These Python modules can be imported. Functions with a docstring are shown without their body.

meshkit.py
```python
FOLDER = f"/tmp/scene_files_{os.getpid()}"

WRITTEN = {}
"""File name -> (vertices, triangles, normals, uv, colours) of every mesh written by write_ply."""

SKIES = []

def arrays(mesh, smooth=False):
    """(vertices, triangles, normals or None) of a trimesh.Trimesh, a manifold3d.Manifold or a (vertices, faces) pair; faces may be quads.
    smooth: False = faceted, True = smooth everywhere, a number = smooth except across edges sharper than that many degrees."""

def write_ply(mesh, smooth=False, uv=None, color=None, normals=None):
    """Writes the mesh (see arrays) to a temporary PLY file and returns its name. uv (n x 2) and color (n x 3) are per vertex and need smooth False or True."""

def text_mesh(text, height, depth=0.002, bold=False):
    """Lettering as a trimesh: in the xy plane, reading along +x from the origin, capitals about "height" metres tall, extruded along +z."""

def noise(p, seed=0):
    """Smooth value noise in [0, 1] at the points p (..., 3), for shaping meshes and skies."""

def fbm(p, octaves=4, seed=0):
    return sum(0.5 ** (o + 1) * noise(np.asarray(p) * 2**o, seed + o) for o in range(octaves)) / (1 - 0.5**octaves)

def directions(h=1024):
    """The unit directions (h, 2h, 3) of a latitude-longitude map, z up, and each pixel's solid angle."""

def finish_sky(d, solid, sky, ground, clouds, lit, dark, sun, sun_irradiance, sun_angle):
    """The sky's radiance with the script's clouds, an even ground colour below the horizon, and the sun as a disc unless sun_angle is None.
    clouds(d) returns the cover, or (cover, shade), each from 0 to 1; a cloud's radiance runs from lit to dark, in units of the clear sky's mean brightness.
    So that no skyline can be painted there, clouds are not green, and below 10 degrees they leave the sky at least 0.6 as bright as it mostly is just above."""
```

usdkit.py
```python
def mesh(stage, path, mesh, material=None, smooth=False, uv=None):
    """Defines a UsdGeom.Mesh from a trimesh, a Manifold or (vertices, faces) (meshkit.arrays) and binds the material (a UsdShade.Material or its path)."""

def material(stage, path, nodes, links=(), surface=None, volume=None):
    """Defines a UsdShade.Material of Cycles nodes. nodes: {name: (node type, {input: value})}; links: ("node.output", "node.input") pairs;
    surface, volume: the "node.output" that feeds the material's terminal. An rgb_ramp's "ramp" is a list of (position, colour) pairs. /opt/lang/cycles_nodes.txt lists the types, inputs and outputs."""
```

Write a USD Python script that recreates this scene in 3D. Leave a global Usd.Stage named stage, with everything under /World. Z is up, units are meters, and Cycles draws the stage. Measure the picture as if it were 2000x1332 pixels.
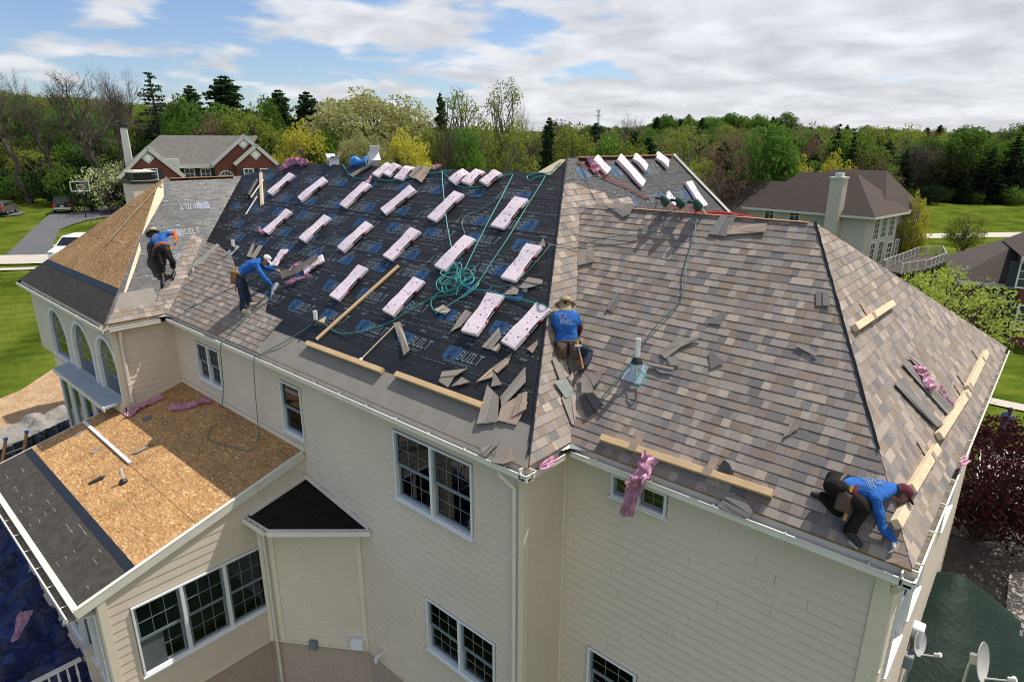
import math, random
import numpy as np
import trimesh, manifold3d
import shapely.geometry as sg
from shapely.ops import unary_union
import usdkit, meshkit
from scipy.interpolate import RBFInterpolator
from pxr import Usd, UsdGeom, UsdLux, UsdShade, Sdf, Gf, Vt

stage = Usd.Stage.CreateInMemory()
UsdGeom.SetStageUpAxis(stage, UsdGeom.Tokens.z)
UsdGeom.SetStageMetersPerUnit(stage, 1.0)
UsdGeom.Xform.Define(stage, '/World')
stage.SetDefaultPrim(stage.GetPrimAtPath('/World'))

# ------------------------------------------------------------------ camera, sky, sun, exposure
S = 0.9                                   # metres per unit of the survey below
FPX = 1229.9                              # focal length in pixels of a 2000 pixel wide picture
PITCH, ROLL, YAW = 0.3042, 0.0033, 0.7212
EYE = np.array([0.0, 0.0, 5.0 * S])       # z = 0 is the level of the main eaves
_F = np.array([-math.sin(YAW) * math.cos(PITCH), math.cos(YAW) * math.cos(PITCH), -math.sin(PITCH)])
_R0 = np.array([math.cos(YAW), math.sin(YAW), 0.0])
_U0 = np.cross(_R0, _F)
CR = _R0 * math.cos(ROLL) + _U0 * math.sin(ROLL)
CU = -_R0 * math.sin(ROLL) + _U0 * math.cos(ROLL)
CF = _F
cam = UsdGeom.Camera.Define(stage, '/World/camera')
cam.CreateHorizontalApertureAttr(36.0)
cam.CreateVerticalApertureAttr(36.0 * 681 / 1024)
cam.CreateFocalLengthAttr(36.0 * FPX / 2000)
cam.CreateClippingRangeAttr(Gf.Vec2f(0.1, 6000))
EXPOSURE = 0.35
cam.CreateExposureAttr(EXPOSURE)
cam.AddTransformOp().Set(Gf.Matrix4d(*CR, 0, *CU, 0, *(-CF), 0, *EYE, 1))

SUN = np.array([0.19, 0.57, 1.0]); SUN /= np.linalg.norm(SUN)
SUN_EL = math.asin(SUN[2]); SUN_ROT = math.atan2(SUN[0], SUN[1])
sun = UsdLux.DistantLight.Define(stage, '/World/sun_light')
sun.CreateIntensityAttr(1.2); sun.CreateAngleAttr(0.53); sun.CreateNormalizeAttr(True)
sun.CreateColorAttr(Gf.Vec3f(1.0, 0.95, 0.87))
_zx = np.cross([0, 0, 1.0], SUN); _zx /= np.linalg.norm(_zx); _zy = np.cross(SUN, _zx)
sun.AddTransformOp().Set(Gf.Matrix4d(*_zx, 0, *_zy, 0, *SUN, 0, 0, 0, 50, 1))

MATS = '/World/Looks'
UsdGeom.Scope.Define(stage, MATS)
_right = [float(CR[0]), float(CR[1]), 0.0]
sky_nodes = {
    "tc": ("texture_coordinate", {}),
    "sky": ("sky_texture", {"sky_type": "single_scattering", "sun_disc": False, "sun_elevation": SUN_EL, "sun_rotation": SUN_ROT, "altitude": 150.0, "aerosol_density": 0.8}),
    "sep": ("separate_xyz", {}),
    "zc": ("math", {"math_type": "maximum", "value2": 0.02}),
    "za": ("math", {"math_type": "add", "value2": 0.16}),
    "ix": ("math", {"math_type": "divide"}), "iy": ("math", {"math_type": "divide"}),
    "uv": ("combine_xyz", {"z": 0.0}),
    "n1": ("noise_texture", {"scale": 1.75, "detail": 10.0, "roughness": 0.50, "distortion": 0.12}),
    "n2": ("noise_texture", {"scale": 0.42, "detail": 3.0, "roughness": 0.5}),
    "mp2": ("mapping", {"location": (3.1, 7.7, 0.0)}),
    "side": ("math", {"math_type": "multiply_add", "value2": _right[0]}),
    "sidey": ("math", {"math_type": "multiply", "value2": _right[1]}),
    "cov0": ("math", {"math_type": "multiply_add", "value2": 0.28, "value3": 0.03}),
    "low": ("map_range", {"from_min": 0.0, "from_max": 0.30, "to_min": 0.05, "to_max": 0.0, "clamp": True}),
    "cov1": ("math", {"math_type": "add"}), "cov2": ("math", {"math_type": "add"}), "cov3": ("math", {"math_type": "multiply_add", "value2": 0.55}),
    "cov": ("map_range", {"from_min": 0.70, "from_max": 0.82, "to_min": 0.0, "to_max": 0.97, "clamp": True, "range_type": "smoothstep"}),
    "n3": ("noise_texture", {"scale": 2.4, "detail": 7.0, "roughness": 0.55, "distortion": 0.3}),
    "shade": ("rgb_ramp", {"ramp": [(0.25, (9.0, 9.2, 9.6)), (0.5, (6.9, 7.05, 7.4)), (0.75, (4.9, 5.05, 5.4))]}),
    "tint": ("mix", {"mix_type": "multiply", "fac": 1.0, "color2": (0.98, 1.07, 1.25)}),
    "mixc": ("mix", {"mix_type": "mix"}),
    "bg": ("background_shader", {"strength": 0.085}),
}
sky_links = [("tc.generated", "sep.vector"), ("sep.z", "zc.value1"), ("zc.value", "za.value1"), ("sep.x", "ix.value1"), ("za.value", "ix.value2"),
             ("sep.y", "iy.value1"), ("za.value", "iy.value2"), ("ix.value", "uv.x"), ("iy.value", "uv.y"), ("uv.vector", "n1.vector"),
             ("uv.vector", "mp2.vector"), ("mp2.vector", "n2.vector"), ("mp2.vector", "n3.vector"),
             ("sep.y", "sidey.value1"), ("sep.x", "side.value1"), ("sidey.value", "side.value3"), ("side.value", "cov0.value1"),
             ("sep.z", "low.value"), ("cov0.value", "cov1.value1"), ("n1.fac", "cov1.value2"), ("cov1.value", "cov2.value1"), ("low.result", "cov2.value2"),
             ("n2.fac", "cov3.value1"), ("cov2.value", "cov3.value3"),
             ("cov3.value", "cov.value"), ("n3.fac", "shade.fac"), ("sky.color", "tint.color1"), ("tint.color", "mixc.color1"), ("shade.color", "mixc.color2"), ("cov.result", "mixc.fac"), ("mixc.color", "bg.color")]
sky_mat = usdkit.material(stage, MATS + '/sky_look', sky_nodes, sky_links, surface="bg.background")
dome = UsdLux.DomeLight.Define(stage, '/World/sky')
UsdShade.MaterialBindingAPI.Apply(dome.GetPrim()).Bind(sky_mat)
dome.GetPrim().SetCustomDataByKey('kind', 'structure')

# ------------------------------------------------------------------ helpers
rng = np.random.default_rng(7)
random.seed(7)
_used = {}

def numbered(parent, name):
    k = (parent, name); n = _used.get(k, 0); _used[k] = n + 1
    return f'{parent}/{name}' if n == 0 else f'{parent}/{name}_{n:03d}'

def tag(p, label=None, cat=None, group=None, kind=None):
    p = p.GetPrim() if hasattr(p, 'GetPrim') else p
    for k, v in (('label', label), ('category', cat), ('group', group), ('kind', kind)):
        if v: p.SetCustomDataByKey(k, v)
    return p

def path_of(parent):
    return parent if isinstance(parent, str) else str((parent.GetPrim() if hasattr(parent, 'GetPrim') else parent).GetPath())

def obj(name, mesh, m, parent='/World', smooth=False, tone=None, label=None, cat=None, group=None, kind=None):
    path = numbered(path_of(parent), name)
    g = usdkit.mesh(stage, path, mesh, m, smooth=smooth)
    if tone is not None:
        tone = np.asarray(tone, np.float32)
        pv = UsdGeom.PrimvarsAPI(g).CreatePrimvar('tone', Sdf.ValueTypeNames.Color3fArray, 'vertex')
        n = len(g.GetPointsAttr().Get())
        if tone.ndim == 1: tone = np.tile(tone, (n, 1))
        pv.Set(Vt.Vec3fArray.FromNumpy(np.ascontiguousarray(tone)))
    tag(g, label, cat, group, kind)
    return g.GetPrim()

def thing(name, label=None, cat=None, group=None, loc=(0, 0, 0), rz=0.0, parent='/World', kind=None, scale=None):
    x = UsdGeom.Xform.Define(stage, numbered(parent, name))
    x.AddTranslateOp().Set(Gf.Vec3d(*map(float, loc))); x.AddRotateZOp().Set(float(math.degrees(rz)))
    if scale is not None: x.AddScaleOp().Set(Gf.Vec3f(*map(float, scale)))
    return tag(x, label, cat, group, kind)

def nrm(v):
    v = np.asarray(v, float); return v / np.linalg.norm(v)

def ray(u):
    return CR * (u[0] - 1000) / FPX - CU * (u[1] - 666) / FPX + CF

def hit(u, n, d):
    v = ray(u); n = np.asarray(n, float); return EYE + (d - EYE @ n) / (v @ n) * v

def at_depth(u, d):
    return EYE + ray(u) * d

def depth_of(P):
    return (np.asarray(P) - EYE) @ CF

def to_px(P):
    d = np.asarray(P, float) - EYE
    return np.array([1000 + FPX * (d @ CR) / (d @ CF), 666 - FPX * (d @ CU) / (d @ CF)])

class Frame:
    """A flat sheet in the place: origin, u along it, v up it, n outwards."""
    def __init__(self, o, u, v):
        self.o = np.asarray(o, float); self.u = nrm(u); v = np.asarray(v, float); self.v = nrm(v - self.u * (v @ self.u)); self.n = np.cross(self.u, self.v)
    def P(self, u, v, w=0.0):
        return self.o + self.u * u + self.v * v + self.n * w
    def pts(self, a):
        a = np.asarray(a, float); return self.o + a[:, :1] * self.u + a[:, 1:2] * self.v + a[:, 2:3] * self.n
    def uv(self, px):
        q = hit(px, self.n, self.o @ self.n) - self.o; return np.array([q @ self.u, q @ self.v])
    def at(self, px, w=0.0):
        return self.P(*self.uv(px), w)
    def loc(self, P):
        q = np.asarray(P) - self.o; return np.array([q @ self.u, q @ self.v, q @ self.n])
    def poly(self, pxs):
        return sg.Polygon([self.uv(p) for p in pxs]).buffer(0)

def geoms(g):
    if g.is_empty: return []
    return [q for q in getattr(g, 'geoms', [g]) if q.geom_type == 'Polygon' and q.area > 1e-6]

def flat(poly, fr, w0, w1):
    """A slab of the given outline on the frame."""
    out = []
    for g in geoms(poly):
        m = trimesh.creation.extrude_polygon(g, w1 - w0, engine='earcut')
        v = np.array(m.vertices); v[:, 2] += w0
        out.append(trimesh.Trimesh(fr.pts(v), m.faces, process=False))
    return cat(out)

def cat(ms):
    ms = [m for m in ms if m is not None and len(m.faces)]
    return trimesh.util.concatenate(ms) if len(ms) > 1 else (ms[0] if ms else None)

_CH = None
def box(c, half, u=(1, 0, 0), v=(0, 1, 0), ch=0.0):
    """A box about c with half sizes along u, v, u x v; ch chamfers its edges."""
    u = nrm(u); v = np.asarray(v, float); v = nrm(v - u * (v @ u)); w = np.cross(u, v); hx, hy, hz = half
    if ch <= 0:
        q = np.array([[x, y, z] for x in (-1, 1) for y in (-1, 1) for z in (-1, 1)], float) * half
        f = [[0, 1, 3], [0, 3, 2], [4, 6, 7], [4, 7, 5], [0, 4, 5], [0, 5, 1], [2, 3, 7], [2, 7, 6], [0, 2, 6], [0, 6, 4], [1, 5, 7], [1, 7, 3]]
        m = trimesh.Trimesh(q, f, process=False)
    else:
        ch = min(ch, 0.9 * min(half)); q = []
        for x in (-1, 1):
            for y in (-1, 1):
                for z in (-1, 1):
                    q += [[x * (hx - ch), y * (hy - ch), z * hz], [x * (hx - ch), y * hy, z * (hz - ch)], [x * hx, y * (hy - ch), z * (hz - ch)]]
        m = trimesh.convex.convex_hull(np.array(q))
    m = trimesh.Trimesh(np.asarray(c, float) + np.asarray(m.vertices) @ np.array([u, v, w]), m.faces, process=False)
    return m

def beam(a, b, w, h, up=(0, 0, 1), ch=0.0):
    """A bar from a to b, w across and h along up."""
    a = np.asarray(a, float); b = np.asarray(b, float); d = b - a; up = np.asarray(up, float)
    side = np.cross(up, d)
    return box((a + b) / 2, (np.linalg.norm(d) / 2, w / 2, h / 2), d, side, ch)

def tube(pts, r, k=6, cap=True):
    pts = np.asarray(pts, float); n = len(pts); r = np.broadcast_to(r, n)
    t = np.gradient(pts, axis=0) if n > 2 else np.array([pts[1] - pts[0]] * 2)
    t /= np.maximum(np.linalg.norm(t, axis=1, keepdims=True), 1e-9)
    a = np.cross(t[0], [0.31, 0.17, 0.93]); a = nrm(a if np.linalg.norm(a) > 1e-3 else np.cross(t[0], [1, 0, 0]))
    V = []; ang = np.arange(k) * 2 * math.pi / k
    for i in range(n):
        a = nrm(a - t[i] * (a @ t[i])); b = np.cross(t[i], a)
        V.append(pts[i] + r[i] * (np.cos(ang)[:, None] * a + np.sin(ang)[:, None] * b))
    V = np.vstack(V); F = []
    for i in range(n - 1):
        for j in range(k):
            p, q = i * k + j, i * k + (j + 1) % k
            F += [[p, q, q + k], [p, q + k, p + k]]
    if cap:
        for j in range(1, k - 1):
            F += [[0, j + 1, j], [(n - 1) * k, (n - 1) * k + j, (n - 1) * k + j + 1]]
    return trimesh.Trimesh(V, F, process=False)

def spline(pts, n=8):
    """A smooth line through the points."""
    p = np.asarray(pts, float)
    if len(p) < 3: return np.linspace(p[0], p[-1], n + 1)
    q = np.vstack([2 * p[0] - p[1], p, 2 * p[-1] - p[-2]]); out = []
    for i in range(1, len(q) - 2):
        t = np.linspace(0, 1, n, endpoint=False)[:, None]; a, b, c, d = q[i - 1], q[i], q[i + 1], q[i + 2]
        out.append(0.5 * (2 * b + (c - a) * t + (2 * a - 5 * b + 4 * c - d) * t ** 2 + (3 * b - a - 3 * c + d) * t ** 3))
    return np.vstack(out + [p[-1:]])

def lathe(prof, k=16, c=(0, 0, 0), axis=(0, 0, 1)):
    prof = np.asarray(prof, float); ang = np.arange(k) * 2 * math.pi / k
    z = nrm(axis); x = np.cross(z, [0.3, 0.9, 0.1]); x = nrm(x); y = np.cross(z, x)
    V = np.vstack([np.asarray(c) + z * h + r * (np.cos(ang)[:, None] * x + np.sin(ang)[:, None] * y) for r, h in prof]); F = []
    for i in range(len(prof) - 1):
        for j in range(k):
            p, q = i * k + j, i * k + (j + 1) % k; F += [[p, q, q + k], [p, q + k, p + k]]
    return trimesh.Trimesh(V, F, process=False)

def ball(c, r, sub=2, sc=(1, 1, 1)):
    m = trimesh.creation.icosphere(sub, 1.0)
    return trimesh.Trimesh(np.asarray(c) + np.asarray(m.vertices) * r * np.asarray(sc), m.faces, process=False)

def rough_mesh(m, amp, freq, seed=0):
    v = np.asarray(m.vertices)
    d = np.stack([meshkit.fbm(v * freq + 11.3 * k, 3, seed + k) - 0.5 for k in range(3)], 1)
    return trimesh.Trimesh(v + d * amp * 2, m.faces, process=False)

# ------------------------------------------------------------------ materials
M = {}
def srgb(r, g, b):
    c = np.array([r, g, b], float) / 255
    return tuple(np.where(c <= 0.04045, c / 12.92, ((c + 0.055) / 1.055) ** 2.4))

def mat(name, color, rough=0.6, noise=None, spec=0.5, bump=None, extra=None, metal=0.0):
    """noise: (scale, amount, colour 2, detail); bump: (scale, distance)."""
    n = {"p": ("principled_bsdf", {"base_color": color, "roughness": rough, "specular_ior_level": spec, "metallic": metal, **(extra or {})}), "g": ("geometry", {})}
    l = []
    if noise:
        sc, amt, c2 = noise[:3]
        n["n"] = ("noise_texture", {"scale": sc, "detail": noise[3] if len(noise) > 3 else 5.0, "roughness": 0.6})
        n["r"] = ("map_range", {"from_min": 0.35, "from_max": 0.65, "to_min": 0.0, "to_max": amt, "clamp": True})
        n["x"] = ("mix", {"mix_type": "mix", "color1": color, "color2": c2})
        l += [("g.position", "n.vector"), ("n.fac", "r.value"), ("r.result", "x.fac"), ("x.color", "p.base_color")]
    if bump:
        n["bn"] = ("noise_texture", {"scale": bump[0], "detail": 4.0, "roughness": 0.6})
        n["b"] = ("bump", {"distance": bump[1], "strength": 1.0})
        l += [("g.position", "bn.vector"), ("bn.fac", "b.height"), ("b.normal", "p.normal")]
    M[name] = usdkit.material(stage, f'{MATS}/{name}', n, l, surface="p.BSDF")
    return M[name]

mat('siding', (0.65, 0.56, 0.465), 0.55, (0.7, 0.6, (0.565, 0.485, 0.40), 7.0))
mat('trim', (0.68, 0.605, 0.48), 0.5, (2.5, 0.4, (0.6, 0.53, 0.43)))
mat('wall_core', (0.42, 0.39, 0.31), 0.8)
mat('gutter_white', (0.69, 0.655, 0.59), 0.35, (3.0, 0.45, (0.53, 0.50, 0.44)))
mat('gutter_dirt', (0.20, 0.17, 0.135), 0.95, (9.0, 0.9, (0.08, 0.07, 0.06)), bump=(40.0, 0.01))
mat('frame_white', (0.70, 0.71, 0.73), 0.4)
mat('sash_grey', (0.15, 0.185, 0.21), 0.45)
mat('ledge_grey', (0.33, 0.38, 0.43), 0.45)
mat('muntin_grey', (0.17, 0.19, 0.205), 0.5)
mat('blind', (0.22, 0.22, 0.205), 0.9, (5.0, 0.7, (0.12, 0.12, 0.115)))
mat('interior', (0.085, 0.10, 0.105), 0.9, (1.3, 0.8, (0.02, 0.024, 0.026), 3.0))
mat('curtain', (0.42, 0.40, 0.36), 0.9, (6.0, 0.6, (0.25, 0.24, 0.22)))
mat('foundation', (0.46, 0.36, 0.29), 0.9, (14.0, 0.8, (0.36, 0.28, 0.23)), bump=(30.0, 0.02))
mat('pvc', (0.72, 0.72, 0.70), 0.35, (8.0, 0.4, (0.55, 0.53, 0.5)))
mat('lead', (0.42, 0.47, 0.52), 0.35, (9.0, 0.5, (0.55, 0.6, 0.66)), metal=0.35)
mat('black_rubber', (0.012, 0.013, 0.015), 0.45)
mat('sheet_metal', (0.55, 0.60, 0.57), 0.28, (7.0, 0.6, (0.38, 0.43, 0.41)), metal=0.75)
mat('felt_sand', (0.235, 0.215, 0.19), 0.95, (3.0, 0.6, (0.19, 0.175, 0.155)), bump=(160.0, 0.004))
mat('old_felt', (0.026, 0.023, 0.020), 0.9, (5.0, 0.9, (0.052, 0.044, 0.035)), bump=(16.0, 0.02))
mat('black_felt', (0.006, 0.006, 0.006), 0.85, (6.0, 0.7, (0.014, 0.013, 0.012)), bump=(12.0, 0.02), spec=0.15)
mat('membrane_edge', (0.010, 0.012, 0.018), 0.5, bump=(10.0, 0.01))
mat('print_blue', (0.017, 0.072, 0.175), 0.5, (25.0, 0.7, (0.011, 0.042, 0.10)))
mat('print_grey', (0.13, 0.155, 0.18), 0.5, (25.0, 0.6, (0.07, 0.085, 0.10)))
mat('print_dark', (0.012, 0.03, 0.09), 0.5)
mat('print_faint', (0.125, 0.135, 0.15), 0.5)
mat('lumber', (0.60, 0.42, 0.235), 0.7, (3.0, 0.7, (0.50, 0.32, 0.16)))
mat('lumber_pale', (0.62, 0.50, 0.35), 0.7, (4.0, 0.7, (0.50, 0.37, 0.23)))
mat('lumber_orange', (0.34, 0.17, 0.07), 0.7, (4.0, 0.6, (0.45, 0.22, 0.09)))
mat('teal_hose', (0.018, 0.27, 0.25), 0.4)
mat('teal_light', (0.10, 0.42, 0.40), 0.4)
mat('green_hose', (0.05, 0.15, 0.12), 0.5)
mat('red_hose', (0.50, 0.04, 0.045), 0.4)
mat('tool_green', (0.008, 0.055, 0.042), 0.4)
mat('tool_black', (0.012, 0.012, 0.012), 0.4)
mat('steel', (0.55, 0.56, 0.57), 0.3, metal=0.8)
mat('cardboard_white', (0.62, 0.62, 0.70), 0.7, (5.0, 0.3, (0.52, 0.52, 0.58)))
mat('cardboard', (0.30, 0.19, 0.11), 0.85)
mat('ink_black', (0.015, 0.015, 0.018), 0.7)
mat('ink_red', (0.42, 0.02, 0.04), 0.6)
mat('blue_plastic', (0.02, 0.19, 0.62), 0.4)
mat('white_paint', (0.78, 0.78, 0.76), 0.45)
mat('concrete', (0.42, 0.385, 0.33), 0.9, (1.5, 0.6, (0.34, 0.31, 0.27)), bump=(30.0, 0.01))
mat('asphalt', (0.075, 0.078, 0.085), 0.9, (0.5, 0.6, (0.10, 0.10, 0.105)), bump=(60.0, 0.006))
mat('brick_far', (0.155, 0.048, 0.032), 0.9, (6.0, 0.6, (0.11, 0.035, 0.026)))
mat('shutter', (0.012, 0.022, 0.028), 0.5)
mat('bark', (0.105, 0.085, 0.066), 0.95, (3.0, 0.8, (0.17, 0.15, 0.125)), bump=(14.0, 0.03))
mat('bark_dark', (0.045, 0.034, 0.026), 0.95, (3.0, 0.8, (0.08, 0.06, 0.05)), bump=(14.0, 0.03))
mat('twig', (0.080, 0.062, 0.050), 0.95)
mat('roof_brown', (0.044, 0.030, 0.024), 0.95, (5.0, 0.7, (0.066, 0.046, 0.038), 8.0), bump=(20.0, 0.01))
mat('roof_grey', (0.095, 0.092, 0.085), 0.95, (2.0, 0.7, (0.14, 0.132, 0.12), 8.0), bump=(20.0, 0.01))

# pane: mostly see-through glass that mirrors at a slant
usdkit.material(stage, MATS + '/glass', {"t": ("transparent_bsdf", {"color": (0.62, 0.68, 0.70)}), "g": ("glossy_bsdf", {"color": (0.8, 0.85, 0.9), "roughness": 0.02}), "f": ("fresnel", {"IOR": 1.45}), "m": ("mix_closure", {})},
                [("f.fac", "m.fac"), ("t.BSDF", "m.closure1"), ("g.BSDF", "m.closure2")], surface="m.closure")
M['glass'] = MATS + '/glass'
usdkit.material(stage, MATS + '/glass_coated', {"t": ("transparent_bsdf", {"color": (0.5, 0.56, 0.56)}), "g": ("glossy_bsdf", {"color": (0.9, 0.95, 0.95), "roughness": 0.015}), "f": ("fresnel", {"IOR": 3.0}), "m": ("mix_closure", {})},
                [("f.fac", "m.fac"), ("t.BSDF", "m.closure1"), ("g.BSDF", "m.closure2")], surface="m.closure")
M['glass_coated'] = MATS + '/glass_coated'

def tone_mat(name, rough, grain, lo, hi, bump=None, spec=0.3):
    n = {"a": ("attribute", {"attribute": "tone"}), "g": ("geometry", {}), "n": ("noise_texture", {"scale": grain, "detail": 6.0, "roughness": 0.75}),
         "r": ("map_range", {"from_min": 0.3, "from_max": 0.7, "to_min": lo, "to_max": hi, "clamp": True}), "x": ("mix", {"mix_type": "multiply", "fac": 1.0}),
         "p": ("principled_bsdf", {"roughness": rough, "specular_ior_level": spec})}
    l = [("g.position", "n.vector"), ("n.fac", "r.value"), ("a.color", "x.color1"), ("r.result", "x.color2"), ("x.color", "p.base_color")]
    if bump:
        n["bn"] = ("noise_texture", {"scale": bump[0], "detail": 3.0}); n["b"] = ("bump", {"distance": bump[1]})
        l += [("g.position", "bn.vector"), ("bn.fac", "b.height"), ("b.normal", "p.normal")]
    M[name] = usdkit.material(stage, f'{MATS}/{name}', n, l, surface="p.BSDF")
tone_mat('shingle_granules', 0.95, 55.0, 0.70, 1.30, (180.0, 0.003), 0.2)
tone_mat('painted', 0.6, 6.0, 0.92, 1.08)

def osb(name, ax, ay):
    """Strand board: pale and brown strands lying every way, along the sheet."""
    n = {"g": ("geometry", {}), "m1": ("mapping", {"rotation": (0.5, 0.3, 0.5), "scale": (11.0, 40.0, 40.0)}), "v1": ("voronoi_texture", {"scale": 1.0}),
         "m2": ("mapping", {"rotation": (0.2, 0.9, -0.8), "scale": (13.0, 46.0, 46.0)}), "v2": ("voronoi_texture", {"scale": 1.0}),
         "s1": ("separate_color", {}), "s2": ("separate_color", {}), "ad": ("mix", {"mix_type": "mix", "fac": 0.5}),
         "r": ("rgb_ramp", {"ramp": [(0.08, (0.22, 0.112, 0.040)), (0.35, (0.36, 0.195, 0.076)), (0.65, (0.44, 0.255, 0.108)), (0.86, (0.52, 0.325, 0.15)), (0.93, (0.74, 0.55, 0.32))]}),
         "nb": ("noise_texture", {"scale": 1.3, "detail": 7.0, "roughness": 0.65}), "rb": ("map_range", {"from_min": 0.3, "from_max": 0.7, "to_min": 0.74, "to_max": 1.14, "clamp": True}), "mu": ("mix", {"mix_type": "multiply", "fac": 1.0}),
         "p": ("principled_bsdf", {"roughness": 0.75, "specular_ior_level": 0.3})}
    l = [("g.position", "m1.vector"), ("m1.vector", "v1.vector"), ("g.position", "m2.vector"), ("m2.vector", "v2.vector"), ("v1.color", "s1.color"), ("v2.color", "s2.color"),
         ("s1.r", "ad.color1"), ("s2.g", "ad.color2"), ("ad.color", "r.fac"), ("g.position", "nb.vector"), ("nb.fac", "rb.value"), ("r.color", "mu.color1"), ("rb.result", "mu.color2"), ("mu.color", "p.base_color")]
    M[name] = usdkit.material(stage, f'{MATS}/{name}', n, l, surface="p.BSDF")
osb('strand_board', 0, 0)

def membrane(name, stretch, base, rough, amp):
    """Woven roofing underlayment: black, faintly shiny, wrinkled along one way."""
    n = {"g": ("geometry", {}), "m": ("mapping", {"scale": stretch}), "n": ("noise_texture", {"scale": 1.0, "detail": 5.0, "roughness": 0.62, "distortion": 0.8}),
         "n2": ("noise_texture", {"scale": 1.4, "detail": 3.0}), "r2": ("map_range", {"from_min": 0.35, "from_max": 0.65, "to_min": rough - 0.03, "to_max": rough + 0.05, "clamp": True}),
         "x": ("mix", {"mix_type": "mix", "color1": base, "color2": tuple(np.array(base) * 1.9)}),
         "b": ("bump", {"distance": amp, "strength": 1.0}), "p": ("principled_bsdf", {"specular_ior_level": 0.42})}
    l = [("g.position", "m.vector"), ("m.vector", "n.vector"), ("n.fac", "b.height"), ("b.normal", "p.normal"), ("g.position", "n2.vector"), ("n2.fac", "r2.value"), ("r2.result", "p.roughness"), ("n2.fac", "x.fac"), ("x.color", "p.base_color")]
    M[name] = usdkit.material(stage, f'{MATS}/{name}', n, l, surface="p.BSDF")
membrane('underlayment', (1.2, 5.0, 5.0), (0.0085, 0.0088, 0.0095), 0.47, 0.03)
membrane('underlayment_side', (16.0, 3.5, 6.0), (0.014, 0.0145, 0.016), 0.50, 0.022)

usdkit.material(stage, MATS + '/pink_film', {"g": ("geometry", {}), "n": ("noise_texture", {"scale": 14.0, "detail": 5.0, "distortion": 1.5}), "b": ("bump", {"distance": 0.012}), "n2": ("noise_texture", {"scale": 30.0, "detail": 2.0}),
                "r": ("map_range", {"from_min": 0.60, "from_max": 0.68, "clamp": True, "to_max": 0.35}), "x": ("mix", {"color1": (0.74, 0.62, 0.675), "color2": (0.46, 0.34, 0.40)}), "p": ("principled_bsdf", {"roughness": 0.38})},
                [("g.position", "n.vector"), ("n.fac", "b.height"), ("b.normal", "p.normal"), ("g.position", "n2.vector"), ("n2.fac", "r.value"), ("r.result", "x.fac"), ("x.color", "p.base_color")], surface="p.BSDF")
M['pink_film'] = MATS + '/pink_film'
usdkit.material(stage, MATS + '/pink_loose', {"g": ("geometry", {}), "n": ("noise_texture", {"scale": 26.0, "detail": 4.0, "distortion": 1.0}), "b": ("bump", {"distance": 0.01}), "d": ("principled_bsdf", {"base_color": (0.60, 0.30, 0.44), "roughness": 0.35}),
                "t": ("translucent_bsdf", {"color": (0.62, 0.30, 0.44)}), "m": ("mix_closure", {"fac": 0.3})},
                [("g.position", "n.vector"), ("n.fac", "b.height"), ("b.normal", "d.normal"), ("d.BSDF", "m.closure1"), ("t.BSDF", "m.closure2")], surface="m.closure")
M['pink_loose'] = MATS + '/pink_loose'
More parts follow.
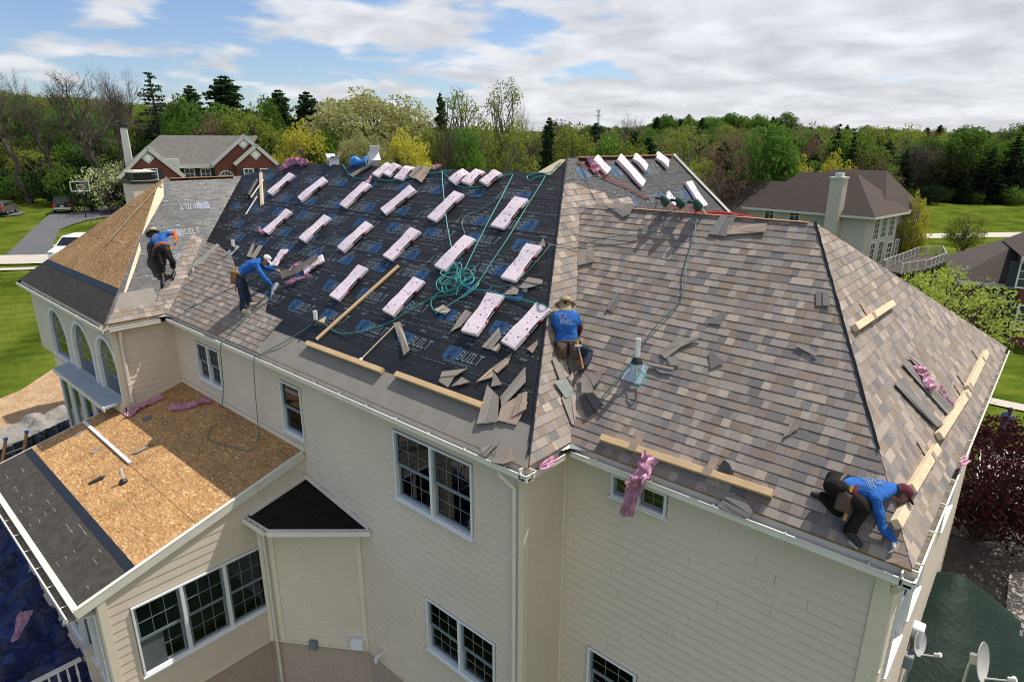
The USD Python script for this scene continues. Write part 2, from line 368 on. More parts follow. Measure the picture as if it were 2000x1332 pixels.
# ------------------------------------------------------------------ the house: survey in metres
xWl, xW, x1, x3 = -29.141 * S, -19.681 * S, -5.633 * S, -0.542 * S
yW, y0, y2, y5 = 5.085 * S, 6.760 * S, 7.923 * S, 19.87 * S
sF, sG, sF2, sG2, sFw, sGw = 0.8275, 1.3045, 0.9172, 1.2879, 1.0763, 1.0723
zr2, zr, zw, zm = 3.6663 * S, 4.6593 * S, 3.8108 * S, 4.32 * S
OV = 0.27
FF = Frame((0, y0, 0), (1, 0, 0), (0, 1, sF))            # main front slope
FG = Frame((x1, 0, 0), (0, 1, 0), (-1, 0, sG))           # slope facing right, behind the hip
F2 = Frame((0, y2, 0), (1, 0, 0), (0, 1, sF2))           # front slope of the right part
G2 = Frame((x3, 0, 0), (0, 1, 0), (-1, 0, sG2))          # its right hip
FW = Frame((0, yW, 0), (1, 0, 0), (0, 1, sFw))           # front hip of the left wing
GW = Frame((xW, 0, 0), (0, 1, 0), (-1, 0, sGw))          # right slope of the left wing
house = thing('house', 'large cream clapboard house with its hip roofs half stripped for new shingles', 'house')
HP = path_of(house)

def wpoly(fr, pts):
    return sg.Polygon([fr.loc(p)[:2] for p in pts]).buffer(0)

apexW = np.array([xW - zw / sGw, yW + zw / sFw, zw]); valW = np.array([xW - zw / sGw, y0 + zw / sF, zw])
peak = np.array([x1 - zr / sG, y0 + zr / sF, zr]); ymr = y0 + zm / sF
apex2 = np.array([x3 - zr2 / sG2, y2 + zr2 / sF2, zr2]); val2 = np.array([x1 - zr2 / sG, y2 + zr2 / sF2, zr2])
xl = -20.9 * S; xm = peak[0] - (zr - zm) / 0.6
b2 = zr2 / (y5 - apex2[1])
yb = 18.95 * S; zb = zr2 - b2 * (yb - apex2[1])
E_IN = 0.10
def clipped(fr, pts):
    p = wpoly(fr, pts); a = p.bounds
    return p.intersection(sg.box(a[0] - 1, E_IN * 1.2, a[2] + 1, a[3] + 1))
PF = clipped(FF, [(xW, y0, 0), (x1, y0, 0), peak, (xm, ymr, zm), (xl, ymr, zm), valW])
PG = clipped(FG, [(x1, y0, 0), (x1, y2, 0), val2, (x1 - zb / sG, yb, zb), (-7.91 * S, 18.95 * S, 2.965 * S), (peak[0], 17.57 * S, zr), peak])
P2 = clipped(F2, [(x1, y2, 0), (x3, y2, 0), apex2, val2])
PG2 = clipped(G2, [(x3, y2, 0), (x3, y5, 0), apex2])
PFW = clipped(FW, [(xWl, yW, 0), (xW, yW, 0), apexW])
PGW = clipped(GW, [(xW, yW, 0), (xW, y0, 0), valW, apexW])
roofs = {}
for key, fr, po in (('F', FF, PF), ('G', FG, PG), ('2', F2, P2), ('G2', G2, PG2), ('FW', FW, PFW), ('GW', GW, PGW)):
    roofs[key] = obj('roof_slope', flat(po, fr, -0.05, 0.0), M['strand_board'], HP)
def back(name, pts):
    a, b, c = map(np.asarray, (pts[0], pts[1], pts[2]))
    fr = Frame(a, b - a, c - a if np.cross(b - a, c - a)[2] > 0 else a - c)
    obj(name, flat(wpoly(fr, pts), fr, -0.05, 0.0), M['roof_brown'], HP)
back('rear_roof_slope', [(xl, ymr, zm), (xm, ymr, zm), (xm + 1.5, y5, 0), (xl - 2.5, y5, 0)])
back('rear_roof_slope', [peak, (peak[0], 17.57 * S, zr), (peak[0] - 2.6, 17.57 * S, zr - 1.56), (peak[0] - 2.6, peak[1], zr - 1.56)])
back('rear_roof_slope', [apex2, val2, (x1 - zb / sG, yb, zb), (x1, y5, 0), (x3, y5, 0)])
back('rear_roof_slope', [(xWl, yW, 0), apexW, (apexW[0], 15 * S, zw), (xWl, 15 * S, 0)])

# ---- underlayment strips, lapped like roof tiles
def strips(key, fr, po, width, m, lay=0.004, start=0.0):
    a = po.bounds; k = 0; v = start
    while v < a[3]:
        q = po.intersection(sg.box(a[0] - 1, v, a[2] + 1, v + width + 0.12))
        if not q.is_empty:
            for g in geoms(q):
                if g.area < 0.02: continue
                g = g.segmentize(0.5)
                e = trimesh.creation.extrude_polygon(g, 0.003, engine='earcut'); vv = np.array(e.vertices)
                vv[:, 2] += lay + 0.005 * np.clip(1 - (vv[:, 1] - v) / (width + 0.12), 0, 1)
                obj('underlayment_strip', trimesh.Trimesh(fr.pts(vv), e.faces, process=False), m, roofs[key])
        v += width; k += 1
ice = FF.loc(FF.at((760, 722)))[1]
strips('F', FF, PF.intersection(sg.box(-99, ice - 0.05, 99, 99)), 0.92, M['underlayment'], start=ice - 0.05)
obj('eave_membrane', flat(PF.intersection(sg.box(-99, 0, 99, ice)).difference(sg.Point(0, 0).buffer(0.01)), FF, 0.002, 0.005), M['felt_sand'], roofs['F'])
strips('G', FG, PG, 0.95, M['underlayment_side'])
obsb = FW.poly([(35, 553), (205, 637), (240, 572), (101, 508)])
bandW = PFW.intersection(sg.box(-99, 0, 99, 0.5 * (FW.uv((103, 508))[1] + FW.uv((235, 573))[1])))
obj('old_felt_band', flat(bandW, FW, 0.002, 0.006), M['old_felt'], roofs['FW'])
vb = bandW.bounds[3]
obj('membrane_edge', flat(PFW.intersection(sg.box(-99, vb - 0.16, 99, vb + 0.02)), FW, 0.007, 0.010), M['membrane_edge'], roofs['FW'])
def panels(key, fr, po, w, h, v0, m='strand_board', parent=None, lift=0.004):
    a = po.bounds; v = v0; r = 0
    while v < a[3]:
        u = a[0] - (r % 2) * w / 2
        while u < a[2]:
            q = po.intersection(sg.box(u + 0.006, v + 0.006, u + w - 0.006, v + h - 0.006))
            if not q.is_empty: obj('osb_panel', flat(q, fr, lift, lift + 0.009 + 0.003 * rng.random()), M[m], parent or roofs[key])
            u += w
        v += h; r += 1
panels('FW', FW, PFW.difference(bandW.buffer(0.005)), 2.44, 1.22, vb + 0.02)
strips('GW', GW, PGW, 0.95, M['underlayment_side'])
obj('osb_edge', flat(GW.poly([(318, 352), (305, 372), (250, 545), (226, 625), (236, 600), (262, 530), (275, 490), (272, 470), (320, 385)]), GW, 0.012, 0.018), M['lumber_pale'], roofs['GW'])
obj('felt_patch', flat(GW.poly([(220, 612), (233, 574), (298, 562), (307, 578), (302, 592)]), GW, 0.016, 0.020), M['felt_sand'], roofs['GW'])
obj('ridge_board', beam(peak + [0, 0.4, 0.02], [peak[0], 17.5 * S, zr + 0.02], 0.16, 0.02), M['lumber_orange'], HP)
obj('ridge_board', beam(apexW + [0, 0.2, 0.01], valW + [0, -0.3, 0.01], 0.16, 0.02), M['lumber_orange'], HP)
obj('ridge_board', beam(apex2 + [-0.1, 0, 0.012], val2 + [1.2, 0, 0.012], 0.09, 0.012), M['lumber_orange'], HP)
obj('ridge_panel', flat(FF.poly([(1051, 338), (1075, 344), (1107, 313), (1095, 313)]), FF, 0.012, 0.022), M['lumber_pale'], roofs['F'])
obj('rake_trim', cat([beam([peak[0] + 0.03, 17.62 * S, zr - 0.03], [-7.91 * S, 19.0 * S, 2.965 * S], 0.04, 0.16), beam([peak[0] + 0.03, 17.60 * S, zr + 0.035], [-7.91 * S + 0.03, 18.97 * S, 2.965 * S + 0.04], 0.10, 0.02, up=(1.3, 0, 1)), beam([-7.91 * S, 19.0 * S, 2.965 * S], [x1 - zb / sG, yb + 0.03, zb], 0.04, 0.16)]), M['gutter_white'], HP)

# ---- lettering printed on the underlayment
def letters(txt, h, slant=0.25, bold=True):
    m = meshkit.text_mesh(txt, h, 0.0015, bold); v = np.array(m.vertices); v[:, 0] += slant * v[:, 1]; m.vertices = v
    return m
_built = letters('BUILT', 0.20); _wB = _built.bounds[1][0]
_sx = 0.60 / _wB
_blk = sg.box(0, -0.02, 0.30, 0.215).buffer(0.015).difference(unary_union([sg.Polygon([(0.10, -0.04), (0.15, 0.07), (0.20, -0.04)]), sg.box(0.02, 0.085, 0.12, 0.10), sg.box(0.15, 0.13, 0.23, 0.145), sg.box(0.05, 0.17, 0.2, 0.178)]))
_R = letters('R', 0.17)
def logo(fr, u, v, flip, po, s=1.0, w=0.016):
    if not po.contains(sg.box(u - 0.05, v - 0.05, u + 0.9 * s, v + 0.25 * s)): return
    c, sn = (-1, -1) if flip else (1, 1)
    def put(m, z):
        q = np.array(m.vertices); q[:, :2] *= s
        if flip: q[:, 0] = 0.9 * s - q[:, 0]; q[:, 1] = 0.2 * s - q[:, 1]
        q[:, 0] += u; q[:, 1] += v; q[:, 2] += z
        return trimesh.Trimesh(fr.pts(q), m.faces, process=False)
    b = trimesh.creation.extrude_polygon(_blk, 0.001, engine='earcut')
    PR['blue'].append(put(b, w))
    r = _R.copy(); r.apply_translation([0.07, 0.03, 0]); PR['dark'].append(put(r, w + 0.0015))
    t = _built.copy(); t.apply_scale([_sx, 1, 1]); t.apply_translation([0.29, 0, 0]); PR['grey'].append(put(t, w))
    ln = cat([trimesh.creation.extrude_polygon(sg.box(0, -0.055, 0.74, -0.045), 0.001, engine='earcut')] +
             [trimesh.creation.extrude_polygon(sg.box(0.05 + 0.035 * k, -0.095, 0.05 + 0.035 * k + 0.012 + 0.014 * ((k * 7) % 3) / 2, -0.07), 0.001, engine='earcut') for k in range(18)])
    PR['grey'].append(put(ln, w))
def prints(key, fr, po, rows, step, jit, s=1.0, w=0.016):
    a = po.bounds
    for r, (v, flip) in enumerate(rows):
        u = a[0] + (r * 0.47 * step) % step
        while u < a[2]:
            logo(fr, u, v, flip, po, s, w); u += step
        # small faint lettering and nail marks between the rows
        for du in np.arange(a[0], a[2], 0.62):
            q = sg.Point(du + 0.3, v + 0.36)
            if po.contains(q.buffer(0.15)):
                for k in range(5):
                    x = du + 0.3 + 0.03 * k
                    PR['grey'].append(flat(sg.Polygon([(x, v + 0.33), (x + 0.02, v + 0.33), (x + 0.032, v + 0.375), (x + 0.012, v + 0.375)]), fr, w, w + 0.001))
        for du in np.arange(a[0], a[2], 0.11):
            for dv in (0.43, 0.455, -0.16):
                if rng.random() < 0.75 and po.contains(sg.Point(du, v + dv)): PR['faint'].append(flat(sg.box(du, v + dv, du + 0.05 + 0.05 * rng.random(), v + dv + 0.010), fr, w, w + 0.001))
    for k in range(int(po.area * 3.0)):
        u, v = rng.uniform(a[0], a[2]), rng.uniform(a[1], a[3])
        if po.contains(sg.Point(u, v)): PR['grey'].append(flat(sg.Point(u, v).buffer(0.012, 2), fr, w, w + 0.002))
rowsF = [(1.40, False), (2.12, False), (2.86, True), (3.32, True), (4.02, False), (4.50, True), (5.28, True)]
for key, fr, po, rows in (('F', FF, PF.intersection(sg.box(-99, ice + 0.1, 99, 99)), rowsF), ('G', FG, PG, [(1.2, False), (2.2, True), (3.1, False), (4.0, True), (4.8, False)]), ('GW', GW, PGW, [(0.9, False), (1.75, True), (2.6, False), (3.5, True)])):
    PR = {'blue': [], 'dark': [], 'grey': [], 'faint': []}
    prints(key, fr, po, rows, 1.30, 0.1)
    for k, m in (('blue', 'print_blue'), ('dark', 'print_dark'), ('grey', 'print_grey'), ('faint', 'print_faint')):
        if PR[k]: obj('printed_lettering', cat(PR[k]), M[m], roofs[key], kind='stuff')

# ---- shingles, each visible tab a piece
PAL = [srgb(140, 129, 120), srgb(132, 123, 117), srgb(124, 118, 115), srgb(112, 107, 106), srgb(159, 146, 134), srgb(133, 119, 107), srgb(147, 137, 129), srgb(125, 113, 104), srgb(137, 128, 123)]
PALW = np.array([0.16, 0.15, 0.13, 0.08, 0.10, 0.12, 0.12, 0.07, 0.07])
SHG = []
def shingles(key, fr, po, v0, seed, expo=0.142, ragged=None, lift=0.006, thick=0.0135):
    r = np.random.default_rng(seed); a = po.bounds; v = v0
    while v < a[3]:
        ofs = r.uniform(0, 0.3); u = a[0] - ofs; wob = r.normal(0, 0.004); last = None
        while u < a[2]:
            w = float(r.choice([0.09, 0.12, 0.15, 0.19, 0.24, 0.32], p=[0.12, 0.22, 0.24, 0.2, 0.14, 0.08]))
            q = sg.box(u + 0.0012, v + wob, u + w - 0.0012, v + expo + 0.012)
            c = q.intersection(po)
            if not c.is_empty and c.area > 0.0012:
                t = thick * (1.0 if r.random() < 0.62 else 0.72)
                k = int(r.choice(len(PAL), p=PALW / PALW.sum()))
                if k == last: k = int(r.choice(len(PAL), p=PALW / PALW.sum()))
                last = k
                col = np.array(PAL[k]) * r.uniform(0.93, 1.07)
                for g in geoms(c):
                    g = g.convex_hull if g.convex_hull.area < g.area * 1.02 else g
                    e = trimesh.creation.extrude_polygon(g, 1.0, engine='earcut'); vv = np.array(e.vertices)
                    top = np.interp(vv[:, 1], [v, v + expo], [t, 0.003]) + lift
                    vv[:, 2] = np.where(vv[:, 2] > 0.5, top, lift - 0.004)
                    m = trimesh.Trimesh(fr.pts(vv), e.faces, process=False)
                    SHG.append((key, m, col, m.area / depth_of(m.vertices.mean(0)) ** 2))
            u += w
        v += expo
F_sh = FF.poly([(322, 622), (330, 618), (505, 699), (514, 668), (553, 626), (519, 611), (524, 580), (491, 567), (470, 548), (452, 500), (430, 482), (404, 474), (395, 470)]).intersection(PF)
G_sh = FG.poly([(1028, 940), (1112, 890), (1131, 403), (1240, 404), (1228, 386), (1188, 392), (1180, 378), (1150, 371), (1135, 366), (1113, 357), (1099, 363), (1096, 372)]).intersection(PG)
GW_sh = GW.poly([(206, 640), (326, 622), (396, 468), (376, 458), (366, 474), (352, 500), (335, 540), (330, 562), (311, 569), (306, 590), (226, 604), (214, 620)]).intersection(PGW)
shingles('2', F2, P2, E_IN * 1.2, 21)
shingles('G2', G2, PG2, E_IN * 1.2, 22)
shingles('G', FG, G_sh, E_IN * 1.2, 23, lift=0.019)
shingles('F', FF, F_sh, E_IN * 1.2, 24, lift=0.019)
shingles('GW', GW, GW_sh, E_IN * 1.2, 25, lift=0.02)
SHG.sort(key=lambda s: -s[3])
for key, m, col, _ in SHG[:298]:
    obj('shingle', m, M['shingle_granules'], roofs[key], tone=col)
for key in roofs:
    rest = [(m, c) for k, m, c, _ in SHG[298:] if k == key]
    if rest: obj('shingle_courses', cat([m for m, c in rest]), M['shingle_granules'], roofs[key], tone=np.vstack([np.tile(c, (len(m.vertices), 1)) for m, c in rest]), kind='stuff')

# hip strips: crumpled membrane folded over the open hips
def ragged_strip(a, b, up, side, w, seed, n=40):
    r = np.random.default_rng(seed); t = np.linspace(0, 1, n); P = np.asarray(a) + (np.asarray(b) - a) * t[:, None]
    V = []; F = []
    for i in range(n):
        wl, wr = w * r.uniform(0.5, 1.4), w * r.uniform(0.5, 1.4)
        V += [P[i] - side * wl * 0.7 - up * wl * 0.45, P[i] + up * (0.015 + 0.02 * r.random()), P[i] + side * wr * 0.7 - up * wr * 0.45]
    for i in range(n - 1):
        for k in (0, 1):
            p = 3 * i + k; F += [[p, p + 1, p + 4], [p, p + 4, p + 3]]
    return trimesh.Trimesh(V, F, process=False)
hd = nrm(apex2 - [x3, y2, 0])
obj('hip_membrane', ragged_strip(np.array([x3, y2, 0]) + hd * 1.55 + [0, 0, 0.03], apex2 + [0, 0, 0.03], nrm([0.4, -0.4, 1]), nrm(np.cross(hd, [0.4, -0.4, 1])), 0.030, 3), M['underlayment_side'], HP)
hg = nrm(peak - [x1, y0, 0])
obj('hip_membrane', ragged_strip(np.array([x1, y0, 0]) + hg * 0.35 + [0, 0, 0.03], peak + [0, 0, 0.03], nrm([0.5, -0.4, 1]), nrm(np.cross(hg, [0.5, -0.4, 1])), 0.040, 4, 60), M['underlayment_side'], HP)

for cx_, cy_ in ((x1, y2), (xW, y0)): obj('valley_flashing', trimesh.Trimesh([(cx_ - 0.02, cy_ + 0.0, 0.045), (cx_ + 0.42, cy_ + 0.13, 0.06), (cx_ - 0.13, cy_ - 0.42, 0.06), (cx_ - 0.32, cy_ + 0.36, 0.31)], [[0, 1, 3], [0, 3, 2]], process=False), M['sheet_metal'], HP)
# ---- gutters, fascias, soffits
def gutter(a, b, out, m0=0.0, m1=0.0, z=0.0, parent=HP, w=0.125, dirt=True):
    """From a to b along the eave's outer line; m0, m1 lengthen the ends."""
    a = np.array([*a, z], float); b = np.array([*b, z], float); d = nrm(b - a); out = np.array([*out, 0.0]); up = np.array([0, 0, 1.0])
    a = a - d * m0; b = b + d * m1; h = 0.095
    def bar(o, zz, ww, hh): return beam(a + out * o + up * zz, b + out * o + up * zz, ww, hh)
    ms = [bar(-0.004, -h / 2, 0.008, h - 0.004), bar(-0.006, -0.006, 0.022, 0.014), bar(-0.02, -h + 0.02, 0.02, 0.03), bar(-w / 2, -h, w - 0.012, 0.008), bar(-w + 0.004, -h / 2 + 0.01, 0.008, h)]
    g = obj('gutter', cat(ms), M['gutter_white'], parent)
    if dirt: obj('gutter_silt', bar(-w / 2, -h + 0.022, w - 0.03, 0.03), M['gutter_dirt'], g)
    L = np.linalg.norm(b - a); n = max(2, int(L / 0.8))
    for k in range(n):
        c = a + d * L * (k + 0.5) / n
        obj('gutter_hanger', cat([beam(c + out * (-0.01) + up * 0.002, c - out * (w - 0.01) + up * 0.002, 0.02, 0.006), beam(c - out * 0.006 + up * 0.004, c - out * 0.006 + up * 0.014, 0.02, 0.014, up=(0.1, 0.9, 0))]), M['gutter_white'], g)
    obj('fascia', beam(a - out * (w + 0.012) + up * -0.03, b - out * (w + 0.012) + up * -0.03, 0.018, 0.20), M['trim'], parent)
    return g
gutter((xWl, yW), (xW, yW), (0, -1))
gutter((xW, yW), (xW, y0), (1, 0), -0.0, -0.127)
gutter((xW, y0), (x1, y0), (0, -1), -0.003)
gutter((x1, y0), (x1, y2), (1, 0), -0.0, -0.127)
gutter((x1, y2), (x3, y2), (0, -1), -0.003)
gutter((x3, y2), (x3, y5), (1, 0))
for x_, y_ in ((xWl, yW), (xW, yW), (x1, y0), (x3, y2)): obj('gutter_corner', box((x_ - 0.012 if x_ != xWl else x_ + 0.012, y_ + 0.012, -0.048), (0.017, 0.017, 0.052)), M['gutter_white'], HP)
def soffit(x0, y0_, x1_, y1_): obj('soffit', box(((x0 + x1_) / 2, (y0_ + y1_) / 2, -0.142), (abs(x1_ - x0) / 2, abs(y1_ - y0_) / 2, 0.008)), M['trim'], HP)
soffit(xWl + 0.15, yW + 0.15, xW - 0.15, yW + OV + 0.02); soffit(xW - OV - 0.02, yW + OV + 0.021, xW - 0.15, y0 + OV)
soffit(xW - 0.149, y0 + 0.15, x1 - 0.15, y0 + OV + 0.02); soffit(x1 - OV - 0.02, y0 + OV + 0.021, x1 - 0.15, y2 + OV)
soffit(x1 - 0.149, y2 + 0.15, x3 - 0.15, y2 + OV + 0.02); soffit(x3 - OV - 0.02, y2 + OV + 0.021, x3 - 0.15, y5 - 0.1)

# ---- walls with separate clapboards
ZB = -6.82 * S                                                   # foot of the clapboards, top of the stone
boards_made = [0]
def wall(a, b, z0, z1, holes=(), boards=True, poly=None, expo=0.152, seed=0, foundation=True, label=None, butt=0.017):
    a = np.array([*a, 0.0], float); b = np.array([*b, 0.0], float)
    fr = Frame(a, b - a, (0, 0, 1)); L = np.linalg.norm(b - a); po = poly if poly is not None else sg.box(0, z0, L, z1)
    hs = unary_union([h for h in holes]) if holes else sg.Polygon()
    core = obj('wall', flat(po.difference(hs), fr, -0.12, 0.0), M['wall_core'] if boards else M['siding'], HP, label=label)
    if foundation:
        obj('foundation', flat(sg.box(0, -9.4 * S, L, z0), fr, -0.12, -0.02), M['foundation'], HP)
        obj('water_table', flat(sg.box(0, z0 - 0.03, L, z0 + 0.015), fr, -0.02, 0.035), M['trim'], HP)
    if boards:
        r = np.random.default_rng(100 + seed); v = z1 - expo; B = po.bounds; extra = []
        v = B[3] - expo
        while v > z0 - expo + 0.02:
            cuts = [0.0]; u = r.uniform(0.8, 3.4)
            while u < L - 0.5: cuts.append(u); u += r.uniform(2.2, 3.7)
            cuts.append(L)
            for c0, c1 in zip(cuts, cuts[1:]):
                q = sg.box(c0 + 0.002, max(v, z0), c1 - 0.002, v + expo + 0.004).intersection(po).difference(hs)
                for g in geoms(q):
                    if g.area < 0.002: continue
                    e = trimesh.creation.extrude_polygon(g, 1.0, engine='earcut'); vv = np.array(e.vertices)
                    vv[:, 2] = np.where(vv[:, 2] > 0.5, np.interp(vv[:, 1], [v, v + expo], [butt, 0.004]), 0.0005)
                    m = trimesh.Trimesh(fr.pts(vv), e.faces, process=False)
                    if boards_made[0] < 296: obj('clapboard', m, M['siding'], core); boards_made[0] += 1
                    else: extra.append(m)
            v -= expo
        if extra: obj('clapboards', cat(extra), M['siding'], core, kind='stuff')
    return fr, core

def rect(fr, pa, pb): 
    a, b = fr.uv(pa), fr.uv(pb); return (min(a[0], b[0]), min(a[1], b[1]), max(a[0], b[0]), max(a[1], b[1]))

def sash(win, fr, u0, v0, u1, v1, w, cols, rows, screen=False):
    t = 0.045
    ring = sg.box(u0, v0, u1, v1).difference(sg.box(u0 + t, v0 + t * 1.3, u1 - t, v1 - t * 0.8))
    obj('sash', flat(ring, fr, w - 0.03, w), M['sash_grey'], win)
    gu0, gu1, gv0, gv1 = u0 + t, u1 - t, v0 + t * 1.3, v1 - t * 0.8
    obj('pane', flat(sg.box(gu0, gv0, gu1, gv1), fr, w - 0.020, w - 0.014), M['glass'], win)
    bars = [sg.box(gu0 + (gu1 - gu0) * k / cols - 0.005, gv0, gu0 + (gu1 - gu0) * k / cols + 0.005, gv1) for k in range(1, cols)] + [sg.box(gu0, gv0 + (gv1 - gv0) * k / rows - 0.005, gu1, gv0 + (gv1 - gv0) * k / rows + 0.005) for k in range(1, rows)]
    if bars: obj('muntins', flat(unary_union(bars), fr, w - 0.013, w - 0.006), M['muntin_grey'], win)

def window(fr, r, units=1, cols=3, rows=2, double=True, curtain=False, label=None, case=0.035):
    u0, v0, u1, v1 = r
    outer = sg.box(u0 - case, v0 - case, u1 + case, v1 + case)
    mull = [sg.box(u0 + (u1 - u0) * k / units - 0.03, v0, u0 + (u1 - u0) * k / units + 0.03, v1) for k in range(1, units)]
    fm = unary_union([outer.difference(sg.box(u0, v0, u1, v1))] + mull)
    win = obj('window', cat([flat(fm, fr, -0.06, 0.045), flat(sg.box(u0 - case - 0.03, v0 - case - 0.03, u1 + case + 0.03, v0 - case + 0.005), fr, -0.02, 0.07)]), M['frame_white'], HP, label=label)
    W = (u1 - u0) / units
    for k in range(units):
        a = u0 + W * k + (0.04 if k else 0.0); b = u0 + W * (k + 1) - (0.04 if k < units - 1 else 0.0)
        if double:
            mid = (v0 + v1) / 2
            sash(win, fr, a, mid - 0.02, b, v1, 0.0, cols, rows); sash(win, fr, a + 0.01, v0, b - 0.01, mid + 0.02, -0.032, cols, rows, True)
        else: sash(win, fr, a, v0, b, v1, -0.01, cols, rows)
    back_ = sg.box(u0 - 0.07, v0 - 0.07, u1 + 0.07, v1 + 0.07)
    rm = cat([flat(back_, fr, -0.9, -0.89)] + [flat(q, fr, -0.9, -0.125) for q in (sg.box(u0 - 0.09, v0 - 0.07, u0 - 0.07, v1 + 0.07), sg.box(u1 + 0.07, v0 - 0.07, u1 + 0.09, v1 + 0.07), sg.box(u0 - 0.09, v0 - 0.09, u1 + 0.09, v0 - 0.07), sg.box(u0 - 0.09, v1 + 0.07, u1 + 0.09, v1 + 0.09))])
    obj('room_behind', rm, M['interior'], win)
    if curtain == 'blind': obj('blind', flat(sg.box(u0 + 0.02, v0 + 0.02, u1 - 0.02, v1 - 0.02), fr, -0.36, -0.35), M['blind'], win)
    elif curtain:
        for c0, c1 in ((u0 + 0.52 * (u1 - u0) + 0.5 * W * 0.35, u1 - 0.02), (u0 + W * 0.55, u0 + W * 0.9)):
            us = np.linspace(c0, c1, 40); pl = sg.LineString([(u, -0.30 + 0.035 * math.sin(u * 55)) for u in us]).buffer(0.008)
            e = trimesh.creation.extrude_polygon(pl, v1 - v0, engine='earcut'); q = np.array(e.vertices)
            obj('curtain', trimesh.Trimesh(fr.pts(np.stack([q[:, 0], v0 + q[:, 2], q[:, 1]], 1)), e.faces, process=False), M['curtain'], win)
    return win
hole = lambda r: sg.box(r[0] - 0.05, r[1] - 0.05, r[2] + 0.05, r[3] + 0.05)

# main front wall
WA = Frame((xW - OV, y0 + OV, 0), (1, 0, 0), (0, 0, 1))
mw = [(rect(WA, (384, 668), (437, 757)), 2, 3, 2, True, False, 'short two-light window over the bare porch deck'), (rect(WA, (549, 744), (596, 856)), 1, 1, 1, True, False, 'single narrow window with dark screen'),
      (rect(WA, (772, 841), (923, 1047)), 2, 3, 2, True, True, 'upper double window with curtains'), (rect(WA, (837, 1169), (966, 1356)), 2, 3, 2, True, False, 'lower double window')]
WB_ = Frame((x1 - OV, y2 + OV, 0), (1, 0, 0), (0, 0, 1))
bw = [(rect(WB_, (1201, 928), (1297, 1003)), 2, 2, 2, False, False, 'small wide window under the right gutter'), (rect(WB_, (1154, 1265), (1234, 1400)), 1, 3, 2, True, False, 'ground floor window by the inner corner')]
TOPZ = -0.15
wall((xW - OV, y0 + OV), (x1 - OV, y0 + OV), ZB, TOPZ, [hole(w[0]) for w in mw], seed=1)
wall((x1 - OV, y2 + OV), (x3 - OV, y2 + OV), ZB, TOPZ, [hole(w[0]) for w in bw], seed=2, expo=0.16)
wall((x1 - OV, y0 + OV), (x1 - OV, y2 + OV), ZB, TOPZ, seed=3)
wall((xW - OV, yW + OV), (xW - OV, y0 + OV), -2.5 * S, TOPZ, seed=4, foundation=False)
for fr, ws in ((WA, mw), (WB_, bw)):
    for r, un, c, rr, db, cu, lb in ws: window(fr, r, un, c, rr, db, cu, lb)

# corner boards, downspouts
def post(x, y, z0, z1, w=0.10, m='trim', name='corner_board'): obj(name, box((x, y, (z0 + z1) / 2), (w / 2, w / 2, (z1 - z0) / 2)), M[m], HP)
post(x1 - OV - 0.025, y0 + OV + 0.025, ZB, TOPZ, 0.11); post(x3 - OV - 0.045, y2 + OV + 0.045, ZB, TOPZ, 0.15)
post(x1 - OV + 0.03, y2 + OV - 0.03, ZB, TOPZ, 0.05); post(xW - OV - 0.03, yW + OV + 0.03, -2.5 * S, TOPZ, 0.12)
def downspout(x, y, z0, z1, top=None, w=0.065):
    pts = [(x, y, z0), (x, y, z1)]
    ms = [box((x, y, (z0 + z1) / 2), (w / 2, w * 0.42, (z1 - z0) / 2), ch=0.012)]
    if top is not None: ms.append(beam((x, y, z1 - 0.02), top, w, w * 0.8, up=(0.3, 0.5, 0.4)))
    d = obj('downspout', cat(ms), M['gutter_white'], HP)
    for z in np.arange(z0 + 0.5, z1, 1.5): obj('strap', box((x, y, z), (w / 2 + 0.006, w * 0.42 + 0.006, 0.015)), M['gutter_white'], d)
downspout(x1 - OV - 0.14, y0 + OV - 0.055, -9 * S, -0.42, (x1 - 0.50, y0 - 0.02, -0.13))
downspout(x3 - OV + 0.05, y2 + OV + 0.12, -9 * S, -0.42, (x3 - 0.05, y2 + 0.25, -0.14), 0.08)
downspout(xW - OV + 0.05, yW + OV + 0.16, -2.4 * S, -0.40, (xW - 0.06, yW + 0.40, -0.13), 0.08)

# right wall, seen almost edge on
WR = Frame((x3 - OV, y2 + OV, 0), (0, 1, 0), (0, 0, 1))
rw = [(1.5, -2.7, 2.5, -1.2), (3.0, -2.7, 4.0, -1.2), (6.0, -2.6, 7.2, -1.2), (1.5, -5.4, 2.5, -3.7)]
wall((x3 - OV, y2 + OV), (x3 - OV, y5 - OV), ZB, TOPZ, [hole(r) for r in rw], seed=5, label='sunlit right wall of narrow clapboards')
for r in rw: window(WR, r, 1, 3, 2, True)
obj('wall', cat([box(((xl + x1) / 2, y5 - 0.4, -3.2), (abs(x1 - xl) / 2, 0.06, 3.0)), box((x3 - 2.6, y5 - 0.33, -3.2), (2.3, 0.05, 3.0))]), M['siding'], HP)
obj('gable_wall', cat([box((xWl + 1.0, 11.5 * S, -3.2), (0.06, 5.6 * S, 3.0))]), M['siding'], HP)

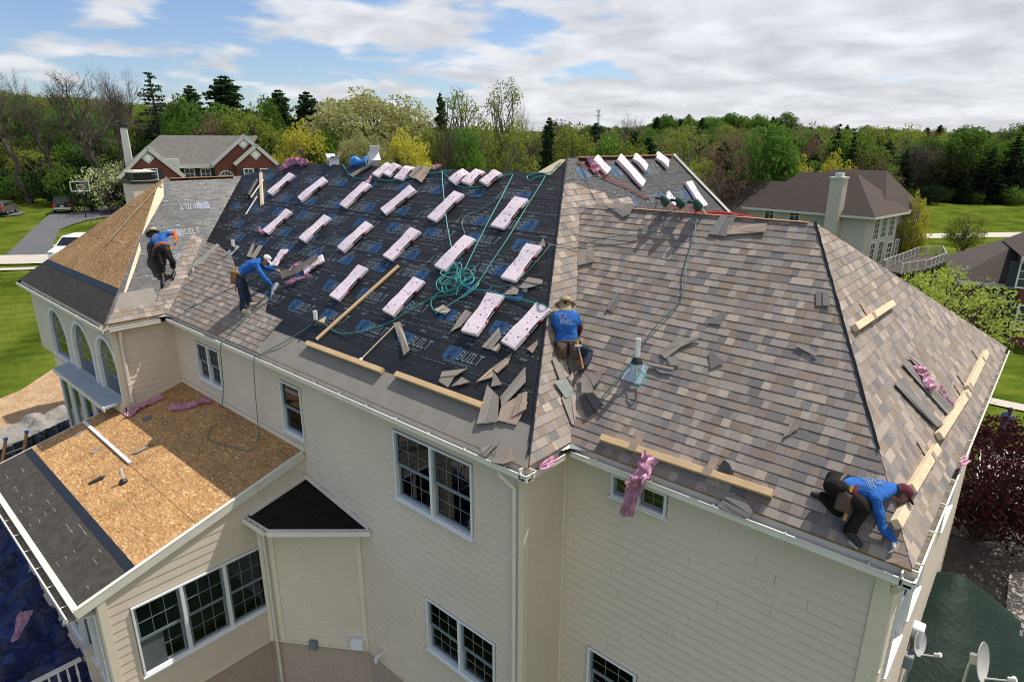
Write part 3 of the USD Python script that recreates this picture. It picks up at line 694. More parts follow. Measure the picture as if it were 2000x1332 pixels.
# left wing front: three arched windows over a grey ledge
WW = Frame((xWl + OV, yW + OV, 0), (1, 0, 0), (0, 0, 1)); LW = xW - xWl - 2 * OV
def arch(u0, u1, v0, v1, n=20):
    c = (u0 + u1) / 2; a = (u1 - u0) / 2; vs = v1 - min(a, 0.60 * (v1 - v0)); b = v1 - vs
    t = np.linspace(0, math.pi, n)
    return sg.Polygon([(u0, v0), (u1, v0)] + [(c + a * math.cos(k), vs + b * math.sin(k)) for k in t])
ar = []
for bl, br, top in (((118, 721), (152, 745), (105, 602)), ((163, 752), (202, 778), (149, 627)), ((212, 789), (250, 808), (202, 657))):
    a, b, t = WW.uv(bl), WW.uv(br), WW.uv(top); ar.append((a[0], b[0] - 0.02, -2.12, t[1]))
shapes = [arch(*a) for a in ar]
wall((xWl + OV, yW + OV), (xW - OV, yW + OV), -2.5 * S, TOPZ, [s.buffer(0.0) for s in shapes], boards=False, foundation=False, label='wing wall with three arched windows')
for a, s in zip(ar, shapes):
    w = obj('arched_window', flat(s.buffer(0.05).difference(s.buffer(-0.06)).intersection(sg.box(0, -2.3, LW, 0)), WW, -0.06, 0.05), M['frame_white'], HP)
    obj('pane', flat(s.buffer(-0.06), WW, -0.05, -0.044), M['glass_coated'], w)
    c = (a[0] + a[1]) / 2; hw = (a[1] - a[0]) / 2 - 0.06; inner = s.buffer(-0.06)
    ln = [sg.LineString([(c - hw, a[2] + k), (c + hw, a[2] + k + 0.12)]).buffer(0.007) for k in (0.5, 0.95)] + [sg.LineString([(c + hw, a[2] + k), (c - hw, a[2] + k + 0.15)]).buffer(0.007) for k in (0.55, 1.0)]
    ln += [sg.Point(c, a[3] - 0.62).buffer(q).exterior.buffer(0.007) for q in (0.22, 0.34)] + [sg.LineString([(c - hw * q, a[2] + 0.9), (c, a[3] - 0.4)]).buffer(0.006) for q in (-0.8, 0.8)]
    obj('leaded_lines', flat(unary_union(ln).intersection(inner), WW, -0.043, -0.037), M['curtain'], w)
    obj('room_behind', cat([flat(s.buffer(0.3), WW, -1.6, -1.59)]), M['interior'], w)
ledx = hit((107, 738), (0, 1, 0), yW + OV - 0.5)[0] - (xWl + 1.6)
LED = Frame((xWl + 1.6, yW + OV + 0.01, -2.28 * S), (1, 0, 0), (0, 1, 0.16))
led = obj('ledge', flat(sg.box(ledx, -0.50, xW - OV - xWl - 1.62, 0), LED, -0.06, 0.0), M['ledge_grey'], HP, label='grey sheet ledge below the arched windows')
obj('ledge_fascia', beam((xWl + 1.6 + ledx, yW + OV - 0.50, -2.28 * S - 0.13), (xW - OV, yW + OV - 0.50, -2.28 * S - 0.13), 0.03, 0.12), M['gutter_white'], led)
WL = Frame((xWl + 2.3, yW + OV - 0.12, 0), (1, 0, 0), (0, 0, 1)); wl_len = xW - OV - xWl - 2.32
lw = [(0.12, -5.3, 1.0, -2.5), (1.25, -5.3, 2.15, -2.5), (2.4, -5.3, 3.3, -2.5), (3.6, -5.3, 4.5, -2.5)]
lh = unary_union([sg.box(*r) for r in lw])
obj('lower_wall', flat(sg.box(0, -7.5, wl_len, -2.36 * S).difference(lh), WL, -0.1, 0.0), M['trim'], HP)
for r in lw:
    w = obj('tall_window', flat(sg.box(*r).difference(sg.box(*r).buffer(-0.05)), WL, -0.05, 0.03), M['frame_white'], HP)
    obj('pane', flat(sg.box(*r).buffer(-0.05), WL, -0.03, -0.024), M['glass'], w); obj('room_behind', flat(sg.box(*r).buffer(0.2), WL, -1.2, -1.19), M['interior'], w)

# ---- porch with the bare strand board roof
PX0, PX1, PY0, PY1 = -20.0 * S, -12.9 * S, 1.98 * S, 7.06 * S
FP = Frame((0, PY1, -2.18 * S), (1, 0, 0), (0, 1, 0.285))
def onP(x, y): return FP.loc((x, y, -2.18 * S + 0.285 * (y - PY1)))[:2]
PP = sg.Polygon([onP(PX0, PY1), onP(PX1, PY1), onP(PX1, PY0), onP(-20.95 * S, PY0), onP(-20.75 * S, 5.3 * S), onP(PX0, 5.38 * S)])
porch = obj('porch_roof', flat(PP, FP, -0.05, 0.0), M['lumber'], HP, label='low porch roof of bare strand board panels')
vP = onP(0, 3.09 * S)[1]
panels(None, FP, PP.intersection(sg.box(-99, vP, 99, 99)), 2.44, 1.22, vP, parent=porch)
obj('old_felt_band', flat(PP.intersection(sg.box(-99, -99, 99, vP + 0.02)), FP, 0.006, 0.012), M['old_felt'], porch)
obj('membrane_edge', flat(PP.intersection(sg.box(-99, vP - 0.14, 99, vP + 0.03)), FP, 0.014, 0.017), M['membrane_edge'], porch)
r_ = np.random.default_rng(5)
rem = []
for k in range(45):
    u, v = r_.uniform(-20.6 * S, -13.4 * S), onP(0, PY0)[1] + 0.16 * r_.integers(1, 7)
    L_ = r_.uniform(0.04, 0.30); rem.append(flat(sg.Polygon([(u, v), (u + L_, v + r_.uniform(-0.006, 0.006)), (u + L_ * 0.9, v + 0.012), (u + L_ * 0.4, v + r_.uniform(0.006, 0.02)), (u, v + 0.008)]), FP, 0.013, 0.015))
obj('felt_remnants', cat(rem), M['felt_sand'], porch, kind='stuff')
zP = lambda y: -2.18 * S + 0.285 * (y - PY1)
obj('rake_board', cat([beam((PX1 + 0.005, PY0 - 0.02, zP(PY0) - 0.07), (PX1 + 0.005, PY1 - 0.05, zP(PY1) - 0.07), 0.025, 0.17), beam((PX1 - 0.02, PY0 - 0.02, zP(PY0) + 0.022), (PX1 - 0.02, PY1 - 0.05, zP(PY1) + 0.022), 0.08, 0.02),
                       beam((PX1 - 0.02, PY0, zP(PY0) - 0.165), (PX1 - 0.02, PY1 - 0.05, zP(PY1) - 0.165), 0.03, 0.015)]), M['gutter_white'], HP)
obj('rake_board', beam((-20.95 * S, PY0 - 0.02, zP(PY0) - 0.05), (-20.78 * S, 5.3 * S, zP(5.3 * S) - 0.05), 0.03, 0.14), M['trim'], HP)
gutter((-20.95 * S, PY0 - 0.16), (PX1, PY0 - 0.16), (0, -1), z=zP(PY0) - 0.07, w=0.14)
obj('drip_edge', beam((-20.95 * S, PY0 + 0.0, zP(PY0) + 0.015), (PX1, PY0 + 0.0, zP(PY0) + 0.015), 0.10, 0.012, up=(0, -0.28, 1)), M['gutter_white'], HP)
XP = PX1 - 0.03; YP0 = 2.36 * S
WP = Frame((XP, YP0, 0), (0, 1, 0), (0, 0, 1)); Lp = PY1 - YP0
pr = [rect(WP, (252, 1192), (513, 1300))]
a_, b_, c_ = WP.uv((252, 1188)), WP.uv((512, 1066)), WP.uv((530, 1180))
pwin = (a_[0] + 0.05, c_[1] + 0.02, b_[0], (a_[1] + b_[1]) / 2 - 0.02)
pp = sg.Polygon([(0, -7.0 * S), (Lp, -7.0 * S), (Lp, zP(PY1) - 0.06), (0, zP(YP0) - 0.06)])
wall((XP, YP0), (XP, PY1), -6.82 * S, -2.2, [hole(pwin)], poly=pp.intersection(sg.box(0, -6.82 * S, 9, 0)), seed=6, expo=0.185, butt=0.011, label='porch wall facing right')
window(WP, pwin, 3, 3, 2, True, 'blind', label='row of three porch windows')
post(XP - 0.03, YP0 + 0.03, -6.8 * S, zP(YP0) - 0.1, 0.14)
WPF = Frame((-20.6 * S, YP0, 0), (1, 0, 0), (0, 0, 1)); Lf = XP - (-20.6 * S)
fw_ = [(Lf - 0.75 - 0.95 * k, -5.9 * S, Lf - 0.12 - 0.95 * k, -3.95 * S) for k in range(7)]
wall((-20.6 * S, YP0), (XP, YP0), -6.82 * S, zP(YP0) - 0.1, [hole(r) for r in fw_], boards=False)
for r in fw_: window(WPF, r, 1, 1, 1, False)
downspout(XP - 0.22, YP0 - 0.05, -9 * S, zP(PY0) - 0.35, (XP - 0.1, PY0 - 0.18, zP(PY0) - 0.18))
flash = FP.loc((PX1, PY1, zP(PY1)))
obj('step_flashing', cat([beam((PX0 + 0.02, PY1 - 0.02, zP(PY1) + 0.06), (PX1, PY1 - 0.02, zP(PY1) + 0.06), 0.015, 0.12), beam((PX0 + 0.03, 5.4 * S, zP(5.4 * S) + 0.06), (PX0 + 0.03, PY1, zP(PY1) + 0.06), 0.015, 0.12)]), M['trim'], HP)
# bay in the corner, with its small black hip roof
bA = np.array([XP, 5.65 * S, 0]); bB = np.array([-10.81 * S, y0 + OV, 0])
wall(bA[:2], bB[:2], ZB, -3.25 * S, seed=7, expo=0.158, label='slanted bay wall in the corner')
zq = -3.23 * S
bL = np.array([XP + 0.02, 5.46 * S, zq]); bC = hit((524, 1035), (0, 0, 1), zq); bR = np.array([-10.36 * S, y0 + OV - 0.01, zq]); bT = np.array([XP + 0.03, y0 + OV - 0.03, -2.86 * S])
obj('bay_roof', trimesh.Trimesh([bT, bL, bC, bR, bT - [0, 0, 0.5], bL - [0, 0, 0.03], bC - [0, 0, 0.03], bR - [0, 0, 0.03]], [[0, 1, 2], [0, 2, 3], [1, 5, 6], [1, 6, 2], [2, 6, 7], [2, 7, 3], [4, 6, 5], [4, 7, 6]], process=False), M['black_felt'], HP, label='small stripped black bay roof')
for a, b in ((bL, bC), (bC, bR)):
    d = nrm(b - a); o = nrm(np.cross(d, [0, 0, 1.0])); 
    g = obj('bay_gutter', cat([beam(a + o * 0.11 - [0, 0, 0.03], b + o * 0.11 - [0, 0, 0.03], 0.012, 0.10), beam(a + o * 0.11 + [0, 0, 0.02], b + o * 0.11 + [0, 0, 0.02], 0.02, 0.014), beam(a + o * 0.055 - [0, 0, 0.078], b + o * 0.055 - [0, 0, 0.078], 0.10, 0.01), beam(a + o * 0.004 - [0, 0, 0.02], b + o * 0.004 - [0, 0, 0.02], 0.015, 0.07)]), M['gutter_white'], HP)
    for k in (0.2, 0.5, 0.8): q = a + (b - a) * k; obj('gutter_hanger', beam(q + o * 0.005 + [0, 0, 0.018], q + o * 0.11 + [0, 0, 0.018], 0.015, 0.006), M['gutter_white'], g)
obj('bay_soffit', trimesh.Trimesh([bL - [0, 0, 0.1], bC - [0, 0, 0.1], bR - [0, 0, 0.1], [XP, y0 + OV, zq - 0.1]], [[0, 1, 2], [0, 2, 3]], process=False), M['trim'], HP)
obj('step_flashing', cat([beam(bT + [0.025, 0, 0.04], bL + [0.025, 0.05, 0.04], 0.05, 0.08), beam(bT + [0, -0.03, 0.04], bR + [-0.05, -0.03, 0.04], 0.05, 0.08)]), M['gutter_white'], HP)
WBAY = Frame(bA, bB - bA, (0, 0, 1)); Lb = np.linalg.norm(bB - bA)
for u in (0.05, 0.30, Lb - 0.06): obj('corner_board', flat(sg.box(u - 0.05, ZB, u + 0.05, -3.3 * S), WBAY, 0.0, 0.035), M['trim'], HP)
p = WBAY.P(0.17, 0, 0.07); downspout(p[0], p[1], -9 * S, -3.5 * S)
for a, b, nm, m in (((606, 1246), (623, 1263), 'vent_box', 'sash_grey'), ((686, 1240), (714, 1264), 'utility_box', 'frame_white')):
    q = rect(WBAY, a, b); v = obj(nm, cat([box(WBAY.P((q[0] + q[2]) / 2, (q[1] + q[3]) / 2, 0.06), ((q[2] - q[0]) / 2, (q[3] - q[1]) / 2, 0.06), WBAY.u, WBAY.v, 0.02)]), M[m], HP)
    obj('cover', flat(sg.box(q[0] + 0.03, q[1] + 0.03, q[2] - 0.03, q[3] - 0.03), WBAY, 0.12, 0.127), M[m], v)
q = WA.at((751, 1276)); obj('exhaust_pipe', tube(spline([q + [0, 0.02, 0.04], q + [0, -0.12, 0.05], q + [-0.03, -0.2, 0.0], q + [-0.03, -0.2, -0.1]]), 0.035, 10), M['pvc'], HP)

# ---- chimney behind the wing
cc = at_depth((276, 356), 27.5); ct = to_px(cc)
ch = obj('chimney', box(cc - [0, 0, 2.4], (0.56, 0.56, 2.4)), M['siding'], HP)
obj('crown', box(cc + [0, 0, 0.03], (0.62, 0.62, 0.07), ch=0.02), M['tool_black'], ch)
obj('spark_cage', cat([box(cc + [0, 0, 0.24], (0.38, 0.38, 0.16))] + [box(cc + [sx * 0.42, sy * 0.42, 0.26], (0.02, 0.02, 0.18)) for sx in (-1, 1) for sy in (-1, 1)]), M['tool_black'], ch)
obj('cap', cat([box(cc + [0, 0, 0.44], (0.50, 0.50, 0.02)), box(cc + [0, 0, 0.48], (0.36, 0.36, 0.03), ch=0.02)]), M['gutter_white'], ch)

# ---- vent pipes with their flashings
def vent(fr, px, h, r=0.045, boot='black_rubber', lead=False, plate=True, nm='vent_pipe'):
    b = fr.at(px, 0.01)
    v = obj(nm, cat([lathe([(r, -0.05), (r, h), (r * 0.8, h), (r * 0.8, h - 0.05), (0.0, h - 0.05)], 14, b)]), M['pvc'], HP)
    pl = flat(sg.box(-0.16, -0.19, 0.16, 0.14).buffer(0.01), Frame(b, fr.u, fr.v), 0.016, 0.020)
    if plate: obj('flashing', cat([pl] + ([lathe([(0.115, -0.08), (0.095, 0.14), (0.08, 0.17)], 16, b)] if lead else [])), M['lead'], v)
    obj('boot', lathe([(0.10, 0.0 if not lead else 0.15), (0.075, 0.06 if not lead else 0.2), (r * 1.15, 0.10 if not lead else 0.24), (r, 0.11 if not lead else 0.25)], 14, b), M[boot], v)
vent(FF, (457, 489), 0.28); vent(FF, (618, 634), 0.30, plate=False); vent(GW, (380, 547), 0.36, 0.03); vent(F2, (1243, 727), 0.55, 0.042, lead=True)
vent(FP, (242, 943), 0.34, 0.03, plate=False)
# ------------------------------------------------------------------ terrain
def polar(px, d):
    """Plan position d metres in front of the picture plane under picture column px."""
    r = ray((px, 276)); return np.array([EYE[0] + r[0] * d, EYE[1] + r[1] * d])
T_ = [(-6, -6, -8.6), (3, 3, -8.2), (-10, 0, -8.6), (-18, 0, -8.2), (-26, 2, -7.6), (-33, 4, -7.0), (-26, 16, -6.2), (-10, 22, -6.0), (0, 19, -6.3), (3, 14, -6.8), (6, 24, -6.5), (4, 32, -6.6), (-4, 30, -6.2), (12, 6, -8.2), (-50, -60, -9.0), (40, -60, -10.0), (120, 0, -12.0)]
T_ = [(x, y, z) for x, y, z in T_]
for px, d, z in ((40, 34, -6.3), (40, 44, -5.2), (30, 52, -4.7), (130, 52, -4.6), (130, 72, -3.6), (10, 72, -3.6), (30, 88, -3.6), (300, 74, -3.6), (400, 75, -3.7), (300, 110, -3.0), (50, 130, -1.5), (120, 200, 4.0), (20, 300, 14.0), (250, 300, 8.0), (450, 110, -3.5), (450, 250, 0.0),
                 (700, 60, -5.0), (700, 100, -5.0), (700, 250, -3.0), (900, 130, -6.0), (1000, 60, -6.5), (1100, 200, -7.0), (1400, 50, -8.5), (1400, 100, -10.5), (1500, 200, -9.0), (1690, 72, -11.6), (1850, 100, -11.6), (1950, 180, -10.0), (1850, 60, -10.8), (1950, 45, -9.2), (1900, 300, -6.0), (1500, 450, 2.0), (1000, 450, 0.0), (1900, 600, 4.0), (500, 600, 14.0), (0, 600, 30.0), (1500, 900, 10.0), (800, 900, 8.0), (300, 900, 30.0)):
    q = polar(px, d); T_.append((q[0], q[1], z))
T_ += [(x, y, -8.0) for x, y in ((-700, -600), (0, -700), (700, -600), (900, 200))] + [(900, 900, 8.0), (0, 1300, 12.0), (-900, 900, 30.0), (-1200, 0, 20.0)]
T_ = np.array(T_)
_rbf = RBFInterpolator(T_[:, :2], T_[:, 2], kernel='linear', smoothing=0.5)
def ground_z(x, y):
    q = np.stack([np.ravel(x), np.ravel(y)], 1).astype(float)
    return _rbf(q).reshape(np.shape(x))
def ground(px, zoff=0.0):
    """Where the sight line through a pixel meets the ground."""
    r = ray(px); r = r / np.linalg.norm(r[:2]); t = np.linspace(8, 400, 1600)
    P = EYE + r * t[:, None]; g = P[:, 2] - ground_z(P[:, 0], P[:, 1]) - zoff
    k = np.argmax(g < 0); a = g[k - 1] / (g[k - 1] - g[k])
    return P[k - 1] + (P[k] - P[k - 1]) * a
c1 = np.linspace(-1, 1, 150); c1 = np.sign(c1) * np.abs(c1) ** 2.6 * 1500
gx, gy = np.meshgrid(c1 - 20, c1 + 30, indexing='ij')
gz = ground_z(gx, gy); n_ = len(c1)
idx = np.arange(n_ * n_).reshape(n_, n_)
fq = np.vstack([np.stack([idx[:-1, :-1].ravel(), idx[1:, :-1].ravel(), idx[1:, 1:].ravel()], 1), np.stack([idx[:-1, :-1].ravel(), idx[1:, 1:].ravel(), idx[:-1, 1:].ravel()], 1)])
usdkit.material(stage, MATS + '/lawn', {"g": ("geometry", {}), "m": ("mapping", {"rotation": (0.0, 0.0, 0.5)}), "w": ("wave_texture", {"scale": 0.28, "distortion": 1.2, "detail": 2.0}),
                "n": ("noise_texture", {"scale": 0.22, "detail": 8.0, "roughness": 0.65}), "n2": ("noise_texture", {"scale": 5.0, "detail": 6.0, "roughness": 0.7}),
                "r": ("rgb_ramp", {"ramp": [(0.3, (0.026, 0.042, 0.006)), (0.46, (0.058, 0.086, 0.010)), (0.62, (0.100, 0.126, 0.018)), (0.8, (0.15, 0.148, 0.055))]}), "a": ("math", {"math_type": "multiply_add", "value2": 0.06}), "b2": ("math", {"math_type": "multiply_add", "value2": 0.35}),
                "o": ("math", {"math_type": "add", "value2": -0.20}), "b": ("bump", {"distance": 0.05}), "p": ("principled_bsdf", {"roughness": 1.0, "specular_ior_level": 0.0})},
                [("g.position", "m.vector"), ("m.vector", "w.vector"), ("g.position", "n.vector"), ("g.position", "n2.vector"), ("w.fac", "a.value1"), ("n.fac", "a.value3"), ("n2.fac", "b2.value1"), ("a.value", "b2.value3"), ("b2.value", "o.value1"), ("o.value", "r.fac"), ("r.color", "p.base_color"), ("n2.fac", "b.height"), ("b.normal", "p.normal")], surface="p.BSDF")
M['lawn'] = MATS + '/lawn'
obj('ground', trimesh.Trimesh(np.stack([gx.ravel(), gy.ravel(), gz.ravel()], 1), fq, process=False), M['lawn'], smooth=True, kind='structure')
mat('mulch', (0.055, 0.042, 0.034), 0.95, (4.0, 0.9, (0.11, 0.09, 0.075), 8.0), bump=(9.0, 0.08))
mat('bare_earth', (0.30, 0.185, 0.095), 0.95, (1.6, 0.9, (0.42, 0.29, 0.17), 8.0), bump=(5.0, 0.12))
mat('gravel', (0.36, 0.32, 0.28), 0.95, (9.0, 0.9, (0.22, 0.19, 0.165), 8.0), bump=(16.0, 0.05))
def sheet(name, poly, m, z=0.02, step=1.2, kind='structure', **k):
    """A ground covering draped over the terrain."""
    ms = []
    for g in geoms(poly.buffer(0)):
        a = g.bounds
        for i in np.arange(math.floor(a[0] / step), math.ceil(a[2] / step)):
            for j in np.arange(math.floor(a[1] / step), math.ceil(a[3] / step)):
                for q in geoms(g.intersection(sg.box(i * step, j * step, (i + 1) * step, (j + 1) * step))):
                    v, f = trimesh.creation.triangulate_polygon(q, engine='earcut')
                    ms.append(trimesh.Trimesh(np.c_[v, np.zeros(len(v))], f, process=False))
    c = cat(ms); v = np.array(c.vertices); v[:, 2] = ground_z(v[:, 0], v[:, 1]) + z
    if trimesh.Trimesh(v, c.faces, process=False).face_normals[:, 2].mean() < 0: c.faces = c.faces[:, ::-1]
    return obj(name, trimesh.Trimesh(v, c.faces, process=False), m, kind=kind, **k)
gpoly = lambda pxs: sg.Polygon([ground(p)[:2] for p in pxs])
sheet('driveway', gpoly([(12, 500), (92, 500), (112, 462), (118, 450), (140, 441), (170, 432), (230, 422), (330, 415), (330, 398), (215, 404), (160, 412), (104, 416), (78, 436), (45, 468)]), M['asphalt'], 0.10)
sheet('street', gpoly([(-160, 503), (260, 497), (260, 516), (-160, 521)]), M['concrete'], 0.10)
sheet('sidewalk', gpoly([(-160, 530), (200, 521), (200, 525), (-160, 536)]), M['concrete'], 0.08)
sheet('driveway', gpoly([(-60, 432), (40, 421), (52, 417), (20, 412), (-60, 412)]), M['asphalt'], 0.10)
sheet('bare_soil', gpoly([(-30, 792), (40, 765), (108, 720), (160, 690), (400, 700), (400, 905), (-30, 880)]), M['bare_earth'], 0.06)
sheet('gravel_strip', gpoly([(60, 830), (130, 800), (170, 785), (190, 840), (100, 860)]), M['gravel'], 0.10)
sheet('street', sg.Polygon([polar(1740, 106), polar(1850, 107), polar(1960, 108.5), polar(2300, 112), polar(2300, 117.5), polar(1960, 114), polar(1850, 112.3), polar(1740, 111)]), M['concrete'], 0.08, 3.0)
sheet('driveway', sg.Polygon([(-0.6, 22.6), (8, 23.4), (14, 24.0), (14, 28.8), (5, 28.6), (-0.9, 27.6)]), M['concrete'], 0.06)
sheet('sidewalk', sg.Polygon([(-2, 33.5), (14, 35.5), (14, 36.9), (-2, 34.8)]), M['concrete'], 0.06)
sheet('mulch_bed', sg.Polygon([(-0.9, 8), (2.2, 8), (3.2, 14), (2.6, 22.0), (-0.9, 22.0)]), M['mulch'], 0.04)
sheet('paving_patch', sg.Polygon([(0.7, 17.2), (4.6, 16.6), (5.6, 18.6), (4.4, 20.4), (1.6, 20.3), (0.6, 19.2)]), M['gravel'], 0.08)

# ------------------------------------------------------------------ trees
def leaf_mat(name, c1, c2, trans=0.45):
    usdkit.material(stage, f'{MATS}/{name}', {"o": ("object_info", {}), "g": ("geometry", {}), "x": ("mix", {"color1": c1, "color2": c2}), "hv": ("hsv", {"saturation": 1.0}), "mr": ("map_range", {"from_min": 0.0, "from_max": 1.0, "to_min": 0.78, "to_max": 1.22}),
                    "d": ("diffuse_bsdf", {}), "t": ("translucent_bsdf", {}), "m": ("mix_closure", {"fac": trans})},
                    [("g.random_per_island", "x.fac"), ("o.random", "mr.value"), ("x.color", "hv.color"), ("mr.result", "hv.value"), ("hv.color", "d.color"), ("hv.color", "t.color"), ("d.BSDF", "m.closure1"), ("t.BSDF", "m.closure2")], surface="m.closure")
    M[name] = f'{MATS}/{name}'
leaf_mat('leaf_bright', (0.100, 0.185, 0.034), (0.170, 0.255, 0.060))
leaf_mat('leaf_mid', (0.115, 0.196, 0.036), (0.232, 0.328, 0.064))
leaf_mat('leaf_olive', (0.204, 0.246, 0.045), (0.370, 0.410, 0.092))
leaf_mat('leaf_yellow', (0.437, 0.410, 0.060), (0.738, 0.669, 0.137))
leaf_mat('leaf_pale', (0.397, 0.397, 0.161), (0.708, 0.676, 0.322))
leaf_mat('leaf_pine', (0.045, 0.085, 0.034), (0.085, 0.135, 0.055), 0.25)
leaf_mat('leaf_dark', (0.017, 0.035, 0.014), (0.035, 0.063, 0.022), 0.15)
leaf_mat('leaf_brown', (0.192, 0.132, 0.083), (0.328, 0.232, 0.137), 0.2)
leaf_mat('leaf_maroon', (0.063, 0.020, 0.025), (0.134, 0.037, 0.044), 0.3)
leaf_mat('leaf_blossom', (0.403, 0.443, 0.215), (0.750, 0.750, 0.671), 0.3)
leaf_mat('leaf_crab', (0.328, 0.396, 0.083), (0.711, 0.738, 0.273), 0.35)

def leaves(C, size, r, up=0.4):
    """Small bent leaf quads at the points."""
    n = len(C); nv = r.normal(size=(n, 3)); nv[:, 2] += up; nv /= np.linalg.norm(nv, axis=1, keepdims=True)
    a = np.cross(nv, r.normal(size=(n, 3))); a /= np.maximum(np.linalg.norm(a, axis=1, keepdims=True), 1e-6); b = np.cross(nv, a)
    s = size * r.uniform(0.6, 1.4, (n, 1))
    V = np.stack([C - a * s, C + b * s * 0.6 + nv * s * 0.15, C + a * s, C - b * s * 0.6 + nv * s * 0.15], 1).reshape(-1, 3)
    k = np.arange(n)[:, None] * 4
    return trimesh.Trimesh(V, np.vstack([k + [0, 1, 2], k + [0, 2, 3]]), process=False)

def limb(a, b, r0, r1, r, k=5, n=4, bend=0.08):
    L = np.linalg.norm(np.asarray(b) - a); t = np.linspace(0, 1, n + 1)[:, None]
    P = np.asarray(a) + (np.asarray(b) - a) * t; P[1:-1] += r.normal(size=(n - 1, 3)) * L * bend
    return tube(P, np.linspace(r0, r1, n + 1), k), P

def crown_tree(seed, h, w, base, clumps, per, size, cr=1.0, lean=0.0, flat_=1.0, top=0.5):
    """(trunk mesh, crown mesh): trunk and limbs that end in clumps of leaves; crown from base*h to h, w wide."""
    r = np.random.default_rng(seed); T = []; th = h * (base + 0.28)
    tm, P = limb([0, 0, -0.4], [r.normal() * 0.05 * w, r.normal() * 0.05 * w, th], 0.028 * h, 0.012 * h, r, 7, 5, 0.015); T.append(tm)
    C = []; zc = h * (base + 1) / 2; hz = h * (1 - base) / 2
    while len(C) < clumps:
        d = r.normal(size=3); d /= np.linalg.norm(d); q = d * r.uniform(0.45, 0.95) ** 0.7
        f = 1 - 0.35 * max(q[2], 0) * top
        p = np.array([q[0] * w / 2 * f, q[1] * w / 2 * f, zc + q[2] * hz * 0.92])
        if p[2] > base * h: C.append(p)
    C = np.array(C); pts = []
    for c in C:
        s = cr * r.uniform(0.65, 1.35); k = max(4, int(per * s * s))
        d = r.normal(size=(k, 3)); d /= np.linalg.norm(d, axis=1, keepdims=True); d *= r.uniform(0.35, 1.0, (k, 1)) ** 0.5
        pts.append(c + d * s * [1, 1, 0.72 * flat_])
        if r.random() < 0.5:
            j = r.integers(2, len(P)); T.append(limb(P[j], c, 0.009 * h, 0.003 * h, r, 4, 3)[0])
    return cat(T), leaves(np.vstack(pts), size, r)

def bare_tree(seed, h, spread=0.5, depth=5, k0=0.018, fork=(2, 4), start=0.35):
    r = np.random.default_rng(seed); T = []
    def grow(a, d, L, rad, lv):
        b = a + d * L; m, P = limb(a, b, rad, rad * 0.62, r, 5 if lv < 2 else 3, 3 if lv < 3 else 2, 0.05); T.append(m)
        if lv >= depth: return
        n = r.integers(fork[0], fork[1] + 1)
        for i in range(n):
            e = nrm(d + r.normal(size=3) * spread * (0.8 + 0.12 * lv) + [0, 0, 0.22]); s = P[-1] if i < 2 else P[r.integers(1, len(P))]
            grow(s, e, L * r.uniform(0.58, 0.86) if lv else L * r.uniform(0.5, 0.8), rad * r.uniform(0.45, 0.62), lv + 1)
    grow(np.array([0, 0, -0.4]), nrm([r.normal() * 0.05, r.normal() * 0.05, 1]), h * start, h * k0, 0)
    m = cat(T); m.vertices *= [1, 1, h / m.vertices[:, 2].max()]
    return m

def conifer(seed, h, w, per, size, gap=0.0, base=0.1, droop=0.25, power=1.0, step=0.035):
    r = np.random.default_rng(seed); T = [tube([[0, 0, -0.4], [0, 0, h * 0.97]], [0.022 * h, 0.004 * h], 6)]; pts = []
    z = h * base
    while z < h * 0.985:
        f = (1 - (z / h - base) / (1 - base)); R = w / 2 * max(f, 0.03) ** power * r.uniform(0.75, 1.1)
        for k in range(r.integers(4, 7)):
            if r.random() < gap: continue
            a = r.uniform(0, 2 * math.pi); L = R * r.uniform(0.6, 1.15); d = np.array([math.cos(a), math.sin(a), -droop * r.uniform(0.3, 1.2)])
            if L > 0.8: T.append(tube([[0, 0, z], np.array([0, 0, z]) + d * L], [0.005 * h, 0.001 * h], 3, False))
            n = max(3, int(per * L)); t = r.uniform(0.15, 1.0, (n, 1))
            pts.append(np.array([0, 0, z]) + d * L * t + r.normal(size=(n, 3)) * np.array([0.16, 0.16, 0.10]) * (0.4 + L * 0.35))
        z += h * step * r.uniform(0.7, 1.3)
    return cat(T), leaves(np.vstack(pts), size, r, 0.8)

KINDS = {}
def kind(name, trunk, crown, mt, mc, tw=None):
    """A kind of tree, defined once and copied."""
    p = stage.CreateClassPrim(f'/World/kind_{name}'); UsdGeom.Xform.Define(stage, p.GetPath()); stage.GetPrimAtPath(p.GetPath()).SetSpecifier(Sdf.SpecifierClass)
    pp_ = str(p.GetPath())
    usdkit.mesh(stage, pp_ + '/trunk', trunk, M[mt], smooth=60)
    if crown is not None: usdkit.mesh(stage, pp_ + '/crown', crown, M[mc])
    hi = max(m.vertices[:, 2].max() for m in (trunk, crown) if m is not None); al = crown if crown is not None else trunk
    wd = np.percentile(np.linalg.norm(al.vertices[:, :2], axis=1), 97) * 2
    KINDS[name] = (pp_, hi, wd)
kind('bright', *crown_tree(1, 12, 10, 0.18, 120, 48, 0.20, 1.15), 'bark_dark', 'leaf_bright')
kind('bright_b', *crown_tree(2, 12, 10, 0.12, 110, 40, 0.20, 1.2), 'bark_dark', 'leaf_bright')
kind('mid', *crown_tree(3, 12, 9, 0.12, 110, 44, 0.20, 1.1), 'bark_dark', 'leaf_mid')
kind('mid_b', *crown_tree(4, 14, 9, 0.2, 90, 36, 0.20, 1.1), 'bark_dark', 'leaf_mid')
kind('olive', *crown_tree(5, 12, 9, 0.1, 120, 42, 0.17, 1.0), 'bark_dark', 'leaf_olive')
kind('olive_b', *crown_tree(6, 14, 9, 0.14, 90, 30, 0.17, 1.0), 'bark', 'leaf_olive')
kind('yellow', *crown_tree(7, 9, 9, 0.06, 170, 80, 0.14, 0.85), 'bark', 'leaf_yellow')
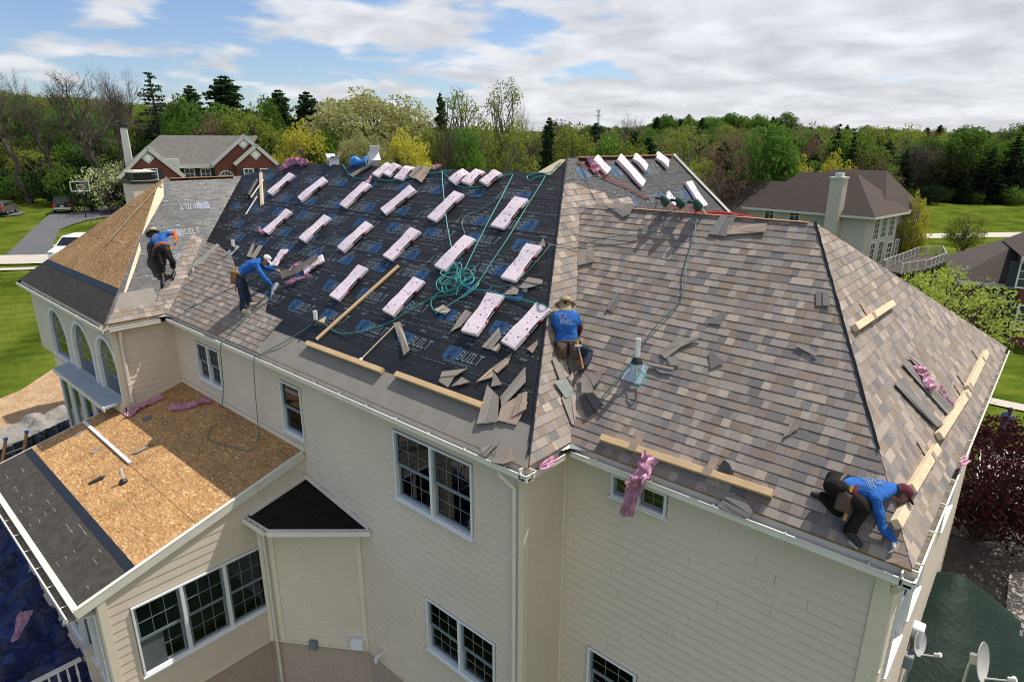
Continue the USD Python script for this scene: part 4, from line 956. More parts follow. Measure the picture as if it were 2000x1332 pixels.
kind('pale', *crown_tree(8, 16, 18, 0.16, 210, 52, 0.19, 1.35, top=0.3), 'bark_dark', 'leaf_pale')
kind('sparse', *crown_tree(9, 18, 8, 0.25, 110, 26, 0.15, 1.0, top=0.2), 'bark', 'leaf_olive')
kind('brown', *crown_tree(10, 11, 9, 0.12, 150, 30, 0.12, 1.0), 'bark_dark', 'leaf_brown')
kind('blossom', *crown_tree(11, 5, 6, 0.05, 90, 36, 0.10, 0.6), 'bark_dark', 'leaf_blossom')
kind('shrub', *crown_tree(12, 4, 5, 0.0, 80, 46, 0.13, 0.65), 'bark_dark', 'leaf_dark')
kind('bush', *crown_tree(13, 4, 5.5, 0.0, 80, 46, 0.13, 0.7), 'bark_dark', 'leaf_mid')
kind('redbush', *crown_tree(14, 1.5, 2.6, 0.0, 40, 40, 0.07, 0.3), 'bark_dark', 'leaf_brown')
kind('pine', *conifer(15, 16, 10, 40, 0.22, 0.10, 0.10, -0.10, 0.55, 0.024), 'bark_dark', 'leaf_pine')
kind('pine_thin', *conifer(16, 18, 9, 20, 0.18, 0.25, 0.22, 0.0, 0.5, 0.026), 'bark_dark', 'leaf_pine')
kind('spruce', *conifer(17, 13, 6, 22, 0.17, 0.0, 0.03, 0.35, 0.85), 'bark_dark', 'leaf_dark')
kind('cypress', *conifer(18, 9, 3.4, 34, 0.13, 0.0, 0.02, -0.3, 0.6), 'bark_dark', 'leaf_dark')
for k in range(3): kind('bare_' + 'abc'[k], bare_tree(30 + k, 18, 0.36 + 0.04 * k, 6, 0.019, (3, 4), 0.27), None, 'twig', None)
kind('bare_brown', bare_tree(40, 12, 0.55, 6, 0.018, (3, 4), 0.2), None, 'bark_dark', None)
kind('young', *crown_tree(41, 6, 4.5, 0.22, 110, 200, 0.075, 0.5), 'bark_dark', 'leaf_olive')

def plant(kd, px, top, wide, d, label, category='tree', group=None, name=None, rz=None, base=None):
    """A tree of the kind under picture column px at depth d, its tip at picture row top, wide pixels across."""
    pth, hi, wd = KINDS[kd]; q = polar(px, d); zg = float(ground_z(q[0], q[1])) if base is None else base
    ztop = EYE[2] - (top - 276) / 1179.0 * d * 1.0
    ztop = (EYE + ray((px, top)) * (d / ((ray((px, top)) @ CF))))[2] if False else hit((px, top), nrm([*(polar(px, d) - EYE[:2]), 0.0]), nrm([*(polar(px, d) - EYE[:2]), 0.0]) @ np.array([*q, 0.0]))[2]
    s = max(ztop - zg, 0.6) / hi; sw = wide / FPX * d / wd if wide else s
    t = thing(name or ('tree' if category == 'tree' else category.replace(' ', '_')), label, category, group, (q[0], q[1], zg), rz if rz is not None else (px * 0.37) % 6.28, scale=(sw, sw, s))
    t.GetReferences().AddInternalReference(pth); t.SetInstanceable(True)
    return t
# ------------------------------------------------------------------ neighbouring houses
def facade(px, d, yaw=0.0):
    """An upright frame standing at depth d under column px, facing the camera, turned by yaw."""
    q = polar(px, d); f = nrm([*(q - EYE[:2]), 0.0]); c, s_ = math.cos(yaw), math.sin(yaw)
    f = np.array([f[0] * c - f[1] * s_, f[0] * s_ + f[1] * c, 0.0]); u = np.array([f[1], -f[0], 0.0])
    return Frame([q[0], q[1], 0.0], u, (0, 0, 1))
def hprism(fr, pts, w0, w1, **k): return flat(sg.Polygon(pts), fr, w0, w1)
def pane_window(parent, fr, u, v, w, h, off=0.0, shutters=False, grid=(2, 3), arch_=False, case='white_paint'):
    sh = sg.box(u - w / 2, v, u + w / 2, v + h) if not arch_ else arch(u - w / 2, u + w / 2, v, v + h, 14)
    win = obj('window', flat(sh.buffer(0.10, join_style=2).difference(sh), fr, off + 0.002, off + 0.09), M[case], parent)
    obj('pane', flat(sh, fr, off + 0.004, off + 0.02), M['pane_far'], win)
    bars = [sg.box(u - w / 2 + w * k / grid[0] - 0.025, v, u - w / 2 + w * k / grid[0] + 0.025, v + h) for k in range(1, grid[0])] + [sg.box(u - w / 2, v + h * k / grid[1] - 0.025, u + w / 2, v + h * k / grid[1] + 0.025) for k in range(1, grid[1])]
    obj('muntins', flat(unary_union(bars).intersection(sh), fr, off + 0.022, off + 0.04), M[case], win)
    if shutters:
        for sx in (-1, 1): obj('shutter', flat(sg.box(u + sx * (w / 2 + 0.36) - 0.24, v - 0.05, u + sx * (w / 2 + 0.36) + 0.24, v + h + 0.05), fr, off + 0.003, off + 0.06), M['shutter'], parent)
    return win
mat('pane_far', (0.04, 0.05, 0.055), 0.08)
mat('far_cream', (0.50, 0.455, 0.375), 0.8, (2.0, 0.3, (0.43, 0.39, 0.32)))
mat('far_trim', (0.55, 0.54, 0.50), 0.6); mat('deck_rail', (0.30, 0.26, 0.23), 0.7)

# brick house on the left
BH = thing('brick_house', 'red brick house with grey roof and white gable trim, left background', 'house'); BP = path_of(BH)
fb = facade(385, 76, 0.0)
Q = lambda px, off=0.0: (lambda P: np.array([(P - fb.o) @ fb.u, P[2]]))(hit(px, fb.n, (fb.o + fb.n * off) @ fb.n))
zb0 = -4.6
def gable(px_l, px_a, px_r, off, back, rng_=None, roof='roof_grey', wallm='brick_far'):
    l, a, r = Q(px_l, off), Q(px_a, off), Q(px_r, off)
    l[1] = r[1] = (l[1] + r[1]) / 2
    obj('wall', flat(sg.Polygon([(l[0] + 0.35, zb0), (r[0] - 0.35, zb0), (r[0] - 0.35, r[1]), (a[0], a[1] - 0.25), (l[0] + 0.35, l[1])]), fb, off - back, off - 0.25), M[wallm], BP)
    for e in (l, r):
        d = np.array([e[0] - a[0], e[1] - a[1]]); nn = np.array([-d[1], d[0]]) / np.linalg.norm(d); nn = nn if nn[1] > 0 else -nn
        q = sg.Polygon([a + nn * 0.05, e + nn * 0.05, e - nn * 0.14, a - nn * 0.14]); obj('roof', flat(q, fb, off - back, off - 0.02), M[roof], BP)
        q = sg.Polygon([a + nn * 0.08, e + nn * 0.08, e - nn * 0.33, a - nn * 0.33]); obj('rake_board', flat(q, fb, off - 0.12, off + 0.03), M['far_trim'], BP)
    return l, a, r
g1_ = gable((230, 347), (287, 287), (362, 345), 1.5, 9.0)
g2_ = gable((412, 320), (475, 264), (545, 322), 0.6, 9.5)
g3_ = gable((456, 319), (500, 282), (544, 321), 2.2, 4.0)
# main body
e0, e1 = Q((300, 322), -0.5), Q((420, 319), -0.5); rz_ = Q((400, 265), -5.5)
obj('wall', flat(sg.box(e0[0], zb0, e1[0] + 2.0, e0[1]), fb, -9.0, -0.9), M['brick_far'], BP)
rl, rr = Q((312, 266), -5.5)[0], Q((472, 264), -5.5)[0]
A_, B_ = fb.P(e0[0] - 3.0, e0[1] - 0.1, -0.2), fb.P(e1[0] + 3.0, e0[1] - 0.1, -0.2); C_, D_ = fb.P(rr + 2, rz_[1], -5.5), fb.P(rl, rz_[1], -5.5); E_, G_ = fb.P(e1[0] + 3.0, e0[1] - 0.1, -10.8), fb.P(e0[0] - 3.0, e0[1] - 0.1, -10.8)
obj('roof', trimesh.Trimesh([A_, B_, C_, D_, E_, G_], [[0, 1, 2], [0, 2, 3], [1, 4, 2], [4, 5, 3], [4, 3, 2], [5, 0, 3]], process=False), M['roof_grey'], BP)
obj('eave_board', flat(sg.box(e0[0], e0[1] - 0.45, e1[0], e0[1] - 0.05), fb, -0.4, -0.15), M['far_trim'], BP)
for px, off, sh, ah in (((372, 346), -0.9, True, False), ((403, 346), -0.9, True, False)):
    q = Q(px, off); pane_window(BP, fb, q[0], q[1] - 0.6, 0.95, 1.5, off, True)
q = Q((297, 350), 1.25); pane_window(BP, fb, q[0], q[1] - 0.6, 1.25, 1.7, 1.25, True)
q = Q((443, 347), 0.35); pane_window(BP, fb, q[0], q[1] - 0.9, 1.6, 1.65, 0.35, False, (5, 3), True)
for px in ((486, 338), (518, 338)): q = Q(px, 1.95); pane_window(BP, fb, q[0], q[1] - 1.1, 0.95, 1.55, 1.95, True)
for px, off in (((289, 309), 1.25), ((475, 281), 0.35), ((499, 302), 1.95)):
    q = Q(px, off); w = obj('round_vent', flat(unary_union([sg.Point(q).buffer(0.50), sg.box(q[0] - 0.62, q[1] - 0.14, q[0] + 0.62, q[1] + 0.14), sg.box(q[0] - 0.14, q[1] - 0.62, q[0] + 0.14, q[1] + 0.62)]), fb, off + 0.002, off + 0.08), M['far_trim'], BP)
    obj('louvre', flat(sg.Point(q).buffer(0.33), fb, off + 0.082, off + 0.10), M['white_paint'], w)
q = Q((242, 300), -3.0); t_ = Q((241, 250), -3.0)
obj('chimney', flat(sg.Polygon([(q[0] - 0.2, zb0), (q[0] + 0.8, zb0), (t_[0] + 0.30, t_[1]), (t_[0] - 0.35, t_[1])]), fb, -4.0, -2.8), M['far_trim'], BP)
obj('chimney_cap', flat(sg.box(t_[0] - 0.45, t_[1], t_[0] + 0.4, t_[1] + 0.4), fb, -4.1, -2.7), M['tool_black'], BP)
q = Q((340, 330), 0.2); obj('dormer_wall', flat(sg.Polygon([(q[0] - 1.0, q[1] - 1.6), (q[0] + 0.6, q[1] - 1.6), (q[0] + 0.6, q[1] + 1.1), (q[0] - 1.0, q[1] + 1.1)]), fb, -2.5, 0.2), M['far_trim'], BP)

# cream house on the right
CH = thing('cream_house', 'pale cream house with brown hip roof, tall chimney and railed deck', 'house'); CP = path_of(CH)
dB = ray((2513, 283)); dB = nrm([dB[0], dB[1], 0]); dA = np.array([dB[1], -dB[0], 0.0])      # right wall runs along dB, left wall along -dA
c0 = at_depth((1701, 424), 72.0); ze = c0[2]
def cz(px, z): P = hit(px, (0, 0, 1), z) - c0; return np.array([P @ dA, P @ dB])
def cw(px, n, off):  # on a wall of normal n through c0 + n*off
    P = hit(px, n, (c0 + np.asarray(n) * off) @ np.asarray(n)); return P
LWF = Frame([*c0[:2], 0.0], dA, (0, 0, 1)); LWF.n = np.cross(LWF.u, LWF.v)
RWF = Frame([*c0[:2], 0.0], dB, (0, 0, 1)); RWF.n = np.cross(RWF.u, RWF.v)
La = -abs(cz((1481, 401), ze)[0]); Rb = 7.5; gz0 = ze - 8.2
obj('wall', box(c0 + dA * (La / 2) + dB * 5.0 + [0, 0, (gz0 - ze) / 2], (abs(La) / 2 - 0.4, 4.7, abs(gz0 - ze) / 2), dA, dB), M['far_cream'], CP)
obj('wall', box(c0 + dA * (-5.6) + dB * 10.6 + [0, 0, (gz0 - ze) / 2], (4.4, 5.5, abs(gz0 - ze) / 2 + 0.02), dA, dB), M['far_cream'], CP)
obj('wall', box(c0 + dA * (La - 5.2) + dB * 8.0 + [0, 0, (gz0 - ze) / 2 - 0.8], (8.0, 4.8, abs(gz0 - ze) / 2 - 0.75), dA, dB), M['far_cream'], CP)
def hip(cx, cy, hx, hy, zb_, h, rx, ry):
    """Hip roof: half sizes hx, hy at the eaves and a ridge of half length rx or ry."""
    pts = [c0 + dA * (cx + sx * hx) + dB * (cy + sy * hy) + [0, 0, zb_] for sx, sy in ((-1, -1), (1, -1), (1, 1), (-1, 1))]
    pts += [c0 + dA * (cx - rx) + dB * (cy - ry) + [0, 0, zb_ + h], c0 + dA * (cx + rx) + dB * (cy + ry) + [0, 0, zb_ + h]]
    f = [[0, 1, 5], [0, 5, 4], [1, 2, 5], [2, 3, 4], [2, 4, 5], [3, 0, 4]] if rx >= ry else [[0, 1, 4], [1, 2, 5], [1, 5, 4], [2, 3, 5], [3, 0, 4], [3, 4, 5]]
    obj('roof', trimesh.Trimesh(pts, f, process=False), M['roof_brown'], CP)
    e = [pts[0], pts[1], pts[2], pts[3], pts[0]]
    obj('eave_board', cat([beam(a - [0, 0, 0.14], b - [0, 0, 0.14], 0.12, 0.24) for a, b in zip(e, e[1:])]), M['far_trim'], CP)
hip(La / 2 + 0.2, 5.0, abs(La) / 2 + 0.4, 5.4, 0, 4.5, abs(La) / 2 - 4.4, 0)
hip(-6.4, 10.6, 6.4, 6.4, 0.05, 4.7, 3.4, 0)
hip(La - 5.0, 8.0, 9.0, 5.4, -1.6, 4.6, 7.6, 0)
cq = cw((1637, 350), -dB, 0.0); cq2 = cw((1624, 460), -dB, 0.0)
ua = (cw((1634, 400), -dB, 0.0) - c0) @ dA
ztop = cw((1637, 349), -dB, 0.35)[2]
ch2 = obj('chimney', box(c0 + dA * ua + dB * -0.30 + [0, 0, (ztop - ze + gz0 - ze) / 2], (0.75, 0.62, (ztop - gz0) / 2), dA, dB), M['far_cream'], CP)
obj('chimney_cap', cat([box(c0 + dA * ua + dB * -0.30 + [0, 0, ztop - ze + 0.1], (0.85, 0.72, 0.1), dA, dB), box(c0 + dA * ua + dB * -0.30 + [0, 0, ztop - ze + 0.4], (0.4, 0.35, 0.25), dA, dB)]), M['far_trim'], ch2)
for px in ((1503, 417), (1552, 422)):
    P = cw(px, -dB, -0.3); fr = Frame(c0 + dB * 0.3, dA, (0, 0, 1)); pane_window(CP, fr, (P - c0) @ dA, P[2] - c0[2] - 0.8, 1.2, 1.6, 0.0, grid=(2, 2))
frR = Frame(c0 + dA * -0.4, dB, (0, 0, 1))
def onR(px): P = cw(px, dA, -0.4); return np.array([(P - c0) @ dB, P[2] - c0[2]])
for px, w in (((1707, 468), 1.55), ((1722, 464), 1.55), ((1737, 461), 1.55)): q = onR(px); pane_window(CP, frR, q[0], q[1], w, 2.6, 0.0, grid=(3, 4), arch_=True)
for px, w, h in (((1699, 508), 1.3, 2.0), ((1714, 512), 1.5, 2.5), ((1732, 505), 1.6, 2.0), ((1746, 502), 0.9, 2.2)): q = onR(px); pane_window(CP, frR, q[0], q[1], w, h, 0.0)
frR2 = Frame(c0 + dA * -1.2, dB, (0, 0, 1))
def onR2(px): P = cw(px, dA, -1.2); return np.array([(P - c0) @ dB, P[2] - c0[2]])
for px, w, h in (((1789, 430), 1.7, 1.9), ((1768, 483), 1.5, 1.7), ((1783, 478), 1.5, 1.7)): q = onR2(px); pane_window(CP, frR2, q[0], q[1], w, h, 0.0)
# deck
dk = [cz(p, ze - 5.4) for p in ((1722, 528), (1760, 534), (1788, 522), (1812, 526), (1845, 512), (1838, 498), (1792, 500))]
dkp = sg.Polygon(dk).convex_hull; dfr = Frame([*c0[:2], ze - 5.4], dA, dB)
deck = obj('deck_floor', flat(dkp, dfr, -0.25, 0.0), M['roof_brown'], CP)
ring_ = np.array(dkp.exterior.coords); L_ = dkp.exterior.length
for s_ in np.arange(0, L_, 1.55):
    p = dkp.exterior.interpolate(s_); obj('rail_post', box(dfr.P(p.x, p.y, 0.55), (0.08, 0.08, 0.6), dA, dB), M['far_trim'], deck)
    if int(s_ / 1.55) % 2 == 0: p = dkp.buffer(-0.4).exterior.interpolate(s_); obj('deck_post', box(dfr.P(p.x, p.y, -1.7), (0.12, 0.12, 1.6), dA, dB), M['bark_dark'], deck)
for h in (0.2, 1.08): obj('rail', cat([beam(dfr.P(*a, h), dfr.P(*b, h), 0.10, 0.08) for a, b in zip(ring_, ring_[1:])]), M['deck_rail'], deck)
bal = []
for s_ in np.arange(0, L_, 0.22):
    p = dkp.exterior.interpolate(s_); bal.append(box(dfr.P(p.x, p.y, 0.63), (0.02, 0.02, 0.42), dA, dB))
obj('balusters', cat(bal), M['deck_rail'], deck, kind='stuff')

# brick house at the right edge
RH = thing('brick_house', 'dark brick house with steep brown roof and navy shutters at the right edge', 'house'); RP = path_of(RH)
fr3 = facade(1960, 42, 0.12)
Q3 = lambda px, off=0.0: (lambda P: np.array([(P - fr3.o) @ fr3.u, P[2]]))(hit(px, fr3.n, (fr3.o + fr3.n * off) @ fr3.n))
e0, e1 = Q3((1916, 549)), Q3((1977, 556)); ez = (e0[1] + e1[1]) / 2
obj('wall', flat(sg.box(e0[0] - 0.8, -9.8, e1[0] + 0.1, ez), fr3, -9, -0.35), M['brick_far'], RP)
rt = Q3((2030, 440), -5.5)
P0, P1 = fr3.P(e0[0] - 1.6, ez, 0.0), fr3.P(e1[0] + 0.2, ez, 0.0); P2_, P3_ = fr3.P(rt[0] + 3, rt[1], -5.5), fr3.P(rt[0] + 0.6, rt[1], -5.5); P4, P5 = fr3.P(e1[0] + 0.2, ez, -11), fr3.P(e0[0] - 1.6, ez, -11)
obj('roof', trimesh.Trimesh([P0, P1, P2_, P3_, P4, P5], [[0, 1, 2], [0, 2, 3], [5, 0, 3], [4, 5, 3], [4, 3, 2]], process=False), M['roof_brown'], RP)
obj('eave_board', beam(P0 - [0, 0, 0.18], P1 - [0, 0, 0.18], 0.1, 0.28), M['far_trim'], RP)
w0, w1 = Q3((1976, 640), 1.2), Q3((2010, 500), 1.2)
obj('wall', flat(sg.box(w0[0], -9.8, w0[0] + 7, w1[1]), fr3, -8, 1.2), M['brick_far'], RP)
z9 = w1[1]; obj('roof', trimesh.Trimesh([fr3.P(w0[0] - 0.5, z9, 1.8), fr3.P(w0[0] + 8, z9, 1.8), fr3.P(w0[0] + 8, z9 + 3.2, -2.5), fr3.P(w0[0] + 3.4, z9 + 3.2, -2.5), fr3.P(w0[0] - 0.5, z9, -7)], [[0, 1, 2], [0, 2, 3], [4, 0, 3]], process=False), M['roof_brown'], RP)
obj('eave_board', fr3 and beam(fr3.P(w0[0] - 0.5, z9 - 0.15, 1.8), fr3.P(w0[0] + 8, z9 - 0.15, 1.8), 0.1, 0.28), M['far_trim'], RP)
for px, sh in (((2003, 535), True), ((1999, 618), True)): q = Q3(px, 1.2); pane_window(RP, fr3, q[0] + 0.15, q[1] - 0.9, 0.95, 1.6, 1.2, sh)
for px in ((1962, 588),): q = Q3(px, -0.35); pane_window(RP, fr3, q[0], q[1] - 0.6, 0.9, 1.5, -0.35, True)

# ------------------------------------------------------------------ cars, hoop, mast
mat('car_black', (0.012, 0.013, 0.015), 0.22); mat('car_grey', (0.085, 0.075, 0.07), 0.25); mat('car_white', (0.75, 0.75, 0.75), 0.25)
mat('car_glass', (0.015, 0.02, 0.022), 0.06); mat('tyre', (0.015, 0.015, 0.015), 0.8); mat('tail_red', (0.45, 0.02, 0.015), 0.25)
def car(label, body, L, W, H, P, az, suv, group=None):
    """Car with its nose along +x of its own frame."""
    t = thing('parked_car', label, 'car', group, P, az); tp = path_of(t)
    fr = Frame((0, 0, 0), (1, 0, 0), (0, 0, 1))
    lo = [(-L / 2, 0.35), (-L / 2, 0.95), (-L / 2 + 0.1, 1.02), (L / 2 - 1.25, 1.0), (L / 2 - 0.1, 0.78), (L / 2, 0.6), (L / 2, 0.33)]
    hi = [(-L / 2 + 0.04, 1.0), (-L / 2 + (0.25 if suv else 0.55), H - 0.06), (-L / 2 + 0.8, H), (0.35, H - 0.03), (L / 2 - 1.25, 1.0)]
    def loft(pts, tops, yw, yt):
        p = sg.Polygon(pts); m = trimesh.creation.extrude_polygon(p, 2.0, engine='earcut'); m = m.subdivide(); v = np.array(m.vertices); y = v[:, 2] - 1
        w = np.interp(v[:, 1], tops, [yw, yt]); ends = 1 - 0.10 * np.clip((np.abs(v[:, 0]) - L / 2 + 0.5) / 0.5, 0, 1) ** 2
        return trimesh.Trimesh(np.stack([v[:, 0], y * w * ends, v[:, 1]], 1), m.faces[:, ::-1], process=False)
    obj('body', loft(lo, (0.3, 1.0), W / 2, W / 2 - 0.03), M[body], tp, smooth=40)
    obj('cabin', loft(hi, (1.0, H), W / 2 - 0.05, W / 2 - 0.26), M[body], tp, smooth=40)
    gl = [(hi[0][0] + 0.1 + (0.10 if suv else 0.30), 1.04), (hi[1][0] + 0.22, H - 0.13), (0.30, H - 0.13), (L / 2 - 1.45, 1.04)]
    g = loft(gl, (1.0, H), W / 2 - 0.045, W / 2 - 0.25); obj('side_windows', g, M['car_glass'], tp)
    a, b = np.array(hi[0]), np.array(hi[1]); rw = [a + (b - a) * 0.12 + [-0.012, 0], a + (b - a) * 0.88 + [-0.012, 0]]
    V = [(rw[0][0], -W / 2 + 0.2, rw[0][1]), (rw[0][0], W / 2 - 0.2, rw[0][1]), (rw[1][0], W / 2 - 0.36, rw[1][1]), (rw[1][0], -W / 2 + 0.36, rw[1][1])]
    obj('rear_window', trimesh.Trimesh(V, [[0, 2, 1], [0, 3, 2]], process=False), M['car_glass'], tp)
    a, b = np.array(hi[4]), np.array(hi[3]); V = [((a + (b - a) * k)[0] + 0.012, s_ * (W / 2 - (0.16 if k < 0.5 else 0.32)), (a + (b - a) * k)[1] + 0.012) for k, s_ in ((0.1, -1), (0.1, 1), (0.9, 1), (0.9, -1))]
    obj('windscreen', trimesh.Trimesh(V, [[0, 1, 2], [0, 2, 3]], process=False), M['car_glass'], tp)
    for x in (-L / 2 + 0.85, L / 2 - 0.85):
        for s_ in (-1, 1):
            w = obj('wheel', lathe([(0.18, -0.11), (0.34, -0.11), (0.36, 0), (0.34, 0.11), (0.18, 0.11)], 18, (x, s_ * (W / 2 - 0.1), 0.36), (0, 1, 0)), M['tyre'], tp)
            obj('rim', lathe([(0.0, 0.10), (0.2, 0.10), (0.22, 0.06)], 12, (x, s_ * (W / 2 - 0.1), 0.36), (0, s_, 0)), M['steel'], w)
    for s_ in (-1, 1):
        obj('tail_light', box((-L / 2 - 0.004, s_ * (W / 2 - 0.2), 0.88), (0.03, 0.16, 0.12), ch=0.02), M['tail_red'], tp)
        obj('headlight', box((L / 2 - 0.05, s_ * (W / 2 - 0.28), 0.68), (0.06, 0.2, 0.08), ch=0.02), M['steel'], tp)
        obj('mirror', box((L / 2 - 1.55, s_ * (W / 2 + 0.08), 1.06), (0.06, 0.1, 0.07), ch=0.02), M[body], tp)
    obj('bumper', box((-L / 2 - 0.02, 0, 0.55), (0.05, W / 2 - 0.1, 0.10), ch=0.02), M['steel' if suv else body], tp)
    obj('licence_plate', box((-L / 2 - 0.03, 0, 0.82), (0.01, 0.15, 0.07)), M['white_paint'], tp)
    return t
P = ground((127, 415), 0.0); az = math.atan2(*(polar(165, 100) - polar(127, 70))[::-1])
car('black four-wheel drive car parked at the top of the asphalt driveway', 'car_black', 4.6, 1.9, 1.75, P + [0, 0, 0.10], az, True)
P = ground((8, 420), 0.0); az = math.atan2(*(polar(40, 90) - polar(8, 72))[::-1])
car('grey-brown hatchback on the far left driveway', 'car_grey', 4.4, 1.8, 1.5, P + [0, 0, 0.10], az - 0.25, False)
P = ground((152, 503), 0.0); az = math.atan2(*(polar(60, 44) - polar(150, 50))[::-1])
car('white pickup-like car on the street, half hidden by the bare board wing roof', 'car_white', 5.2, 1.95, 1.75, P + [0, 0, 0.10], az, True)

hp = thing('basketball_hoop', 'basketball hoop with clear backboard on a pole by the hedge', 'basketball hoop'); hh = path_of(hp)
P = at_depth((156, 364), 70.0); vb_ = facade(156, 70.0); g0 = float(ground_z(P[0], P[1]))
obj('pole', tube([[P[0], P[1], g0], [P[0], P[1], P[2] - 0.9]] + [P + vb_.n * -0.25 + [0, 0, -0.2]], 0.07, 8), M['tool_black'], hh)
fr = Frame(P, vb_.u, (0, 0, 1))
obj('backboard', flat(sg.box(-0.85, -0.5, 0.85, 0.5), fr, 0, 0.02), M['glass'], hh)
obj('board_frame', flat(unary_union([sg.box(-0.9, -0.55, 0.9, 0.55).difference(sg.box(-0.82, -0.47, 0.82, 0.47)), sg.box(-0.32, -0.3, 0.32, 0.2).difference(sg.box(-0.26, -0.24, 0.26, 0.14))]), fr, 0.02, 0.05), M['white_paint'], hh)
obj('rim', tube([fr.P(0.24 * math.cos(a), -0.25, 0.32 + 0.24 * math.sin(a)) for a in np.linspace(0, 6.283, 15)], 0.02, 5), M['ink_red'], hh)
obj('net', cat([tube([fr.P(0.23 * math.cos(a), -0.26, 0.32 + 0.23 * math.sin(a)), fr.P(0.12 * math.cos(a + 0.5), -0.62, 0.32 + 0.12 * math.sin(a + 0.5))], 0.012, 3) for a in np.linspace(0, 6.283, 11)]), M['white_paint'], hh)

P = polar(1167, 420); b = float(ground_z(*P)); top = hit((1167, 214), nrm([*(P - EYE[:2]), 0]), nrm([*(P - EYE[:2]), 0]) @ [*P, 0])[2]
tw = thing('lattice_mast', 'thin grey lattice mast rising above the distant trees', 'mast', None, (P[0], P[1], b)); hT = top - b
for k in range(3): a = k * 2.09; obj('leg', tube([[1.2 * math.cos(a), 1.2 * math.sin(a), 0], [0.3 * math.cos(a), 0.3 * math.sin(a), hT]], 0.14, 4), M['steel'], path_of(tw))
obj('bracing', cat([tube([[1.0 * math.cos(a), 1.0 * math.sin(a), z], [0.7 * math.cos(a + 2.09), 0.7 * math.sin(a + 2.09), z + 2]], 0.07, 3) for z in np.arange(0, hT - 2, 2.0) for a in (0, 2.09, 4.19)]), M['steel'], path_of(tw))
for z in (hT - 1, hT - 4): obj('antenna_platform', box((0, 0, z), (1.3, 1.3, 0.25)), M['steel'], path_of(tw))

